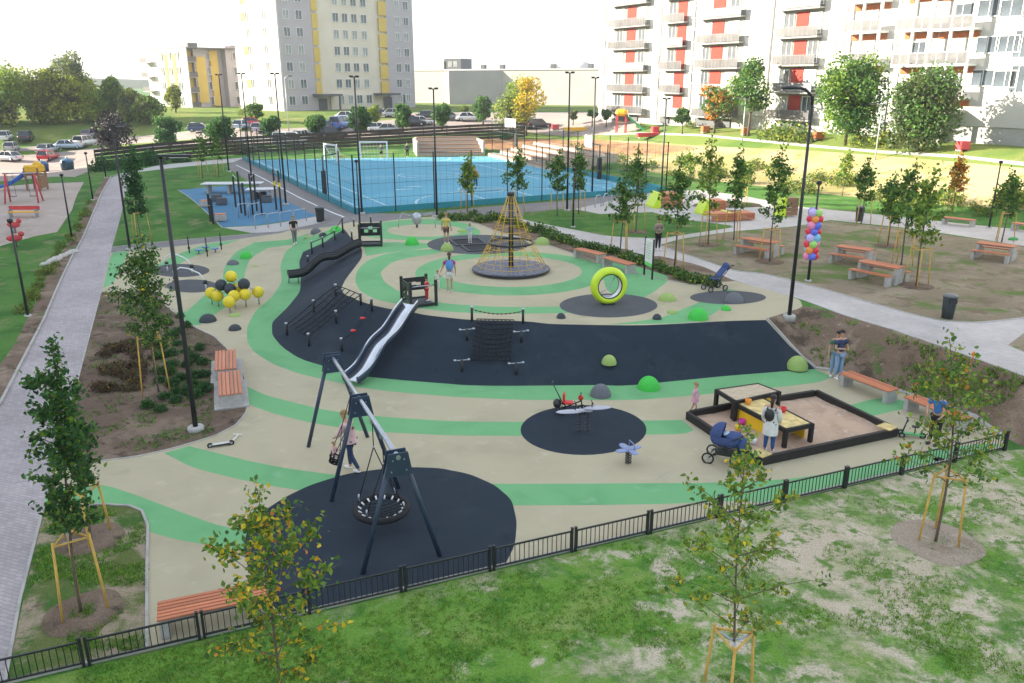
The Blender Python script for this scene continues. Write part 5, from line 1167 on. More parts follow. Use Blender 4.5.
ga, gb = G(8,203), G(41,202); c = (ga+gb)/2; L_ = (gb-ga).length; T = thing('old_swing', 'old swing frame with red posts on the sand', 'swing set', c, yaw(ga, gb)); h_ = 2.2
for s in (-1,1):
    for t in (-1,1): MB().tube([(s*L_/2,t*.5,0),(s*L_/2-s*.15,0,h_)], .06, 8).build('leg', M_RP, T)
MB().tube([(-L_/2,0,h_),(L_/2,0,h_)], .045, 8).build('top_beam', K_GALV, T)
for x in (-.7, .7): q = MB(); q.tube([(x-.2,0,h_),(x-.2,0,.5)], .012, 4); q.tube([(x+.2,0,h_),(x+.2,0,.5)], .012, 4); q.box((x,0,.48), (.45,.2,.04)); q.build('swing_seat', K_DKB, T)
g = G(24,217.5); T = thing('old_bench', 'old bench with red backrest and yellow seat on the sand', 'bench', g, .05); MB().box((0,.25,.65), (2.1,.06,.28)).build('backrest', M_RP, T); MB().box((0,0,.40), (2.1,.42,.06)).build('seat', M_YP, T)
for s in (-1,1): MB().box((s*.9,.05,.3), (.07,.45,.6)).build('leg', K_GALV, T)
for k, (x, y) in enumerate(((15,233), (16,247))):
    g = G(x, y); T = thing('old_spring_rider', ('red spring rider on the old sand, farther one', 'red spring rider at the edge of the old sand, nearer one')[k], 'spring rider', g, .4*k); q = MB(); spring(q,0,0,0,.4); q.build('spring', K_BLK, T); q = MB(); q.sphere((0,0,.55), .3, 14, 8, (1.5,.35,.7)); q.sphere((.4,0,.8), .17, 12, 8, (1,.6,1)); q.build('body', M_RP, T); MB().tube([(.22,-.2,.75),(.22,.2,.75)], .02, 6).build('handle', M_YP, T)
# pale stones by the left walkway
mbn = 0
for k in range(14):
    t = k/13; g = G(75-32*t, 252+14*t+random.uniform(-.6,.6)); q = MB(); r_ = random.uniform(.16,.30); q.sphere((0,0,r_*.3), r_, 9, 6, (1.2,.8,.6)); q.v = [tuple(Vector(v)*(1+.25*noise.noise(Vector(v)*4+Vector((k,0,0))))) for v in q.v]; o = q.build('stone', mat('pale_stone', (.5,.48,.45), .9, var=.2, scale=6), None, g, random.random()*3); tag(o, 'pale stone in the row crossing the grass left of the walkway', 'stone', 'pale stones in a row by the left walkway')
# play things on the upper lawn
g = G(630,133); T = thing('small_slide', 'small green slide with yellow tower on the upper lawn', 'slide', g, -.3); q = MB(); sweep(q, smoothpath([Vector((-.5,0,2.2)),Vector((.6,0,1.3)),Vector((1.9,0,.3)),Vector((2.4,0,.25))],5), [(-.3,.15),(.3,.15),(.3,-.03),(-.3,-.03)]); q.build('chute', mat('green_plastic', (.03,.38,.15), .4), T); MB().box((-1.2,0,1.3), (1.4,1.2,.1)).build('deck', K_BRWOOD, T); q = MB(); q.box((-1.2,0,2.6), (1.5,1.4,.9), bev=.3); q.build('roof', M_YP, T)
for x in (-1.8,-.6):
    for y in (-.5,.5): MB().box((x,y,1.2), (.12,.12,2.4)).build('post', M_RP, T)
for k, (x, y, c, w_) in enumerate(((555,129,M_RP,1.0),(575,131,M_YP,3.4),(655,132,M_RP,.9),(648,137,M_RP,3.0),(705,132,M_ORANGE,.9),(745,134,M_ORANGE,.8),(818,139,M_ORANGE,1.0),(962,150,M_RP,.9))):
    g = G(x, y+1); T = thing('play_block', ('small red play block left of the upper lawn path','wide yellow play block at the end of the parking lot','red play block right of the green slide','low long red play board in front of the green slide','orange planter box under the autumn maple','orange planter box behind the pale lamp','orange planter box left of the big maple','red box by the path at the far right')[k], 'play block', g, .2)
    MB().box((0,0,.45 if w_ < 2 else .4), (w_,.7,.7 if w_ < 2 else .5), bev=.05).build('box', c, T)
    for s in (-1,1): MB().box((s*w_*.38,0,.08), (.1,.6,.16)).build('foot', K_CONC, T)
# ---------------------------------------------------------------- foliage
def leafm(name, c, t=.42, isl=.35): return mat(name, c, .55, var=.12, scale=3, island=isl, transl=t, spec=.3)
L_DK = leafm('dark_green_leaf', (.042,.12,.036)); L_MD = leafm('mid_green_leaf', (.09,.195,.04)); L_LT = leafm('light_green_leaf', (.20,.31,.045)); L_OL = leafm('olive_leaf', (.13,.16,.05))
L_YL = leafm('yellow_leaf', (.62,.46,.03), .3, .2); L_OR = leafm('orange_leaf', (.62,.24,.03), .3, .2); L_PU = leafm('purple_leaf', (.028,.020,.024), .2); L_GY = leafm('grey_green_leaf', (.13,.17,.09)); L_YG = leafm('yellow_green_leaf', (.30,.34,.04), .35)
L_RB = leafm('red_brown_leaf', (.12,.075,.045)); 
K_BARK = mat('grey_brown_bark', (.13,.10,.075), .9, var=.3, scale=14, bump=.5); K_STAKE = mat('yellow_pine_stake', (.58,.36,.09), .8, var=.15, scale=5); K_TIE = mat('pale_tie_strap', (.45,.50,.62), .7)
class Leaves:
    def __init__(s): s.v = []; s.f = []; s.mi = []
    def leaf(s, c, sz, mi, rnd):
        n = Vector((rnd.gauss(0,1), rnd.gauss(0,1), rnd.gauss(0,.8)+.5)); n.normalize(); a = n.orthogonal().normalized(); a.rotate(Matrix.Rotation(rnd.random()*6.28, 3, n)); b = n.cross(a)
        o = len(s.v); sag = n*sz*.12
        if sz < .17:
            s.v += [c-a*sz*.5, c-a*sz*.12+b*sz*.34+sag*.8, c+a*sz*.22+b*sz*.24+sag*.3, c+a*sz*.55-sag, c+a*sz*.22-b*sz*.24+sag*.3, c-a*sz*.12-b*sz*.34+sag*.8]; s.f += [(o,o+3,o+2,o+1),(o,o+5,o+4,o+3)]; s.mi += [mi,mi]; return
        s.v += [c-a*sz*.5, c+b*sz*.34-sag, c+a*sz*.5-sag*.6, c-b*sz*.34-sag]; s.f.append((o, o+1, o+2, o+3)); s.mi.append(mi)
    def build(s, name, mats, parent):
        me = bpy.data.meshes.new(name); me.from_pydata([tuple(v) for v in s.v], [], s.f)
        for m in mats: me.materials.append(m)
        me.polygons.foreach_set('material_index', s.mi); me.update(); o = bpy.data.objects.new(name, me); COL.objects.link(o); o.parent = parent; return o
def pick(w, rnd):
    r = rnd.random()*sum(w)
    for i, x in enumerate(w):
        r -= x
        if r <= 0: return i
    return 0
def young_tree(label, base, topy, wpx, mats, wts, n=500, leaf=.10, cb=.35, shape='oval', lean=0, limbs=14, seed=1, name='young_tree', group='young staked trees', trunk=.03, clump=.14, bpos=None, up=.55):
    rnd = random.Random(seed); g = bpos if bpos is not None else G(*base); h = htop(g, topy); dist = (g-cam.location).length; W = wpx*dist/FPX; lx = lean*dist/FPX
    T = thing(name, label, 'tree', g, group=group)
    def tp(t): return Vector((lx*t*t+.04*h*math.sin(t*5+seed)*.25, .02*h*math.sin(t*4+seed*2)*.4, h*t))
    q = MB(); N = 12; q.tube([tp(k/N)-Vector((0,0,.05 if k == 0 else 0)) for k in range(N+1)], [trunk*(1.15-.95*k/N) for k in range(N+1)], 8)
    L_ = Leaves(); per = max(1, int(n*.85/limbs))
    for i in range(limbs):
        t = cb+(.95-cb)*((i+rnd.random()*.8)/limbs); a = i*2.4+rnd.random()*.7
        u_ = (t-cb)/(1-cb)
        pr = {'oval': math.sin(PI*min(1, .18+.82*u_))**.8, 'cone': (1.05-u_), 'col': .75+.25*math.sin(PI*u_) if u_ < .85 else .5, 'wide': math.sin(PI*min(1,.35+.6*u_))}[shape]
        ln = W*pr*rnd.uniform(.65,1.15); st = tp(t*.9); d = Vector((math.cos(a), math.sin(a), up+rnd.uniform(-.15,.35)*u_)); 
        pts = [st, st+d*ln*.5+Vector((0,0,.04*ln)), st+d*ln*.8, st+Vector((d.x,d.y,d.z*.8))*ln]; q.tube(pts, [trunk*.42, trunk*.25, trunk*.16, .004], 5, cap=False)
        segs = [(pts[0].lerp(pts[3], .15), pts[3])]
        for k in range(4 if W > .5 else 2):
            t0 = rnd.uniform(.3,.95); s0 = pts[0].lerp(pts[3], t0); dd = Vector((rnd.gauss(0,1), rnd.gauss(0,1), rnd.uniform(.2,1.2))).normalized()*rnd.uniform(.18,.34)*(1 if W > .5 else .7); q.tube([s0, s0+dd*.6, s0+dd], [trunk*.14, trunk*.1, .002], 4, cap=False); segs += [(s0, s0+dd)]*(1 if k % 2 else 2)
        for k in range(per):
            f = rnd.random()**.7; sg = rnd.choice(segs); p = sg[0].lerp(sg[1], .05+.98*f); L_.leaf(p+Vector((rnd.gauss(0,1), rnd.gauss(0,1), rnd.gauss(0,1)))*clump*(.35+.45*f), leaf*rnd.uniform(.65,1.25), pick(wts, rnd), rnd)
    for k in range(int(n*.15)):
        t = rnd.uniform(cb+.25, 1.02); p = tp(t); L_.leaf(p+Vector((rnd.gauss(0,1), rnd.gauss(0,1), rnd.gauss(0,1)))*clump*.8, leaf*rnd.uniform(.6,1.1), pick(wts, rnd), rnd)
    q.build('trunk', K_BARK, T); L_.build('crown', mats, T); return g
def stakes(label, g, h=1.5, r=.48, n=3, rot=.5, tie=True, small=False):
    T = thing('tree_stakes', label, 'tree stakes', g, group='yellow timber stakes round the young trees'); P = []
    for k in range(n):
        a = rot+2*PI*k/n; b = Vector((r*1.12*math.cos(a), r*1.12*math.sin(a), -.05)); t = Vector((r*.85*math.cos(a), r*.85*math.sin(a), h)); P.append(t); MB().tube([b, t], .026, 8).build('stake', K_STAKE, T)
    if not small:
        q = MB()
        for k in range(n):
            a, b = P[k], P[(k+1) % n]; 
            if n > 2 or k == 0: q.tube([a-Vector((0,0,.08)), b-Vector((0,0,.08))], .022, 6)
        q.build('cross_rail', K_STAKE, T); q = MB()
        for p in P: q.tube([p-Vector((0,0,.10)), Vector((0,0,h-.14))], .018, 6)
        q.build('tie_strap', K_TIE, T)
M_RING = ground_mat('dry_soil_ring', [(.34,.285,.225), ((.27,.22,.17), 1.6, .48, .64, 10), ((.42,.36,.29), 3, .55, .7, 8), ((.12,.17,.06), 2.2, .62, .70, 8)], **grass_n)
def saucer(lab, g, r, soil=M_SAND):
    q = MB(); rnd = random.Random(int(g.x*10)); n = 40; prof = [(0,-.02),(.3,.0),(.45,.05),(.7,.06),(1,-.015)]
    vs = []
    for f, z in prof:
        for k in range(n):
            a = 2*PI*k/n; rr = r*f*(1+.16*noise.noise(Vector((math.cos(a)*1.5, math.sin(a)*1.5, g.x)))); vs.append((rr*math.cos(a), rr*math.sin(a), zt(g.x+rr*math.cos(a), g.y+rr*math.sin(a))-g.z+z+.02))
    q.add(vs, [(i*n+k, i*n+(k+1)%n, (i+1)*n+(k+1)%n, (i+1)*n+k) for i in range(len(prof)-1) for k in range(n)], True); o = q.build('soil_ring', soil, None, g); tag(o, lab, 'soil ring')
# near trees
gA = PZ(285,712); young_tree('nearest young tree at the bottom left, green leaves turning yellow', None, 488, 66, [L_MD, L_YL, L_LT, L_OR], [.36,.19,.42,.03], 2200, .10, .16, 'oval', -5, 24, 3, bpos=gA, clump=.10, trunk=.026, group=None)
gB = PZ(727,706); young_tree('sparse young tree at the bottom, right of centre, by three yellow stakes', None, 432, 62, [L_LT, L_YG, L_YL, L_MD], [.50,.22,.07,.21], 1350, .09, .30, 'wide', -6, 20, 8, bpos=gB, clump=.085, trunk=.024, group=None); stakes('yellow stakes at the bottom edge of the photo, right of centre', gB, 1.45, .42, 3, .3)
gC = G(937,541); young_tree('young tree with orange tinged leaves on the bald lawn at the right', None, 338, 50, [L_MD, L_LT, L_OR, L_YG], [.38,.38,.04,.20], 1350, .11, .30, 'wide', -18, 22, 5, bpos=gC, clump=.14, trunk=.03, group=None); stakes('yellow stakes round the young tree on the bald lawn', gC, 1.75, .42, 3, 1.2); saucer('pale soil ring round the young tree on the bald lawn', gC, .95, M_RING)
gD = G(84,612); young_tree('columnar dark green young tree beside the left walkway, nearest one', None, 346, 22, [L_DK, L_MD, L_LT], [.50,.40,.10], 3400, .10, .34, 'col', 16, 34, 11, bpos=gD, clump=.085, trunk=.03, group=None, up=.9); stakes('yellow stakes round the nearest tree beside the left walkway', gD, 1.75, .42, 3, 2.2); saucer('dark soil ring under the nearest tree beside the left walkway', gD, .75, M_BED)
gE = G(92,540); young_tree('dark young tree right behind the nearest one by the left walkway', None, 408, 13, [L_DK, L_MD], [.7,.3], 1000, .11, .45, 'col', 4, 16, 12, bpos=gE, clump=.12, group=None, up=.9); stakes('single file of stakes behind the nearest tree by the left walkway', gE, 1.35, .40, 3, .9); saucer('dark soil ring behind the nearest tree by the left walkway', gE, .7, M_BED)
gF = G(157,392); young_tree('young tree with tall yellow stakes in the planted bed', None, 238, 27, [L_MD, L_LT, L_DK, L_YL], [.45,.2,.33,.02], 3300, .115, .30, 'oval', 5, 22, 14, bpos=gF, clump=.17, group=None, up=.8); stakes('tall yellow stakes in the middle of the planted bed', gF, 2.05, .45, 3, 1.9)
gG = G(141,241); young_tree('slim dark columnar tree between the left walkway and the lawn', None, 147, 9, [L_DK, L_MD], [.8,.2], 2200, .18, .28, 'col', 4, 20, 15, bpos=gG, clump=.18, group=None, up=.9); stakes('yellow stakes round the slim dark columnar tree', gG, 1.9, .6, 3, .6)
# mid distance young trees (base, top row, half width, colours, seed, label)
G1, G2, G3 = ([L_MD, L_DK, L_LT], [.55,.2,.25]), ([L_LT, L_MD, L_YG], [.45,.35,.2]), ([L_OR, L_YL, L_OL], [.5,.2,.3])
YT = [((203,178),133,7,G1,'young tree on the far left lawn, left of its twin'),((219,177),128,7,G1,'young tree on the far left lawn beside the first floodlight post'),
 ((467,212),157,8,G2,'thin young tree before the court, left of the rope cone'),((517,213),150,13,G1,'young tree rising just behind the top of the rope cone'),((557,216),152,11,G1,'young tree on the court lawn nearest the rope cone'),((579,214),148,8,G1,'young tree on the court lawn beside the tall floodlight post'),
 ((621,252),176,13,G1,'young tree by the walkway right behind the lime ring benches'),((636,232),150,14,G1,'young tree on the court lawn behind the first benches'),((674,267),160,17,G1,'young tree by the shrub strip right of the info board'),((707,245),140,17,G2,'tall young tree in front of the plaza seat boxes'),
 ((733,240),150,12,G1,'dark young tree beside the tall one before the plaza'),((770,262),148,16,G1,'young tree in front of the picnic table nearest the info board'),((742,203),160,8,G2,'small young tree at the foot of the bank behind the plaza'),((690,188),152,9,G2,'small young tree at the foot of the bank left of the plaza tree'),
 ((861,224),161,9,G1,'small young tree beside the far litter bin'),((887,246),176,12,G1,'young tree behind the two picnic tables'),((900,265),163,17,G1,'dark young tree at the back end of the nearest picnic table'),((916,286),170,17,G2,'bright green staked tree right of the nearest picnic table'),
 ((953,213),155,8,G3,'orange autumn sapling at the foot of the dry bank'),((1002,242),172,13,G1,'young tree behind the picnic table at the right edge'),((842,196),150,7,G2,'thin sapling on the bank above the balloon column')]
for k, (b, ty, w_, (ms, ws), lab) in enumerate(YT):
    g = young_tree(lab, b, ty, w_, ms, ws, 820 if b[1] > 205 else 420, .19 if b[1] > 230 else .22, .38, 'oval', random.uniform(-3,3), 13, 30+k, clump=.17, trunk=.035, up=.75)
    if b[1] > 200 or k < 2: stakes('yellow stakes under the '+lab.replace('the ', 'the ', 1), g, 1.7, .5, 3, random.random()*2, small=b[1] < 230)
    if k in (9, 11, 17, 6, 7, 15): saucer('dark soil under the '+lab, g, .7, M_BED)
# ---------------------------------------------------------------- large trees
def big_tree(label, base, topy, wpx, mats, wts, n=2600, leaf=.45, cb=.15, seed=1, group=None, blobs=16, name='tree', trunkw=.25, squash=1.0, cat='tree', bpos=None):
    rnd = random.Random(seed); g = bpos if bpos is not None else G(*base); h = htop(g, topy); dist = (g-cam.location).length; W = wpx*dist/FPX; T = thing(name, label, cat, g, group=group)
    q = MB(); q.tube([(0,0,-.1),(.1*W*.2,0,h*.3),(0,.05*W,h*.85)], [trunkw, trunkw*.7, .05], 8); L_ = Leaves(); zc = h*(cb+1)/2; hz = h*(1-cb)/2
    cs = []
    for i in range(blobs):
        a = rnd.random()*6.283; u_ = rnd.uniform(-.85,.9); r_ = math.sqrt(1-u_*u_*.85)*rnd.uniform(.25,.72)
        c = Vector((W*r_*math.cos(a), W*r_*math.sin(a), zc+hz*u_*.82)); cs.append((c, rnd.uniform(.30,.50))); q.tube([(0,0,max(h*.12, c.z-.55*W)), c], [trunkw*.35, .02], 5, cap=False)
    per = n//blobs
    for c, rr in cs:
        m0 = pick(wts, rnd)
        for k in range(per):
            d = Vector((rnd.gauss(0,1), rnd.gauss(0,1), rnd.gauss(0,1))).normalized()*rnd.uniform(.55,1.08)
            L_.leaf(c+Vector((d.x*W*rr, d.y*W*rr, d.z*min(W*1.1, hz)*rr*squash)), leaf*rnd.uniform(.6,1.3), m0 if rnd.random() < .7 else pick(wts, rnd), rnd)
    q.build('trunk', K_BARK, T); L_.build('crown', mats, T); return g
grp = 'trees of the far left grove'
for k, (x, ty, w_, by, ms, ws) in enumerate(((-38,64,30,128,[L_MD,L_LT],[.6,.4]),(14,62,22,126,[L_MD,L_LT],[.6,.4]),(40,82,14,123,[L_LT,L_MD],[.6,.4]),(52,66,17,123,[L_LT,L_OL],[.6,.4]),(75,52,17,119,[L_GY,L_LT,L_OL],[.5,.3,.2]),(78,74,25,121,[L_LT,L_MD],[.7,.3]),(96,92,12,122,[L_MD,L_LT],[.6,.4]),(115,73,10,120,[L_MD,L_GY],[.6,.4]),(131,90,9,122,[L_GY,L_LT],[.5,.5]),(149,96,13,124,[L_OL,L_MD],[.5,.5]),(2,95,14,124,[L_GY,L_MD],[.5,.5]))):
    lab = ['big tree filling the left edge of the far grove, mostly out of frame','tall rounded tree at the left of the far grove','small bright tree in the dip of the far left grove','yellow green tree left of the grove centre','thin topped grey green tree rising highest in the far left grove','broad bright green tree in the middle of the far left grove','low dark round tree at the right foot of the grove','slender tree just right of the broad grove tree','pale small tree between the grove and the yellow block','round olive tree in front of the yellow block corner','grey green low tree at the far left edge'][k]
    bp = G(x, by); big_tree(lab, None, ty, w_*1.12, [L_LT if m is L_MD else (L_YG if m is L_LT else m) for m in ms], ws, 4600, .46, .02, 50+k, grp, 26, bpos=bp)
ST = [((117,152),114,17,[L_PU],[1],'round dark purple tree at the corner of the slatted fence',.05),((170,150),117,14,[L_DK,L_MD],[.7,.3],'dark green tree behind the slatted fence, right of the purple one',.1),((222,150),117,13,[L_DK,L_MD],[.6,.4],'dark green street tree behind the floodlight post by the fence',.2),
 ((176,112.5),84,9,[L_YG,L_OL],[.6,.4],'yellowish small tree in front of the yellow apartment block',.1),((256,122),104,10,[L_MD,L_LT],[.6,.4],'small bright tree at the foot of the tall grey tower',.1),((273,143),116,10,[L_DK,L_MD],[.6,.4],'street tree between the two left floodlight posts',.25),((317,139),114,11,[L_DK,L_MD],[.5,.5],'street tree behind the fence right of the second floodlight',.2),
 ((360,140),106,11,[L_DK,L_MD],[.5,.5],'street tree behind the corner floodlight post',.2),((375,125),105,6,[L_YG,L_LT],[.5,.5],'slim yellow green tree on the parking island before the tower',.15),((403,133),104,9,[L_DK,L_MD],[.4,.6],'street tree left of the court side floodlight post',.2),((442,130),104,9,[L_DK,L_MD],[.4,.6],'street tree right of the court side floodlight post',.2),
 ((483,126),97,10,[L_DK,L_MD],[.4,.6],'dark street tree in front of the white hall',.2),((464,114),106,4,[L_LT,L_OL],[.5,.5],'tiny tree before the shaded part of the white hall',.2),((510,134),80,19,[L_LT,L_OL,L_YG],[.4,.35,.25],'large pale green tree beside the bright yellow one',.08),((526,136),77,19,[L_YL,L_YG],[.6,.4],'bright yellow autumn tree at the end of the slatted fence',.22),
 ((748,136),58,22,[L_DK,L_MD,L_LT],[.4,.4,.2],'tall green tree in front of the third balcony column',.28),((714,133),84,20,[L_OR,L_MD,L_OL],[.3,.5,.2],'small maple turning orange on the upper lawn',.3),((845,145),57,33,[L_MD,L_LT,L_DK],[.45,.35,.2],'large round maple in front of the building, left of the pale lamp',.12),((918,151),68,33,[L_OL,L_MD,L_GY],[.4,.35,.25],'large loose olive green tree right of the pale lamp',.0)]
for k, (b, ty, w_, ms, ws, lab, cb) in enumerate(ST): big_tree(lab, b, ty, w_, ms, ws, 3000 if w_ < 25 else 9000, .34 if w_ < 25 else .32, cb, 80+k, None, 20 if w_ < 25 else 44, trunkw=.16)
for k, (b, ty, lab) in enumerate((((682,134),108,'round clipped tree on the upper lawn before the second balcony column'),((606,127),109,'round clipped tree right of the autumn shrub'),((592,126),110,'round clipped tree at the left end of the balcony building'),((573,125),110,'small olive round tree at the end of the parking lot'))): big_tree(lab, b, ty, 8.5 if k == 0 else 6, [L_MD,L_DK] if k < 3 else [L_OL], [.6,.4] if k < 3 else [1], 1300, .28, .40, 120+k, 'round clipped trees before the balcony building', 12, trunkw=.1)
# ---------------------------------------------------------------- shrubs
def shrub_mesh(seed, mats, wts, n, leaf, r, zs):
    rnd = random.Random(seed); L_ = Leaves()
    for k in range(n):
        d = Vector((rnd.gauss(0,1), rnd.gauss(0,1), abs(rnd.gauss(0,1)))).normalized()*rnd.uniform(.45,1)*r*(1+.2*math.sin(rnd.random()*9)); d.z *= zs; L_.leaf(d+Vector((0,0,.03)), leaf*rnd.uniform(.6,1.3), pick(wts, rnd), rnd)
    me = bpy.data.meshes.new('shrub'); me.from_pydata([tuple(v) for v in L_.v], [], L_.f)
    for m in mats: me.materials.append(m)
    me.polygons.foreach_set('material_index', L_.mi); me.update(); return me
def shrub(me, g, label, group, sc=1.0, name='shrub'):
    o = bpy.data.objects.new(name, me); COL.objects.link(o); o.location = g; o.scale = (sc,sc,sc*random.uniform(.85,1.15)); o.rotation_euler = (0,0,random.random()*6); return tag(o, label, 'shrub', group)
box_ = [shrub_mesh(200+k, [L_DK,L_MD], [.75,.25], 420, .07, .26, 1.0) for k in range(2)]
dead = [shrub_mesh(210+k, [L_RB,L_OL,L_OR], [.78,.19,.03], 260, .08, .32, .8) for k in range(2)]
hedge = [shrub_mesh(220+k, [L_MD,L_YG,L_DK], [.5,.2,.3], 300, .11, .42, .9) for k in range(3)]
weed = [shrub_mesh(230+k, [L_OL,L_YG,L_MD], [.4,.3,.3], 420, .16, .9, 1.0) for k in range(3)]
dark = [shrub_mesh(240+k, [L_DK,L_MD], [.7,.3], 700, .22, 1.1, .95) for k in range(2)]
bp = [(160,379),(173,383),(148,404),(161,408),(165,395),(176,399),(177,390),(188,391),(196,394),(205,388),(159,370),(170,371),(172,363),(180,377),(193,375),(204,373),(192,384),(159,355),(171,352),(163,345),(178,342),(187,363),(203,361),(193,358),(178,330),(187,324),(172,335),(168,322),(180,314),(200,347),(186,349)]
for k, (x, y) in enumerate(bp): shrub(box_[k % 2], G(x, y+3), 'small round green shrub planted in the left bed', 'green shrubs of the left bed', random.uniform(.8,1.15))
for k in range(30):
    x, y = random.uniform(97,146), random.uniform(345,392); x += (392-y)*.25
    shrub(dead[k % 2], G(x, y), 'low reddish brown withered shrub in the left bed', 'withered shrubs of the left bed', random.uniform(.7,1.15))
for k in range(46):
    t = k/45; x = 444+t*(712-444); y = (217+ (x-444)*.05 if x < 500 else 220+(x-500)*.30); y = min(y, 283)+random.uniform(-1.5,4)
    if 0: continue
    shrub(hedge[k % 3], G(x, y), 'low yellowish green shrub in the strip along the rubber surface', 'shrubs in the strip behind the benches', random.uniform(.65,1.25))
for k in range(34):
    t = k/33; x = 560+t*500+random.uniform(-8,8); y = 158+t*60+random.uniform(-10,9)-((1-t)*t)*10; shrub(weed[k % 3], G(x, y), 'wild bushy weed at the foot of the dry bank', 'weeds along the foot of the dry bank', random.uniform(.6,1.5))
for k, (x, y, s) in enumerate(((104,171,1.3),(125,168,1.2),(138,166,1.1),(152,165,1.3),(181,162,1.0),(150,164,1.3),(237,154,1.3),(262,152,.8),(430,142,.7),(505,139,.8))): shrub(dark[k % 2], G(x, y), 'dark shrub in front of the slatted fence', 'dark shrubs along the slatted fence', s)
for k, (x, y, s) in enumerate(((773,139,2.0),(788,140.5,2.2),(803,141.5,1.8),(862,146,1.6),(884,147,1.8),(690,128,1.0),(245,115,1.4),(640,128,.8))): shrub(weed[k % 3], G(x, y), ['wide olive bush on the upper lawn, left part','wide olive bush on the upper lawn, middle part','wide olive bush on the upper lawn, right part','low bush under the big maple','low bush between the maple and the olive tree','small bush before the second balcony column','bush at the left foot of the grey tower','small bush behind the green slide'][k], None, s, 'bush')
# bushes along the left side of the walkway
for k in range(26):
    t = k/25; x = 92-62*t+random.uniform(-3,3); y = 205+105*t+random.uniform(-2,3); 
    if x > 66: x += 3
    shrub(weed[k % 3], G(x-4, y), 'scruffy low weed beside the kerb of the left walkway', 'weeds along the left walkway', random.uniform(.2,.5))
# ---------------------------------------------------------------- grass blades and weeds (uncountable)
def blades(name, n, sampler, h0, h1, mats, wts, seed, wid=.012, dens=None):
    rnd = random.Random(seed); v = []; f = []; mi = []
    for k in range(n):
        p = sampler(rnd)
        if p is None: continue
        nb = rnd.randint(3, 6); m = pick(wts, rnd)
        for j in range(nb):
            a = rnd.random()*6.283; h = rnd.uniform(h0, h1); o = len(v); q = p+Vector((rnd.gauss(0,.03), rnd.gauss(0,.03), 0)); w = Vector((math.cos(a), math.sin(a), 0))*wid; b = Vector((rnd.gauss(0,1), rnd.gauss(0,1), 0))*h*.35
            v += [tuple(q-w), tuple(q+w), tuple(q+b+Vector((0,0,h)))]; f.append((o,o+1,o+2)); mi.append(m)
    me = bpy.data.meshes.new(name); me.from_pydata(v, [], f)
    for m in mats: me.materials.append(m)
    me.polygons.foreach_set('material_index', mi); me.update(); o = bpy.data.objects.new(name, me); COL.objects.link(o); tag(o, kind='stuff'); return o
GB1 = leafm('grass_blade', (.17,.34,.045), .45, .3); GB2 = leafm('grass_blade_light', (.27,.40,.07), .45, .3); GB3 = leafm('grass_blade_dark', (.11,.26,.04), .45, .3)
def s_lawn(rnd):
    x, y = rnd.uniform(-60,1080), rnd.uniform(445,720)
    if y < fline(x)+4: return None
    if rnd.random() > (y-300)/420: return None
    p = PZ(x, y); d = noise.noise(p*.55)+.6*noise.noise(p*1.7)
    lim = -.30+.36*sstep(380, 760, x)
    if d < lim: return None
    return p
blades('lawn_grass', 42000, s_lawn, .02, .06, [GB1,GB2,GB3], [.4,.45,.15], 5)
def s_corner(rnd):
    x, y = rnd.uniform(10,146), rnd.uniform(508,650); lx = 44-(y-506)*.22
    if x < lx+4 or y > fline(x)-3: return None
    p = PZ(x, y); 
    if noise.noise(p*.9) < -.02: return None
    return p
blades('corner_grass', 5000, s_corner, .03,.08, [GB1,GB2,GB3], [.5,.2,.3], 6)
def s_slope(rnd):
    x, y = rnd.uniform(790,1040), rnd.uniform(312,440)
    g = G(x, y)
    if not inpoly(g.x, g.y, SL_P) or noise.noise(g*.8) < .05: return None
    return g
SL_P = [(p.x, p.y) for p in [G(*q) for q in ((790,317),(843,318),(893,333),(943,350),(1024,378),(1080,400),(1080,470),(1005,436),(975,416),(900,390),(840,369),(820,366))]]
blades('slope_weeds', 3800, s_slope, .05,.16, [GB1,GB2,L_OL], [.5,.2,.3], 7, .02)
BED_P = [(p.x, p.y) for p in [G(*q) for q in ((103,295),(158,294),(188,326),(222,347),(213,432),(175,445),(90,460),(60,458),(78,390))]]
def s_bed(rnd):
    g = G(rnd.uniform(60,240), rnd.uniform(294,460))
    if not inpoly(g.x, g.y, BED_P) or noise.noise(g*.8) < .0: return None
    return g
blades('bed_weeds', 3500, s_bed, .03,.09, [GB3,GB1,L_OL], [.4,.3,.3], 8, .015)
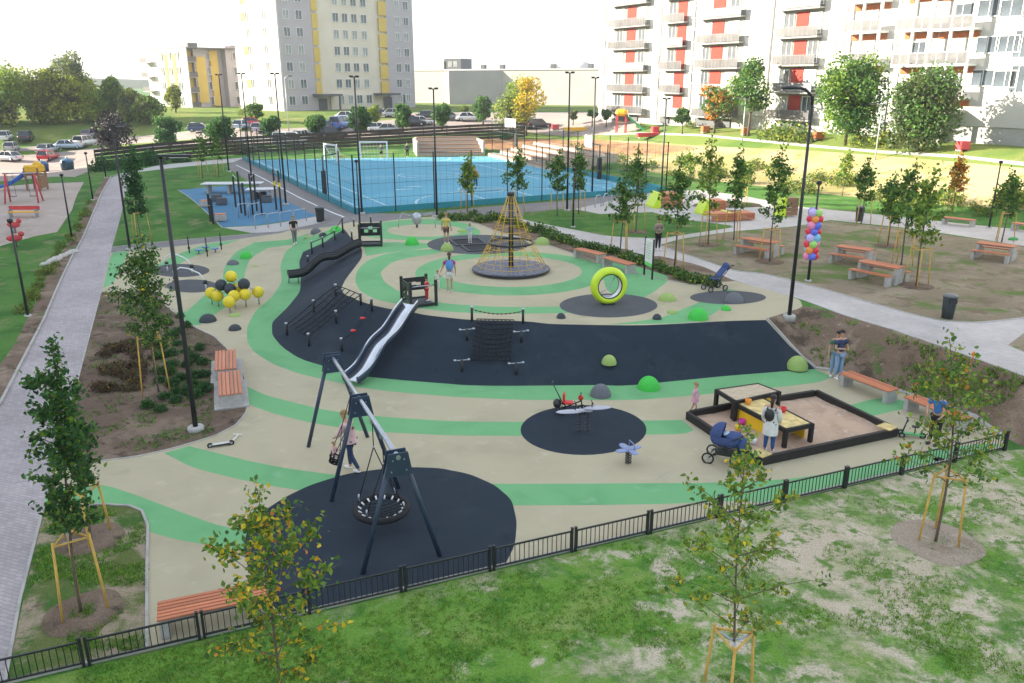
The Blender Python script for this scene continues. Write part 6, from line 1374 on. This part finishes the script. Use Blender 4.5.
# ---------------------------------------------------------------- cars
def paint(n, c): return mat('car_paint_'+n, c, .3, var=.02, spec=.5, coat=.6)
CP = dict(white=paint('white',(.72,.73,.74)), silver=paint('silver',(.42,.44,.46)), grey=paint('grey',(.16,.18,.20)), dark=paint('dark',(.03,.035,.045)), navy=paint('navy',(.03,.06,.14)), blue=paint('blue',(.04,.13,.42)), red=paint('red',(.55,.03,.04)), pale=paint('pale_blue',(.40,.52,.62)), lilac=paint('lilac',(.45,.42,.55)))
M_TYRE = mat('tyre_rubber', (.02,.02,.02), .8); M_CGL = mat('car_glass', (.025,.035,.045), .1, spec=.7, var=.02); M_HEAD = mat('headlight_glass', (.6,.62,.65), .15); M_TAIL = mat('tail_light', (.5,.02,.02), .3)
def car(lab, px, py, rz, col, kind='sedan', group='cars parked in the far lot'):
    g = G(px, py+2); T = thing('parked_car', lab, 'car', g, rz, group=group, sc=.92); L_, W_, Hh = {'sedan':(4.5,1.78,1.45),'suv':(4.6,1.88,1.72),'van':(5.0,1.95,2.0),'hatch':(4.0,1.74,1.48)}[kind]; m = CP[col]
    sh = Hh*.60; st = [(-L_/2,.42,sh*.86,.86),(-L_/2+.12,.28,sh*.97,.95),(-L_*.2,.22,sh*1.0,1),(L_*.15,.22,sh*1.0,1),(L_*.30,.24,sh*.93,.99),(L_/2-.15,.30,sh*.80,.93),(L_/2,.42,sh*.66,.84)]
    q = MB(); vs = []
    for x, z0, z1, wf in st: w = W_/2*wf; vs += [(x,-w*.9,z0),(x,-w,(z0+z1)*.5),(x,-w*.93,z1),(x,w*.93,z1),(x,w,(z0+z1)*.5),(x,w*.9,z0)]
    q.add(vs, [(i*6+k,(i+1)*6+k,(i+1)*6+(k+1)%6,i*6+(k+1)%6) for i in range(len(st)-1) for k in range(6)], True); o = len(q.v)-len(vs); q.f += [[o+k for k in range(6)],[o+(len(st)-1)*6+5-k for k in range(6)]]; q.mi += [0,0]; q.sm += [False,False]
    rx0, rx1 = {'sedan':(-L_*.26,L_*.06),'suv':(-L_*.42,L_*.08),'van':(-L_*.44,L_*.2),'hatch':(-L_*.38,L_*.08)}[kind]; bx0 = -L_*.40 if kind == 'sedan' else -L_*.47; bx1 = rx1+L_*.15
    wr = W_*.36; wb = W_*.455; q.box(((rx0+rx1)/2,0,Hh-.03), (rx1-rx0+.05,wr*2,.06), bev=.02)
    for s in (-1, 1):
        for (xa, xb) in ((bx1, rx1), (bx0, rx0), ((bx0+bx1)/2+.1,(rx0+rx1)/2+.1)): q.tube([(xa,s*wb,sh*.97),(xb,s*wr,Hh-.03)], .045, 5)
    q.build('body', m, T)
    q = MB(); vs = [(bx0,-wb,sh*.95),(bx1,-wb,sh*.95),(bx1,wb,sh*.95),(bx0,wb,sh*.95),(rx0,-wr,Hh-.05),(rx1,-wr,Hh-.05),(rx1,wr,Hh-.05),(rx0,wr,Hh-.05)]; q.add(vs, [(0,1,5,4),(1,2,6,5),(2,3,7,6),(3,0,4,7),(4,5,6,7)]); q.build('window_glass', M_CGL, T)
    for x in (-L_*.31, L_*.32):
        for s in (-1,1): q = MB(); q.lathe([(.001,-.1),(.2,-.1),(.32,-.09),(.33,.0),(.32,.09),(.2,.1),(.001,.1)], (x,s*(W_/2-.12),.32), 14, axis=(0,1,0)); wh = q.build('wheel', M_TYRE, T); q = MB(); q.lathe([(.001,.0),(.19,.0),(.2,-.02)], (x,s*(W_/2-.015),.32), 12, axis=(0,s,0)); q.build('rim', K_GALV, wh)
    for s in (-1,1): MB().box((L_/2-.10,s*W_*.34,sh*.72), (.16,.34,.14)).build('headlight', M_HEAD, T); MB().box((-L_/2+.03,s*W_*.36,sh*.80), (.1,.24,.18)).build('tail_light', M_TAIL, T)
    return T
CARS = [(6,139,1.9,'white','suv','white car at the far left edge of the lot, back row'),(27,139,1.9,'dark','suv','dark blue off-road car in the back row of the left lot'),(12,149,1.9,'silver','hatch','silver car between the white ones in the left lot'),(8,159,2.9,'white','sedan','white saloon car nearest the old playground on the left'),
 (48,151,1.6,'silver','sedan','silver car right behind the red one'),(49,158,1.6,'red','hatch','red car near the recycling containers'),(70,147,.1,'pale','sedan','pale blue car half hidden by the small yellowish tree'),(86,144,1.5,'white','suv','white off-road car in the middle of the left lot'),(92,136,1.5,'grey','hatch','grey car behind the white off-road car'),
 (201,130,.1,'navy','hatch','dark blue car alone between the purple tree and the tower'),(231,143,.1,'silver','sedan','silver car behind the second floodlight and the fence'),(242,127,1.5,'pale','hatch','pale blue car parked left of the red one by the tower'),(253,124,.3,'red','sedan','red car parked at the foot of the grey tower'),(259,130,1.6,'lilac','hatch','lilac grey car in front of the red one by the tower'),
 (302,138,1.4,'white','hatch','white car above the fence between two street trees'),(290,144,.2,'white','van','white van seen just above the slatted fence'),(323,136,.5,'silver','suv','silver car with its side to the street tree'),(332,136,.5,'dark','suv','dark off-road car right of the silver one'),(331,128,1.5,'navy','hatch','small dark blue car beside the bright blue van'),(340,127,1.4,'blue','van','bright blue van in front of the tower entrance'),
 (348,118,.2,'white','sedan','white car below the left entrance canopy'),(371,129,.3,'dark','sedan','dark car right of the corner street tree'),(380,130,.2,'white','hatch','white car behind the slim yellow green tree'),(390,131,.2,'silver','sedan','silver car left of the court side street tree'),(382,115,.1,'dark','sedan','dark car in the far row below the tower, left'),(395,115,.1,'silver','sedan','silver car in the far row below the tower, right'),
 (412,124,.2,'dark','suv','dark car behind the street tree left of the floodlight'),(421,123,.3,'white','sedan','white car right of the court side street tree'),(429,117,.2,'dark','sedan','dark car behind the white one before the hall'),(450,118,.2,'grey','sedan','grey car before the left end of the hall'),(469,119,.1,'white','sedan','white car before the shaded part of the hall'),(531,126,.3,'silver','sedan','silver car right of the yellow tree'),(539,126,.3,'dark','hatch','dark car right of the silver one by the yellow tree')]
for (x, y, rz, c, k, lab) in CARS: car(lab, x, y, rz, c, k)
# ---------------------------------------------------------------- people
SKIN = mat('skin', (.50,.30,.21), .5, var=.04, spec=.3)
M_LIP = mat('lips', (.30,.09,.07), .5)
def cloth(n, c): return mat('cloth_'+n, c, .85, var=.10, scale=6)
HAIR = dict(brown=mat('brown_hair', (.055,.03,.018), .6), dark=mat('dark_hair', (.015,.011,.01), .5), fair=mat('fair_hair', (.30,.19,.08), .6))
TMPS = bpy.data.scenes.new('tmp')
def skinmesh(J, E, lv=1):
    me = bpy.data.meshes.new('sk'); me.from_pydata([tuple(j[0]) for j in J], E, []); o = bpy.data.objects.new('sk', me); TMPS.collection.objects.link(o)
    m = o.modifiers.new('s', 'SKIN'); m.use_smooth_shade = True
    for i, j in enumerate(J):
        r = j[1]; me.skin_vertices[0].data[i].radius = r if isinstance(r, tuple) else (r, r)
    me.skin_vertices[0].data[0].use_root = True; s = o.modifiers.new('u', 'SUBSURF'); s.levels = lv; s.render_levels = lv
    TMPS.view_layers[0].update(); dg = TMPS.view_layers[0].depsgraph; r = bpy.data.meshes.new_from_object(o.evaluated_get(dg)); bpy.data.objects.remove(o); return r
def objm(me, name, m, parent, keep=False):
    me.materials.clear(); me.materials.append(m)
    for p in me.polygons: p.use_smooth = True
    me.name = name; o = bpy.data.objects.new(name, me); COL.objects.link(o); o.parent = parent; return o
def person(label, loc, rz, h, top, bot, hair='brown', shoe=None, arms=None, legs=None, lean=0, coat=0, shorts=False, longhair=False, sleeves=1.0, head=0, child=False, sit=False, dress=None):
    T = thing('person', label, 'person', loc, rz); k = h
    arms = arms or [((.14,.0,.62),(.15,-.05,.47)), ((.14,.0,.62),(.15,-.05,.47))]; legs = legs or [((.055,-.01,.27),(.06,.0,.035)), ((.055,-.01,.27),(.06,.0,.035))]
    hs = 1.22 if child else 1.0; ly = lambda z: -lean*max(0, z-.5)
    V = lambda x, y, z: Vector((x*k, y*k+ly(z)*k, z*k))
    ns = .80 if not child else .78
    J = [(V(0,.005,.52),(.072*k,.058*k)), (V(0,0,.62),(.062*k,.048*k)), (V(0,.005,.73),(.078*k,.055*k)), (V(0,.01,.80),(.05*k,.042*k)), (V(0,0,.845),(.027*k,.03*k)), (V(0,-.012,.885),(.040*k*hs,.046*k*hs)), (V(0,-.006,.935),(.046*k*hs,.054*k*hs)), (V(0,.0,.965),(.030*k*hs,.036*k*hs))]
    E = [(0,1),(1,2),(2,3),(3,4),(4,5),(5,6),(6,7)]; tj = list(J[:4]); te = [(0,1),(1,2),(2,3)]; bj = [(J[0][0], (.08*k,.066*k))]; be = []; hands = []
    for s, ((ex,ey,ez),(hx,hy,hz)) in zip((-1,1), arms):
        o = len(J); sp, ep, hp = V(s*.105,.01,.795), V(s*ex,ey,ez), V(s*hx,hy,hz); wp_ = ep.lerp(hp,.88); pm = hp+(hp-ep).normalized()*.035*k
        J += [(sp,.032*k),(ep,.024*k),(wp_,.016*k),(hp,(.022*k,.013*k)),(pm,(.018*k,.010*k))]; E += [(3,o),(o,o+1),(o+1,o+2),(o+2,o+3),(o+3,o+4)]; hands.append((hp, pm, s))
        t = len(tj); tj += [(sp,.038*k)]; te.append((3,t))
        if sleeves > .3: tj += [(sp.lerp(ep, min(1, sleeves*1.3)),.031*k)]; te.append((t,t+1))
        if sleeves > .8: tj += [(wp_,.022*k)]; te.append((t+1,t+2))
    feet = []
    for s, ((kx,ky,kz),(fx,fy,fz)) in zip((-1,1), legs):
        o = len(J); hp, kp, ap = V(s*.05,0,.49), V(s*kx,ky,kz), V(s*fx,fy,fz); tp_ = ap+Vector((0,-.085*k,-.018*k))
        J += [(hp,.048*k),(kp,.031*k),(ap,.020*k),(tp_,(.020*k,.012*k))]; E += [(0,o),(o,o+1),(o+1,o+2),(o+2,o+3)]; feet.append((ap,tp_))
        b = len(bj); bj += [(hp,.057*k),(hp.lerp(kp,.7 if shorts else 1),.043*k if not shorts else .05*k)]; be += [(0,b),(b,b+1)]
        if not shorts: bj.append((kp.lerp(ap,.9),.029*k)); be.append((b+1,b+2))
    body = objm(skinmesh(J, E), 'body', SKIN, T)
    f = MB(); f.v = [tuple(v.co) for v in body.data.vertices]; f.f = [list(p.vertices) for p in body.data.polygons]; f.mi = [0]*len(f.f); f.sm = [True]*len(f.f)
    for hp, pm, s in hands:
        d = (pm-hp).normalized(); sd, up = frame(d)
        for i in range(4): b = pm+sd*(i-1.5)*.0095*k; ln = (.042,.048,.045,.035)[i]*k; f.tube([b-d*.01*k, b+d*ln*.6, b+d*ln+up*.012*k], [.0055*k,.005*k,.0035*k], 5)
        f.tube([hp+sd*s*-.015*k, hp+sd*s*-.032*k+d*.02*k, hp+sd*s*-.034*k+d*.045*k], [.007*k,.006*k,.004*k], 5)
    hc = J[6][0]; f.sphere(hc+Vector((0,-.054*k*hs,-.012*k)), .010*k*hs, 8, 6, (.8,1.2,1.3))
    for s in (-1,1): f.sphere(hc+Vector((s*.046*k*hs,.004*k,-.012*k)), .012*k, 8, 6, (.4,.8,1.2))
    me = bpy.data.meshes.new('body'); me.from_pydata(f.v, [], f.f); me.materials.append(SKIN); me.polygons.foreach_set('use_smooth', [True]*len(f.f)); old = body.data; body.data = me; bpy.data.meshes.remove(old)
    for s in (-1,1): MB().sphere(hc+Vector((s*.018*k*hs,-.047*k*hs,.0)), .006*k*hs, 8, 6).build('eye', HAIR['dark'], body)
    MB().box(hc+Vector((0,-.05*k*hs,-.034*k*hs)), (.022*k,.006*k,.004*k)).build('mouth', M_LIP, body)
    up_ = [(j[0], tuple(x+.011*k for x in (j[1] if isinstance(j[1], tuple) else (j[1], j[1])))) for j in tj]
    objm(skinmesh(up_, te), 'top', top, T)
    if coat: 
        q = MB(); q.lathe([(.125*k,-coat*k),(.118*k,-.04*k),(.095*k,.06*k),(.09*k,.16*k)], V(0,.005,.55), 16); q.v = [tuple(Vector((v[0], (v[1]-V(0,.005,.55).y)*.92+V(0,.005,.55).y, v[2]))) for v in q.v]; q.build('coat_skirt' if not dress else 'skirt', dress or top, T)
    objm(skinmesh(bj, be), 'trousers' if not shorts else 'shorts', bot, T)
    for ap, tp_ in feet: q = MB(); m_ = (ap+tp_)/2; q.sphere((m_.x, m_.y-.008*k, max(.018*k, m_.z-.008*k)), .062*k, 12, 8, (.48,1.15,.42)); q.build('shoe', shoe or K_WHT, T)
    q = MB(); q.sphere(hc+Vector((0,.010*k*hs,.014*k*hs)), .061*k*hs, 16, 10, (.92,1.08,1.0), -.25); 
    if longhair: q.tube([hc+Vector((0,.05*k,.0)), hc+Vector((0,.075*k,-.05*k)), hc+Vector((0,.07*k,-.14*k))], [.03*k,.028*k,.012*k], 8)
    q.build('hair', HAIR[hair], T); return T
C_ = cloth
def gl(x, y): return G(x, y)
P1 = person('woman in a long white coat standing in the sandbox beside the play tables', PZ(768,452,.07), 2.6, 1.72, C_('white',(.66,.66,.64)), C_('blue_jeans',(.04,.10,.28)), 'dark', coat=.22, longhair=True, arms=[((.13,.0,.62),(.11,-.10,.52)),((.13,.0,.62),(.13,-.07,.5))])
o = MB(); 
bkx = thing('backpack', 'small black backpack worn by the woman in white', 'backpack', PZ(768,452,.07)+Vector((0,0,.95)), 2.6); q = MB(); q.sphere((.03,.17,.22), .16, 14, 10, (.85,.6,1.15)); q.build('bag_body', K_BLK, bkx); q = MB()
for s in (-1,1): q.tube([(s*.11,.16,.38),(s*.12,.02,.42),(s*.12,-.10,.30),(s*.12,.0,.05),(s*.10,.16,.02)], .02, 6)
q.build('strap', K_BLK, bkx)
person('small girl in a pink dress by the corner of the sandbox', PZ(694,414,0), 1.0, 1.05, C_('pink',(.66,.36,.50)), C_('pink',(.66,.36,.50)), 'fair', coat=.14, shorts=True, child=True, sleeves=.5, arms=[((.15,0,.64),(.2,-.08,.56)),((.15,0,.64),(.2,-.02,.55))], legs=[((.055,-.08,.27),(.06,-.02,.035)),((.055,.06,.27),(.06,.14,.06))])
person('man in a navy t-shirt and jeans by the end of the right bench', PZ(837,378,0), .3, 1.78, C_('navy',(.035,.055,.12)), C_('light_jeans',(.22,.34,.50)), 'dark', sleeves=.45, arms=[((.14,-.02,.63),(.06,-.15,.66)),((.14,-.02,.63),(.05,-.15,.64))])
person('person in a green top standing close behind the man in navy', PZ(833.5,376,0), -.3, 1.68, C_('dark_green',(.07,.18,.10)), C_('light_jeans',(.22,.34,.50)), 'dark', sleeves=.5)
person('person in a blue shirt and black trousers behind the young tree on the right', PZ(933,444,0), -.9, 1.75, C_('bright_blue',(.05,.18,.50)), C_('black',(.015,.015,.018)), 'brown', K_BLK, sleeves=.5, lean=.25, arms=[((.14,-.06,.64),(.08,-.20,.58)),((.14,-.02,.62),(.12,-.16,.56))])
person('man in a black t-shirt and grey trousers walking on the rubber near the far slide', G(295,244), .5, 1.78, C_('black',(.015,.015,.018)), C_('grey',(.16,.17,.19)), 'fair', sleeves=.45, arms=[((.15,-.03,.63),(.10,-.12,.56)),((.14,0,.62),(.14,-.06,.5))], legs=[((.05,-.05,.27),(.055,-.07,.035)),((.05,.03,.27),(.055,.09,.04))])
P6 = person('woman with white shorts and a blue backpack holding a toddler by the hand', G(450,292), PI+.1, 1.68, C_('magenta',(.45,.05,.22)), C_('white',(.66,.66,.64)), 'brown', shorts=True, sleeves=.45, longhair=True, arms=[((.14,0,.62),(.15,-.04,.48)),((.17,0,.64),(.22,0,.52))], legs=[((.05,-.04,.27),(.05,-.06,.035)),((.05,.02,.27),(.05,.06,.035))])
bk = thing('backpack', 'blue backpack on the woman holding a toddler by the hand', 'backpack', G(450,292)+Vector((0,0,.98)), PI+.1); q = MB(); q.sphere((0,.17,.20), .2, 14, 10, (.85,.55,1.2)); q.build('bag_body', mat('sky_blue_cloth', (.10,.25,.55), .8), bk); q = MB(); 
for s in (-1,1): q.tube([(s*.11,.14,.38),(s*.12,.0,.41),(s*.12,-.10,.28),(s*.10,.14,.02)], .02, 6)
q.build('strap', K_BLK, bk)
person('toddler in white clothes holding the hand of the woman with the backpack', G(438,290), PI+.2, .85, C_('white',(.66,.66,.64)), C_('white',(.66,.66,.64)), 'fair', child=True, sleeves=.5, arms=[((.15,0,.66),(.24,0,.78)),((.15,0,.64),(.17,-.03,.52))])
person('child in a red suit standing inside the black tower at the steel slide', G(427,303)+Vector((0,0,.1)), 1.2, .95, C_('red',(.55,.03,.04)), C_('red',(.55,.03,.04)), 'brown', child=True, arms=[((.15,-.02,.66),(.12,-.14,.66)),((.15,-.02,.66),(.14,-.12,.6))])
person('woman in a yellow top and brown trousers at the trampolines', G(446.5,243.5), PI-.2, 1.7, C_('yellow',(.65,.52,.12)), C_('brown',(.16,.08,.06)), 'fair', sleeves=.45, shorts=True)
person('child in pale clothes jumping on the ground trampoline', G(470,243.5)+Vector((0,0,.05)), .3, 1.05, C_('pale_blue',(.42,.50,.62)), C_('white',(.66,.66,.64)), 'fair', child=True, arms=[((.17,0,.7),(.24,-.02,.72)),((.17,0,.7),(.24,-.02,.72))])
person('person in an orange top and dark trousers walking on the blue court', G(475.5,187.5), 2.5, 1.78, C_('orange',(.65,.15,.05)), C_('navy',(.035,.055,.12)), 'fair', legs=[((.05,-.04,.27),(.05,-.06,.035)),((.05,.02,.27),(.05,.08,.04))])
person('goalkeeper in dark clothes standing in the far white goal', G(381.5,159), .2, 1.7, C_('dark_grey',(.07,.07,.08)), C_('black',(.015,.015,.018)), 'dark', shorts=True, arms=[((.17,0,.65),(.24,-.04,.62)),((.17,0,.65),(.24,-.04,.62))])
person('person in dark clothes standing left of the stepped seating', G(407.5,157), 0, 1.7, C_('dark_grey',(.07,.07,.08)), C_('black',(.015,.015,.018)), 'brown')
person('person in a patterned grey top on the walkway behind the info board', G(657.5,250), .4, 1.68, C_('taupe',(.26,.20,.18)), C_('black',(.015,.015,.018)), 'brown', arms=[((.16,-.03,.64),(.06,-.14,.66)),((.16,-.03,.64),(.06,-.14,.66))])
swl = Matrix.Rotation(SWING[1], 3, 'Z')
wpos = PZ(352,470,0); person('woman in a pale pink jacket pushing the baby swing', wpos, -PI/2-.35, 1.72, C_('pale_pink',(.62,.42,.42)), C_('dark_jeans',(.03,.05,.11)), 'fair', lean=.18, coat=.06, arms=[((.13,-.08,.64),(.08,-.20,.56)),((.13,-.08,.64),(.08,-.20,.56))], legs=[((.05,-.06,.27),(.05,-.05,.035)),((.05,.03,.27),(.05,.17,.045))])
bp_ = SWING[0]+swl @ Vector((SWING[2], SWING[3], .60)); person('baby in pale clothes sitting in the baby swing', bp_, 1.2, .68, C_('pale_pink',(.62,.42,.42)), C_('pale_pink',(.62,.42,.42)), 'fair', child=True, sleeves=1, arms=[((.15,-.04,.62),(.14,-.16,.58)),((.15,-.04,.62),(.14,-.16,.58))], legs=[((.07,-.20,.44),(.07,-.22,.22)),((.07,-.20,.44),(.07,-.22,.22))])
# ---------------------------------------------------------------- prams and ride-ons
def wheel(T, c, r, w=.04, ax=(0,1,0)):
    q = MB(); s, u_ = frame(Vector(ax)); q.tube([Vector(c)+(s*math.cos(a*PI/10)+u_*math.sin(a*PI/10))*r for a in range(20)], w*.6, 6, closed=True); wh = q.build('wheel', M_TYRE, T); q = MB()
    for a in range(5): d = (s*math.cos(a*1.257)+u_*math.sin(a*1.257))*r; q.tube([Vector(c), Vector(c)+d], .012, 5)
    q.tube([Vector(c)-Vector(ax)*.04, Vector(c)+Vector(ax)*.04], .03, 8); q.build('spokes', K_GALV, wh)
g = PZ(725,462,0); T = thing('pram', 'blue pram with hood standing in front of the sandbox', 'pram', g, -.45); NB = cloth('pram_navy', (.045,.075,.20))
for x, r in ((-.42,.15),(.38,.20)):
    for s in (-1,1): wheel(T, (x,s*.29,r), r)
q = MB()
for s in (-1,1): q.tube([(-.42,s*.26,.15),(.0,s*.24,.55),(.38,s*.26,.20)], .018, 6); q.tube([(.38,s*.24,.2),(-.05,s*.24,.62),(.55,s*.22,1.02)], .016, 6); 
q.tube([(.55,-.22,1.02),(.60,0,1.04),(.55,.22,1.02)], .018, 6); q.tube([(-.42,-.26,.15),(-.42,.26,.15)], .015, 6); q.tube([(.38,-.26,.2),(.38,.26,.2)], .015, 6); q.build('chassis', K_BLK, T)
q = MB(); n_ = 20; prof = [(.36,.20,.52),(.42,.25,.62),(.45,.27,.82),(.43,.25,.82),(.38,.2,.66)]; vs = [(-.03+a*math.cos(2*PI*k/n_), b*math.sin(2*PI*k/n_), z) for a, b, z in prof for k in range(n_)]; q.add(vs, [(i*n_+k,i*n_+(k+1)%n_,(i+1)*n_+(k+1)%n_,(i+1)*n_+k) for i in range(4) for k in range(n_)]+[tuple(range(n_))[::-1]], True); q.build('carrycot', NB, T)
q = MB(); vs = []; 
for i in range(9):
    a = math.radians(-5+i*13); 
    for k in range(13): b = PI*k/12; vs.append((-.12-.33*math.cos(a)*math.sin(b)*1.0, .27*math.cos(b), .82+.34*math.sin(a)*math.sin(b)))
q.add(vs, [(i*13+k,i*13+k+1,(i+1)*13+k+1,(i+1)*13+k) for i in range(8) for k in range(12)], True); q.build('hood', NB, T)
q = MB(); q.sphere((.16,0,.83), .27, 14, 8, (1,.92,.28)); q.build('cover', NB, T); q = MB(); q.sphere((.0,0,.84), .13, 12, 8, (1,1.2,.5)); q.build('blanket', cloth('pale_blanket', (.45,.60,.72)), T); q = MB(); q.box((0,0,.33), (.55,.36,.2), bev=.05); q.build('shopping_basket', K_BLK, T); q = MB(); q.sphere((.42,0,.62), .22, 12, 8, (.6,1,.9)); q.build('hanging_bag', NB, T)
g = G(714,290); T = thing('pushchair', 'dark folded pushchair parked at the edge of the rubber near the walkway', 'pushchair', g, .4)
for x in (-.35,.38):
    for s in (-1,1): wheel(T, (x,s*.25,.11), .11)
q = MB()
for s in (-1,1): q.tube([(-.35,s*.24,.11),(.1,s*.24,.5),(.62,s*.24,1.05)], .018, 6); q.tube([(.38,s*.24,.11),(-.05,s*.24,.55)], .018, 6); q.tube([(.62,s*.24,1.05),(.75,s*.24,1.05)], .022, 6)
q.build('frame', K_BLK, T); q = MB(); q.box((.02,0,.48), (.4,.38,.06), M=Matrix.Rotation(.2,3,'Y'), bev=.02); q.box((.32,0,.78), (.08,.38,.62), M=Matrix.Rotation(.72,3,'Y'), bev=.03); q.build('seat', NB, T); q = MB(); q.sphere((.52,0,.98), .24, 12, 8, (.5,.9,.7)); q.build('hood', NB, T)
g = PZ(569,413,0); T = thing('tricycle', 'red and black push tricycle leaning beside the grey seesaw', 'tricycle', g, -.2)
wheel(T, (.42,0,.15), .15); wheel(T, (-.25,.2,.11), .11); wheel(T, (-.25,-.2,.11), .11)
q = MB(); q.tube([(-.25,-.2,.11),(-.25,.2,.11)], .016, 6); q.tube([(-.25,0,.13),(.05,0,.28),(.38,0,.45)], .022, 6); q.tube([(.42,0,.15),(.36,0,.62)], .02, 6); q.tube([(.34,-.18,.66),(.36,0,.62),(.34,.18,.66)], .02, 6); q.tube([(-.2,0,.3),(-.55,.02,.98)], .016, 6); q.tube([(-.55,-.14,.98),(-.55,.16,.98)], .022, 6); q.build('frame', K_BLK, T)
q = MB(); q.box((-.02,0,.36), (.28,.26,.08), bev=.03); q.box((-.17,0,.52), (.06,.26,.3), bev=.02); q.sphere((.36,0,.55), .09, 10, 6); q.build('seat', K_REDP, T); q = MB(); q.sphere((-.38,0,.30), .17, 10, 8, (.8,1,.9)); q.build('rear_bag', K_BLK, T)
g = PZ(912,437,0); T = thing('ride_on_scooter', 'green and black ride-on scooter with a long push handle beside the person in blue', 'scooter', g, -.3)
wheel(T, (-.3,.12,.07), .07); wheel(T, (-.3,-.12,.07), .07); wheel(T, (.28,0,.07), .07); q = MB(); q.box((0,0,.10), (.62,.16,.05), bev=.02); q.build('deck', mat('scooter_green', (.08,.40,.14), .4), T); q = MB(); q.tube([(-.28,0,.1),(-.18,0,.55)], .022, 8); q.tube([(-.2,-.16,.54),(-.18,0,.56),(-.2,.16,.54)], .02, 8); q.box((.05,0,.34), (.2,.14,.05), bev=.02); q.tube([(.05,0,.1),(.05,0,.34)], .02, 6); q.build('stem', K_BLK, T); q = MB(); q.tube([(.2,0,.12),(.55,.1,.85)], .014, 6); q.build('push_handle', K_GALV, T)
g = PZ(221,446,0); T = thing('push_scooter', 'small pale scooter lying on the green band at the left', 'scooter', g, .35)
q = MB(); q.box((0,0,.05), (.5,.11,.025)); q.build('deck', K_BLK, T); q = MB(); q.tube([(.25,0,.06),(.42,.35,.05),(.5,.55,.05)], .018, 8); q.tube([(.36,.62,.05),(.62,.5,.05)], .018, 8); q.tube([(-.25,0,.07),(.25,0,.09)], .03, 8); q.build('stem', K_WHT, T); wheel(T, (.29,0,.06), .06); wheel(T, (-.29,0,.06), .06)

bpy.data.scenes.remove(TMPS)
# ---------------------------------------------------------------- hazy air
hz = bpy.data.materials.new('haze'); hz.use_nodes = True; nt = hz.node_tree; nt.nodes.remove(nt.nodes['Principled BSDF'])
pv = nt.nodes.new('ShaderNodeVolumePrincipled'); pv.inputs['Color'].default_value = (.86,.90,.97,1); pv.inputs['Density'].default_value = .0005; pv.inputs['Anisotropy'].default_value = .2
nt.links.new(pv.outputs[0], nt.nodes['Material Output'].inputs['Volume'])
o = MB().box((0,360,46), (1960,1240,98)).build('haze', hz); tag(o, kind='stuff')
# ---------------------------------------------------------------- light
SUN_EL, SUN_AZ = math.radians(19), math.radians(-82)     # azimuth from +y, clockwise: -84 = from the left, a little ahead
sd = Vector((math.sin(SUN_AZ)*math.cos(SUN_EL), math.cos(SUN_AZ)*math.cos(SUN_EL), math.sin(SUN_EL)))
ld = bpy.data.lights.new('sun', 'SUN'); ld.energy = 3.8; ld.angle = math.radians(.6); ld.color = (1, .90, .74)
lo = bpy.data.objects.new('sun', ld); COL.objects.link(lo); lo.rotation_euler = (-sd).to_track_quat('-Z', 'Y').to_euler()
w = bpy.data.worlds.new('World'); scn.world = w; w.use_nodes = True; nt = w.node_tree; bg = nt.nodes['Background']
sk = nt.nodes.new('ShaderNodeTexSky'); sk.sky_type = 'NISHITA'; sk.sun_disc = False; sk.sun_elevation = SUN_EL; sk.sun_rotation = SUN_AZ
sk.air_density = 1.0; sk.dust_density = 1.6; sk.ozone_density = .4; sk.altitude = 100
mxs = nt.nodes.new('ShaderNodeMix'); mxs.data_type = 'RGBA'; mxs.inputs[0].default_value = .84; nt.links.new(sk.outputs[0], mxs.inputs[6]); mxs.inputs[7].default_value = (1.14, 1.24, 1.37, 1)   # thin even veil of high cloud over the clear sky
nt.links.new(mxs.outputs[2], bg.inputs['Color']); bg.inputs['Strength'].default_value = .15
scn.view_settings.view_transform = 'Standard'; scn.view_settings.look = 'None'; scn.view_settings.gamma = 1; scn.view_settings.use_curve_mapping = False
scn.view_settings.exposure = EXPOSURE
scn.cycles.use_denoising = True; scn.cycles.max_bounces = 5; scn.cycles.diffuse_bounces = 3; scn.cycles.transparent_max_bounces = 8
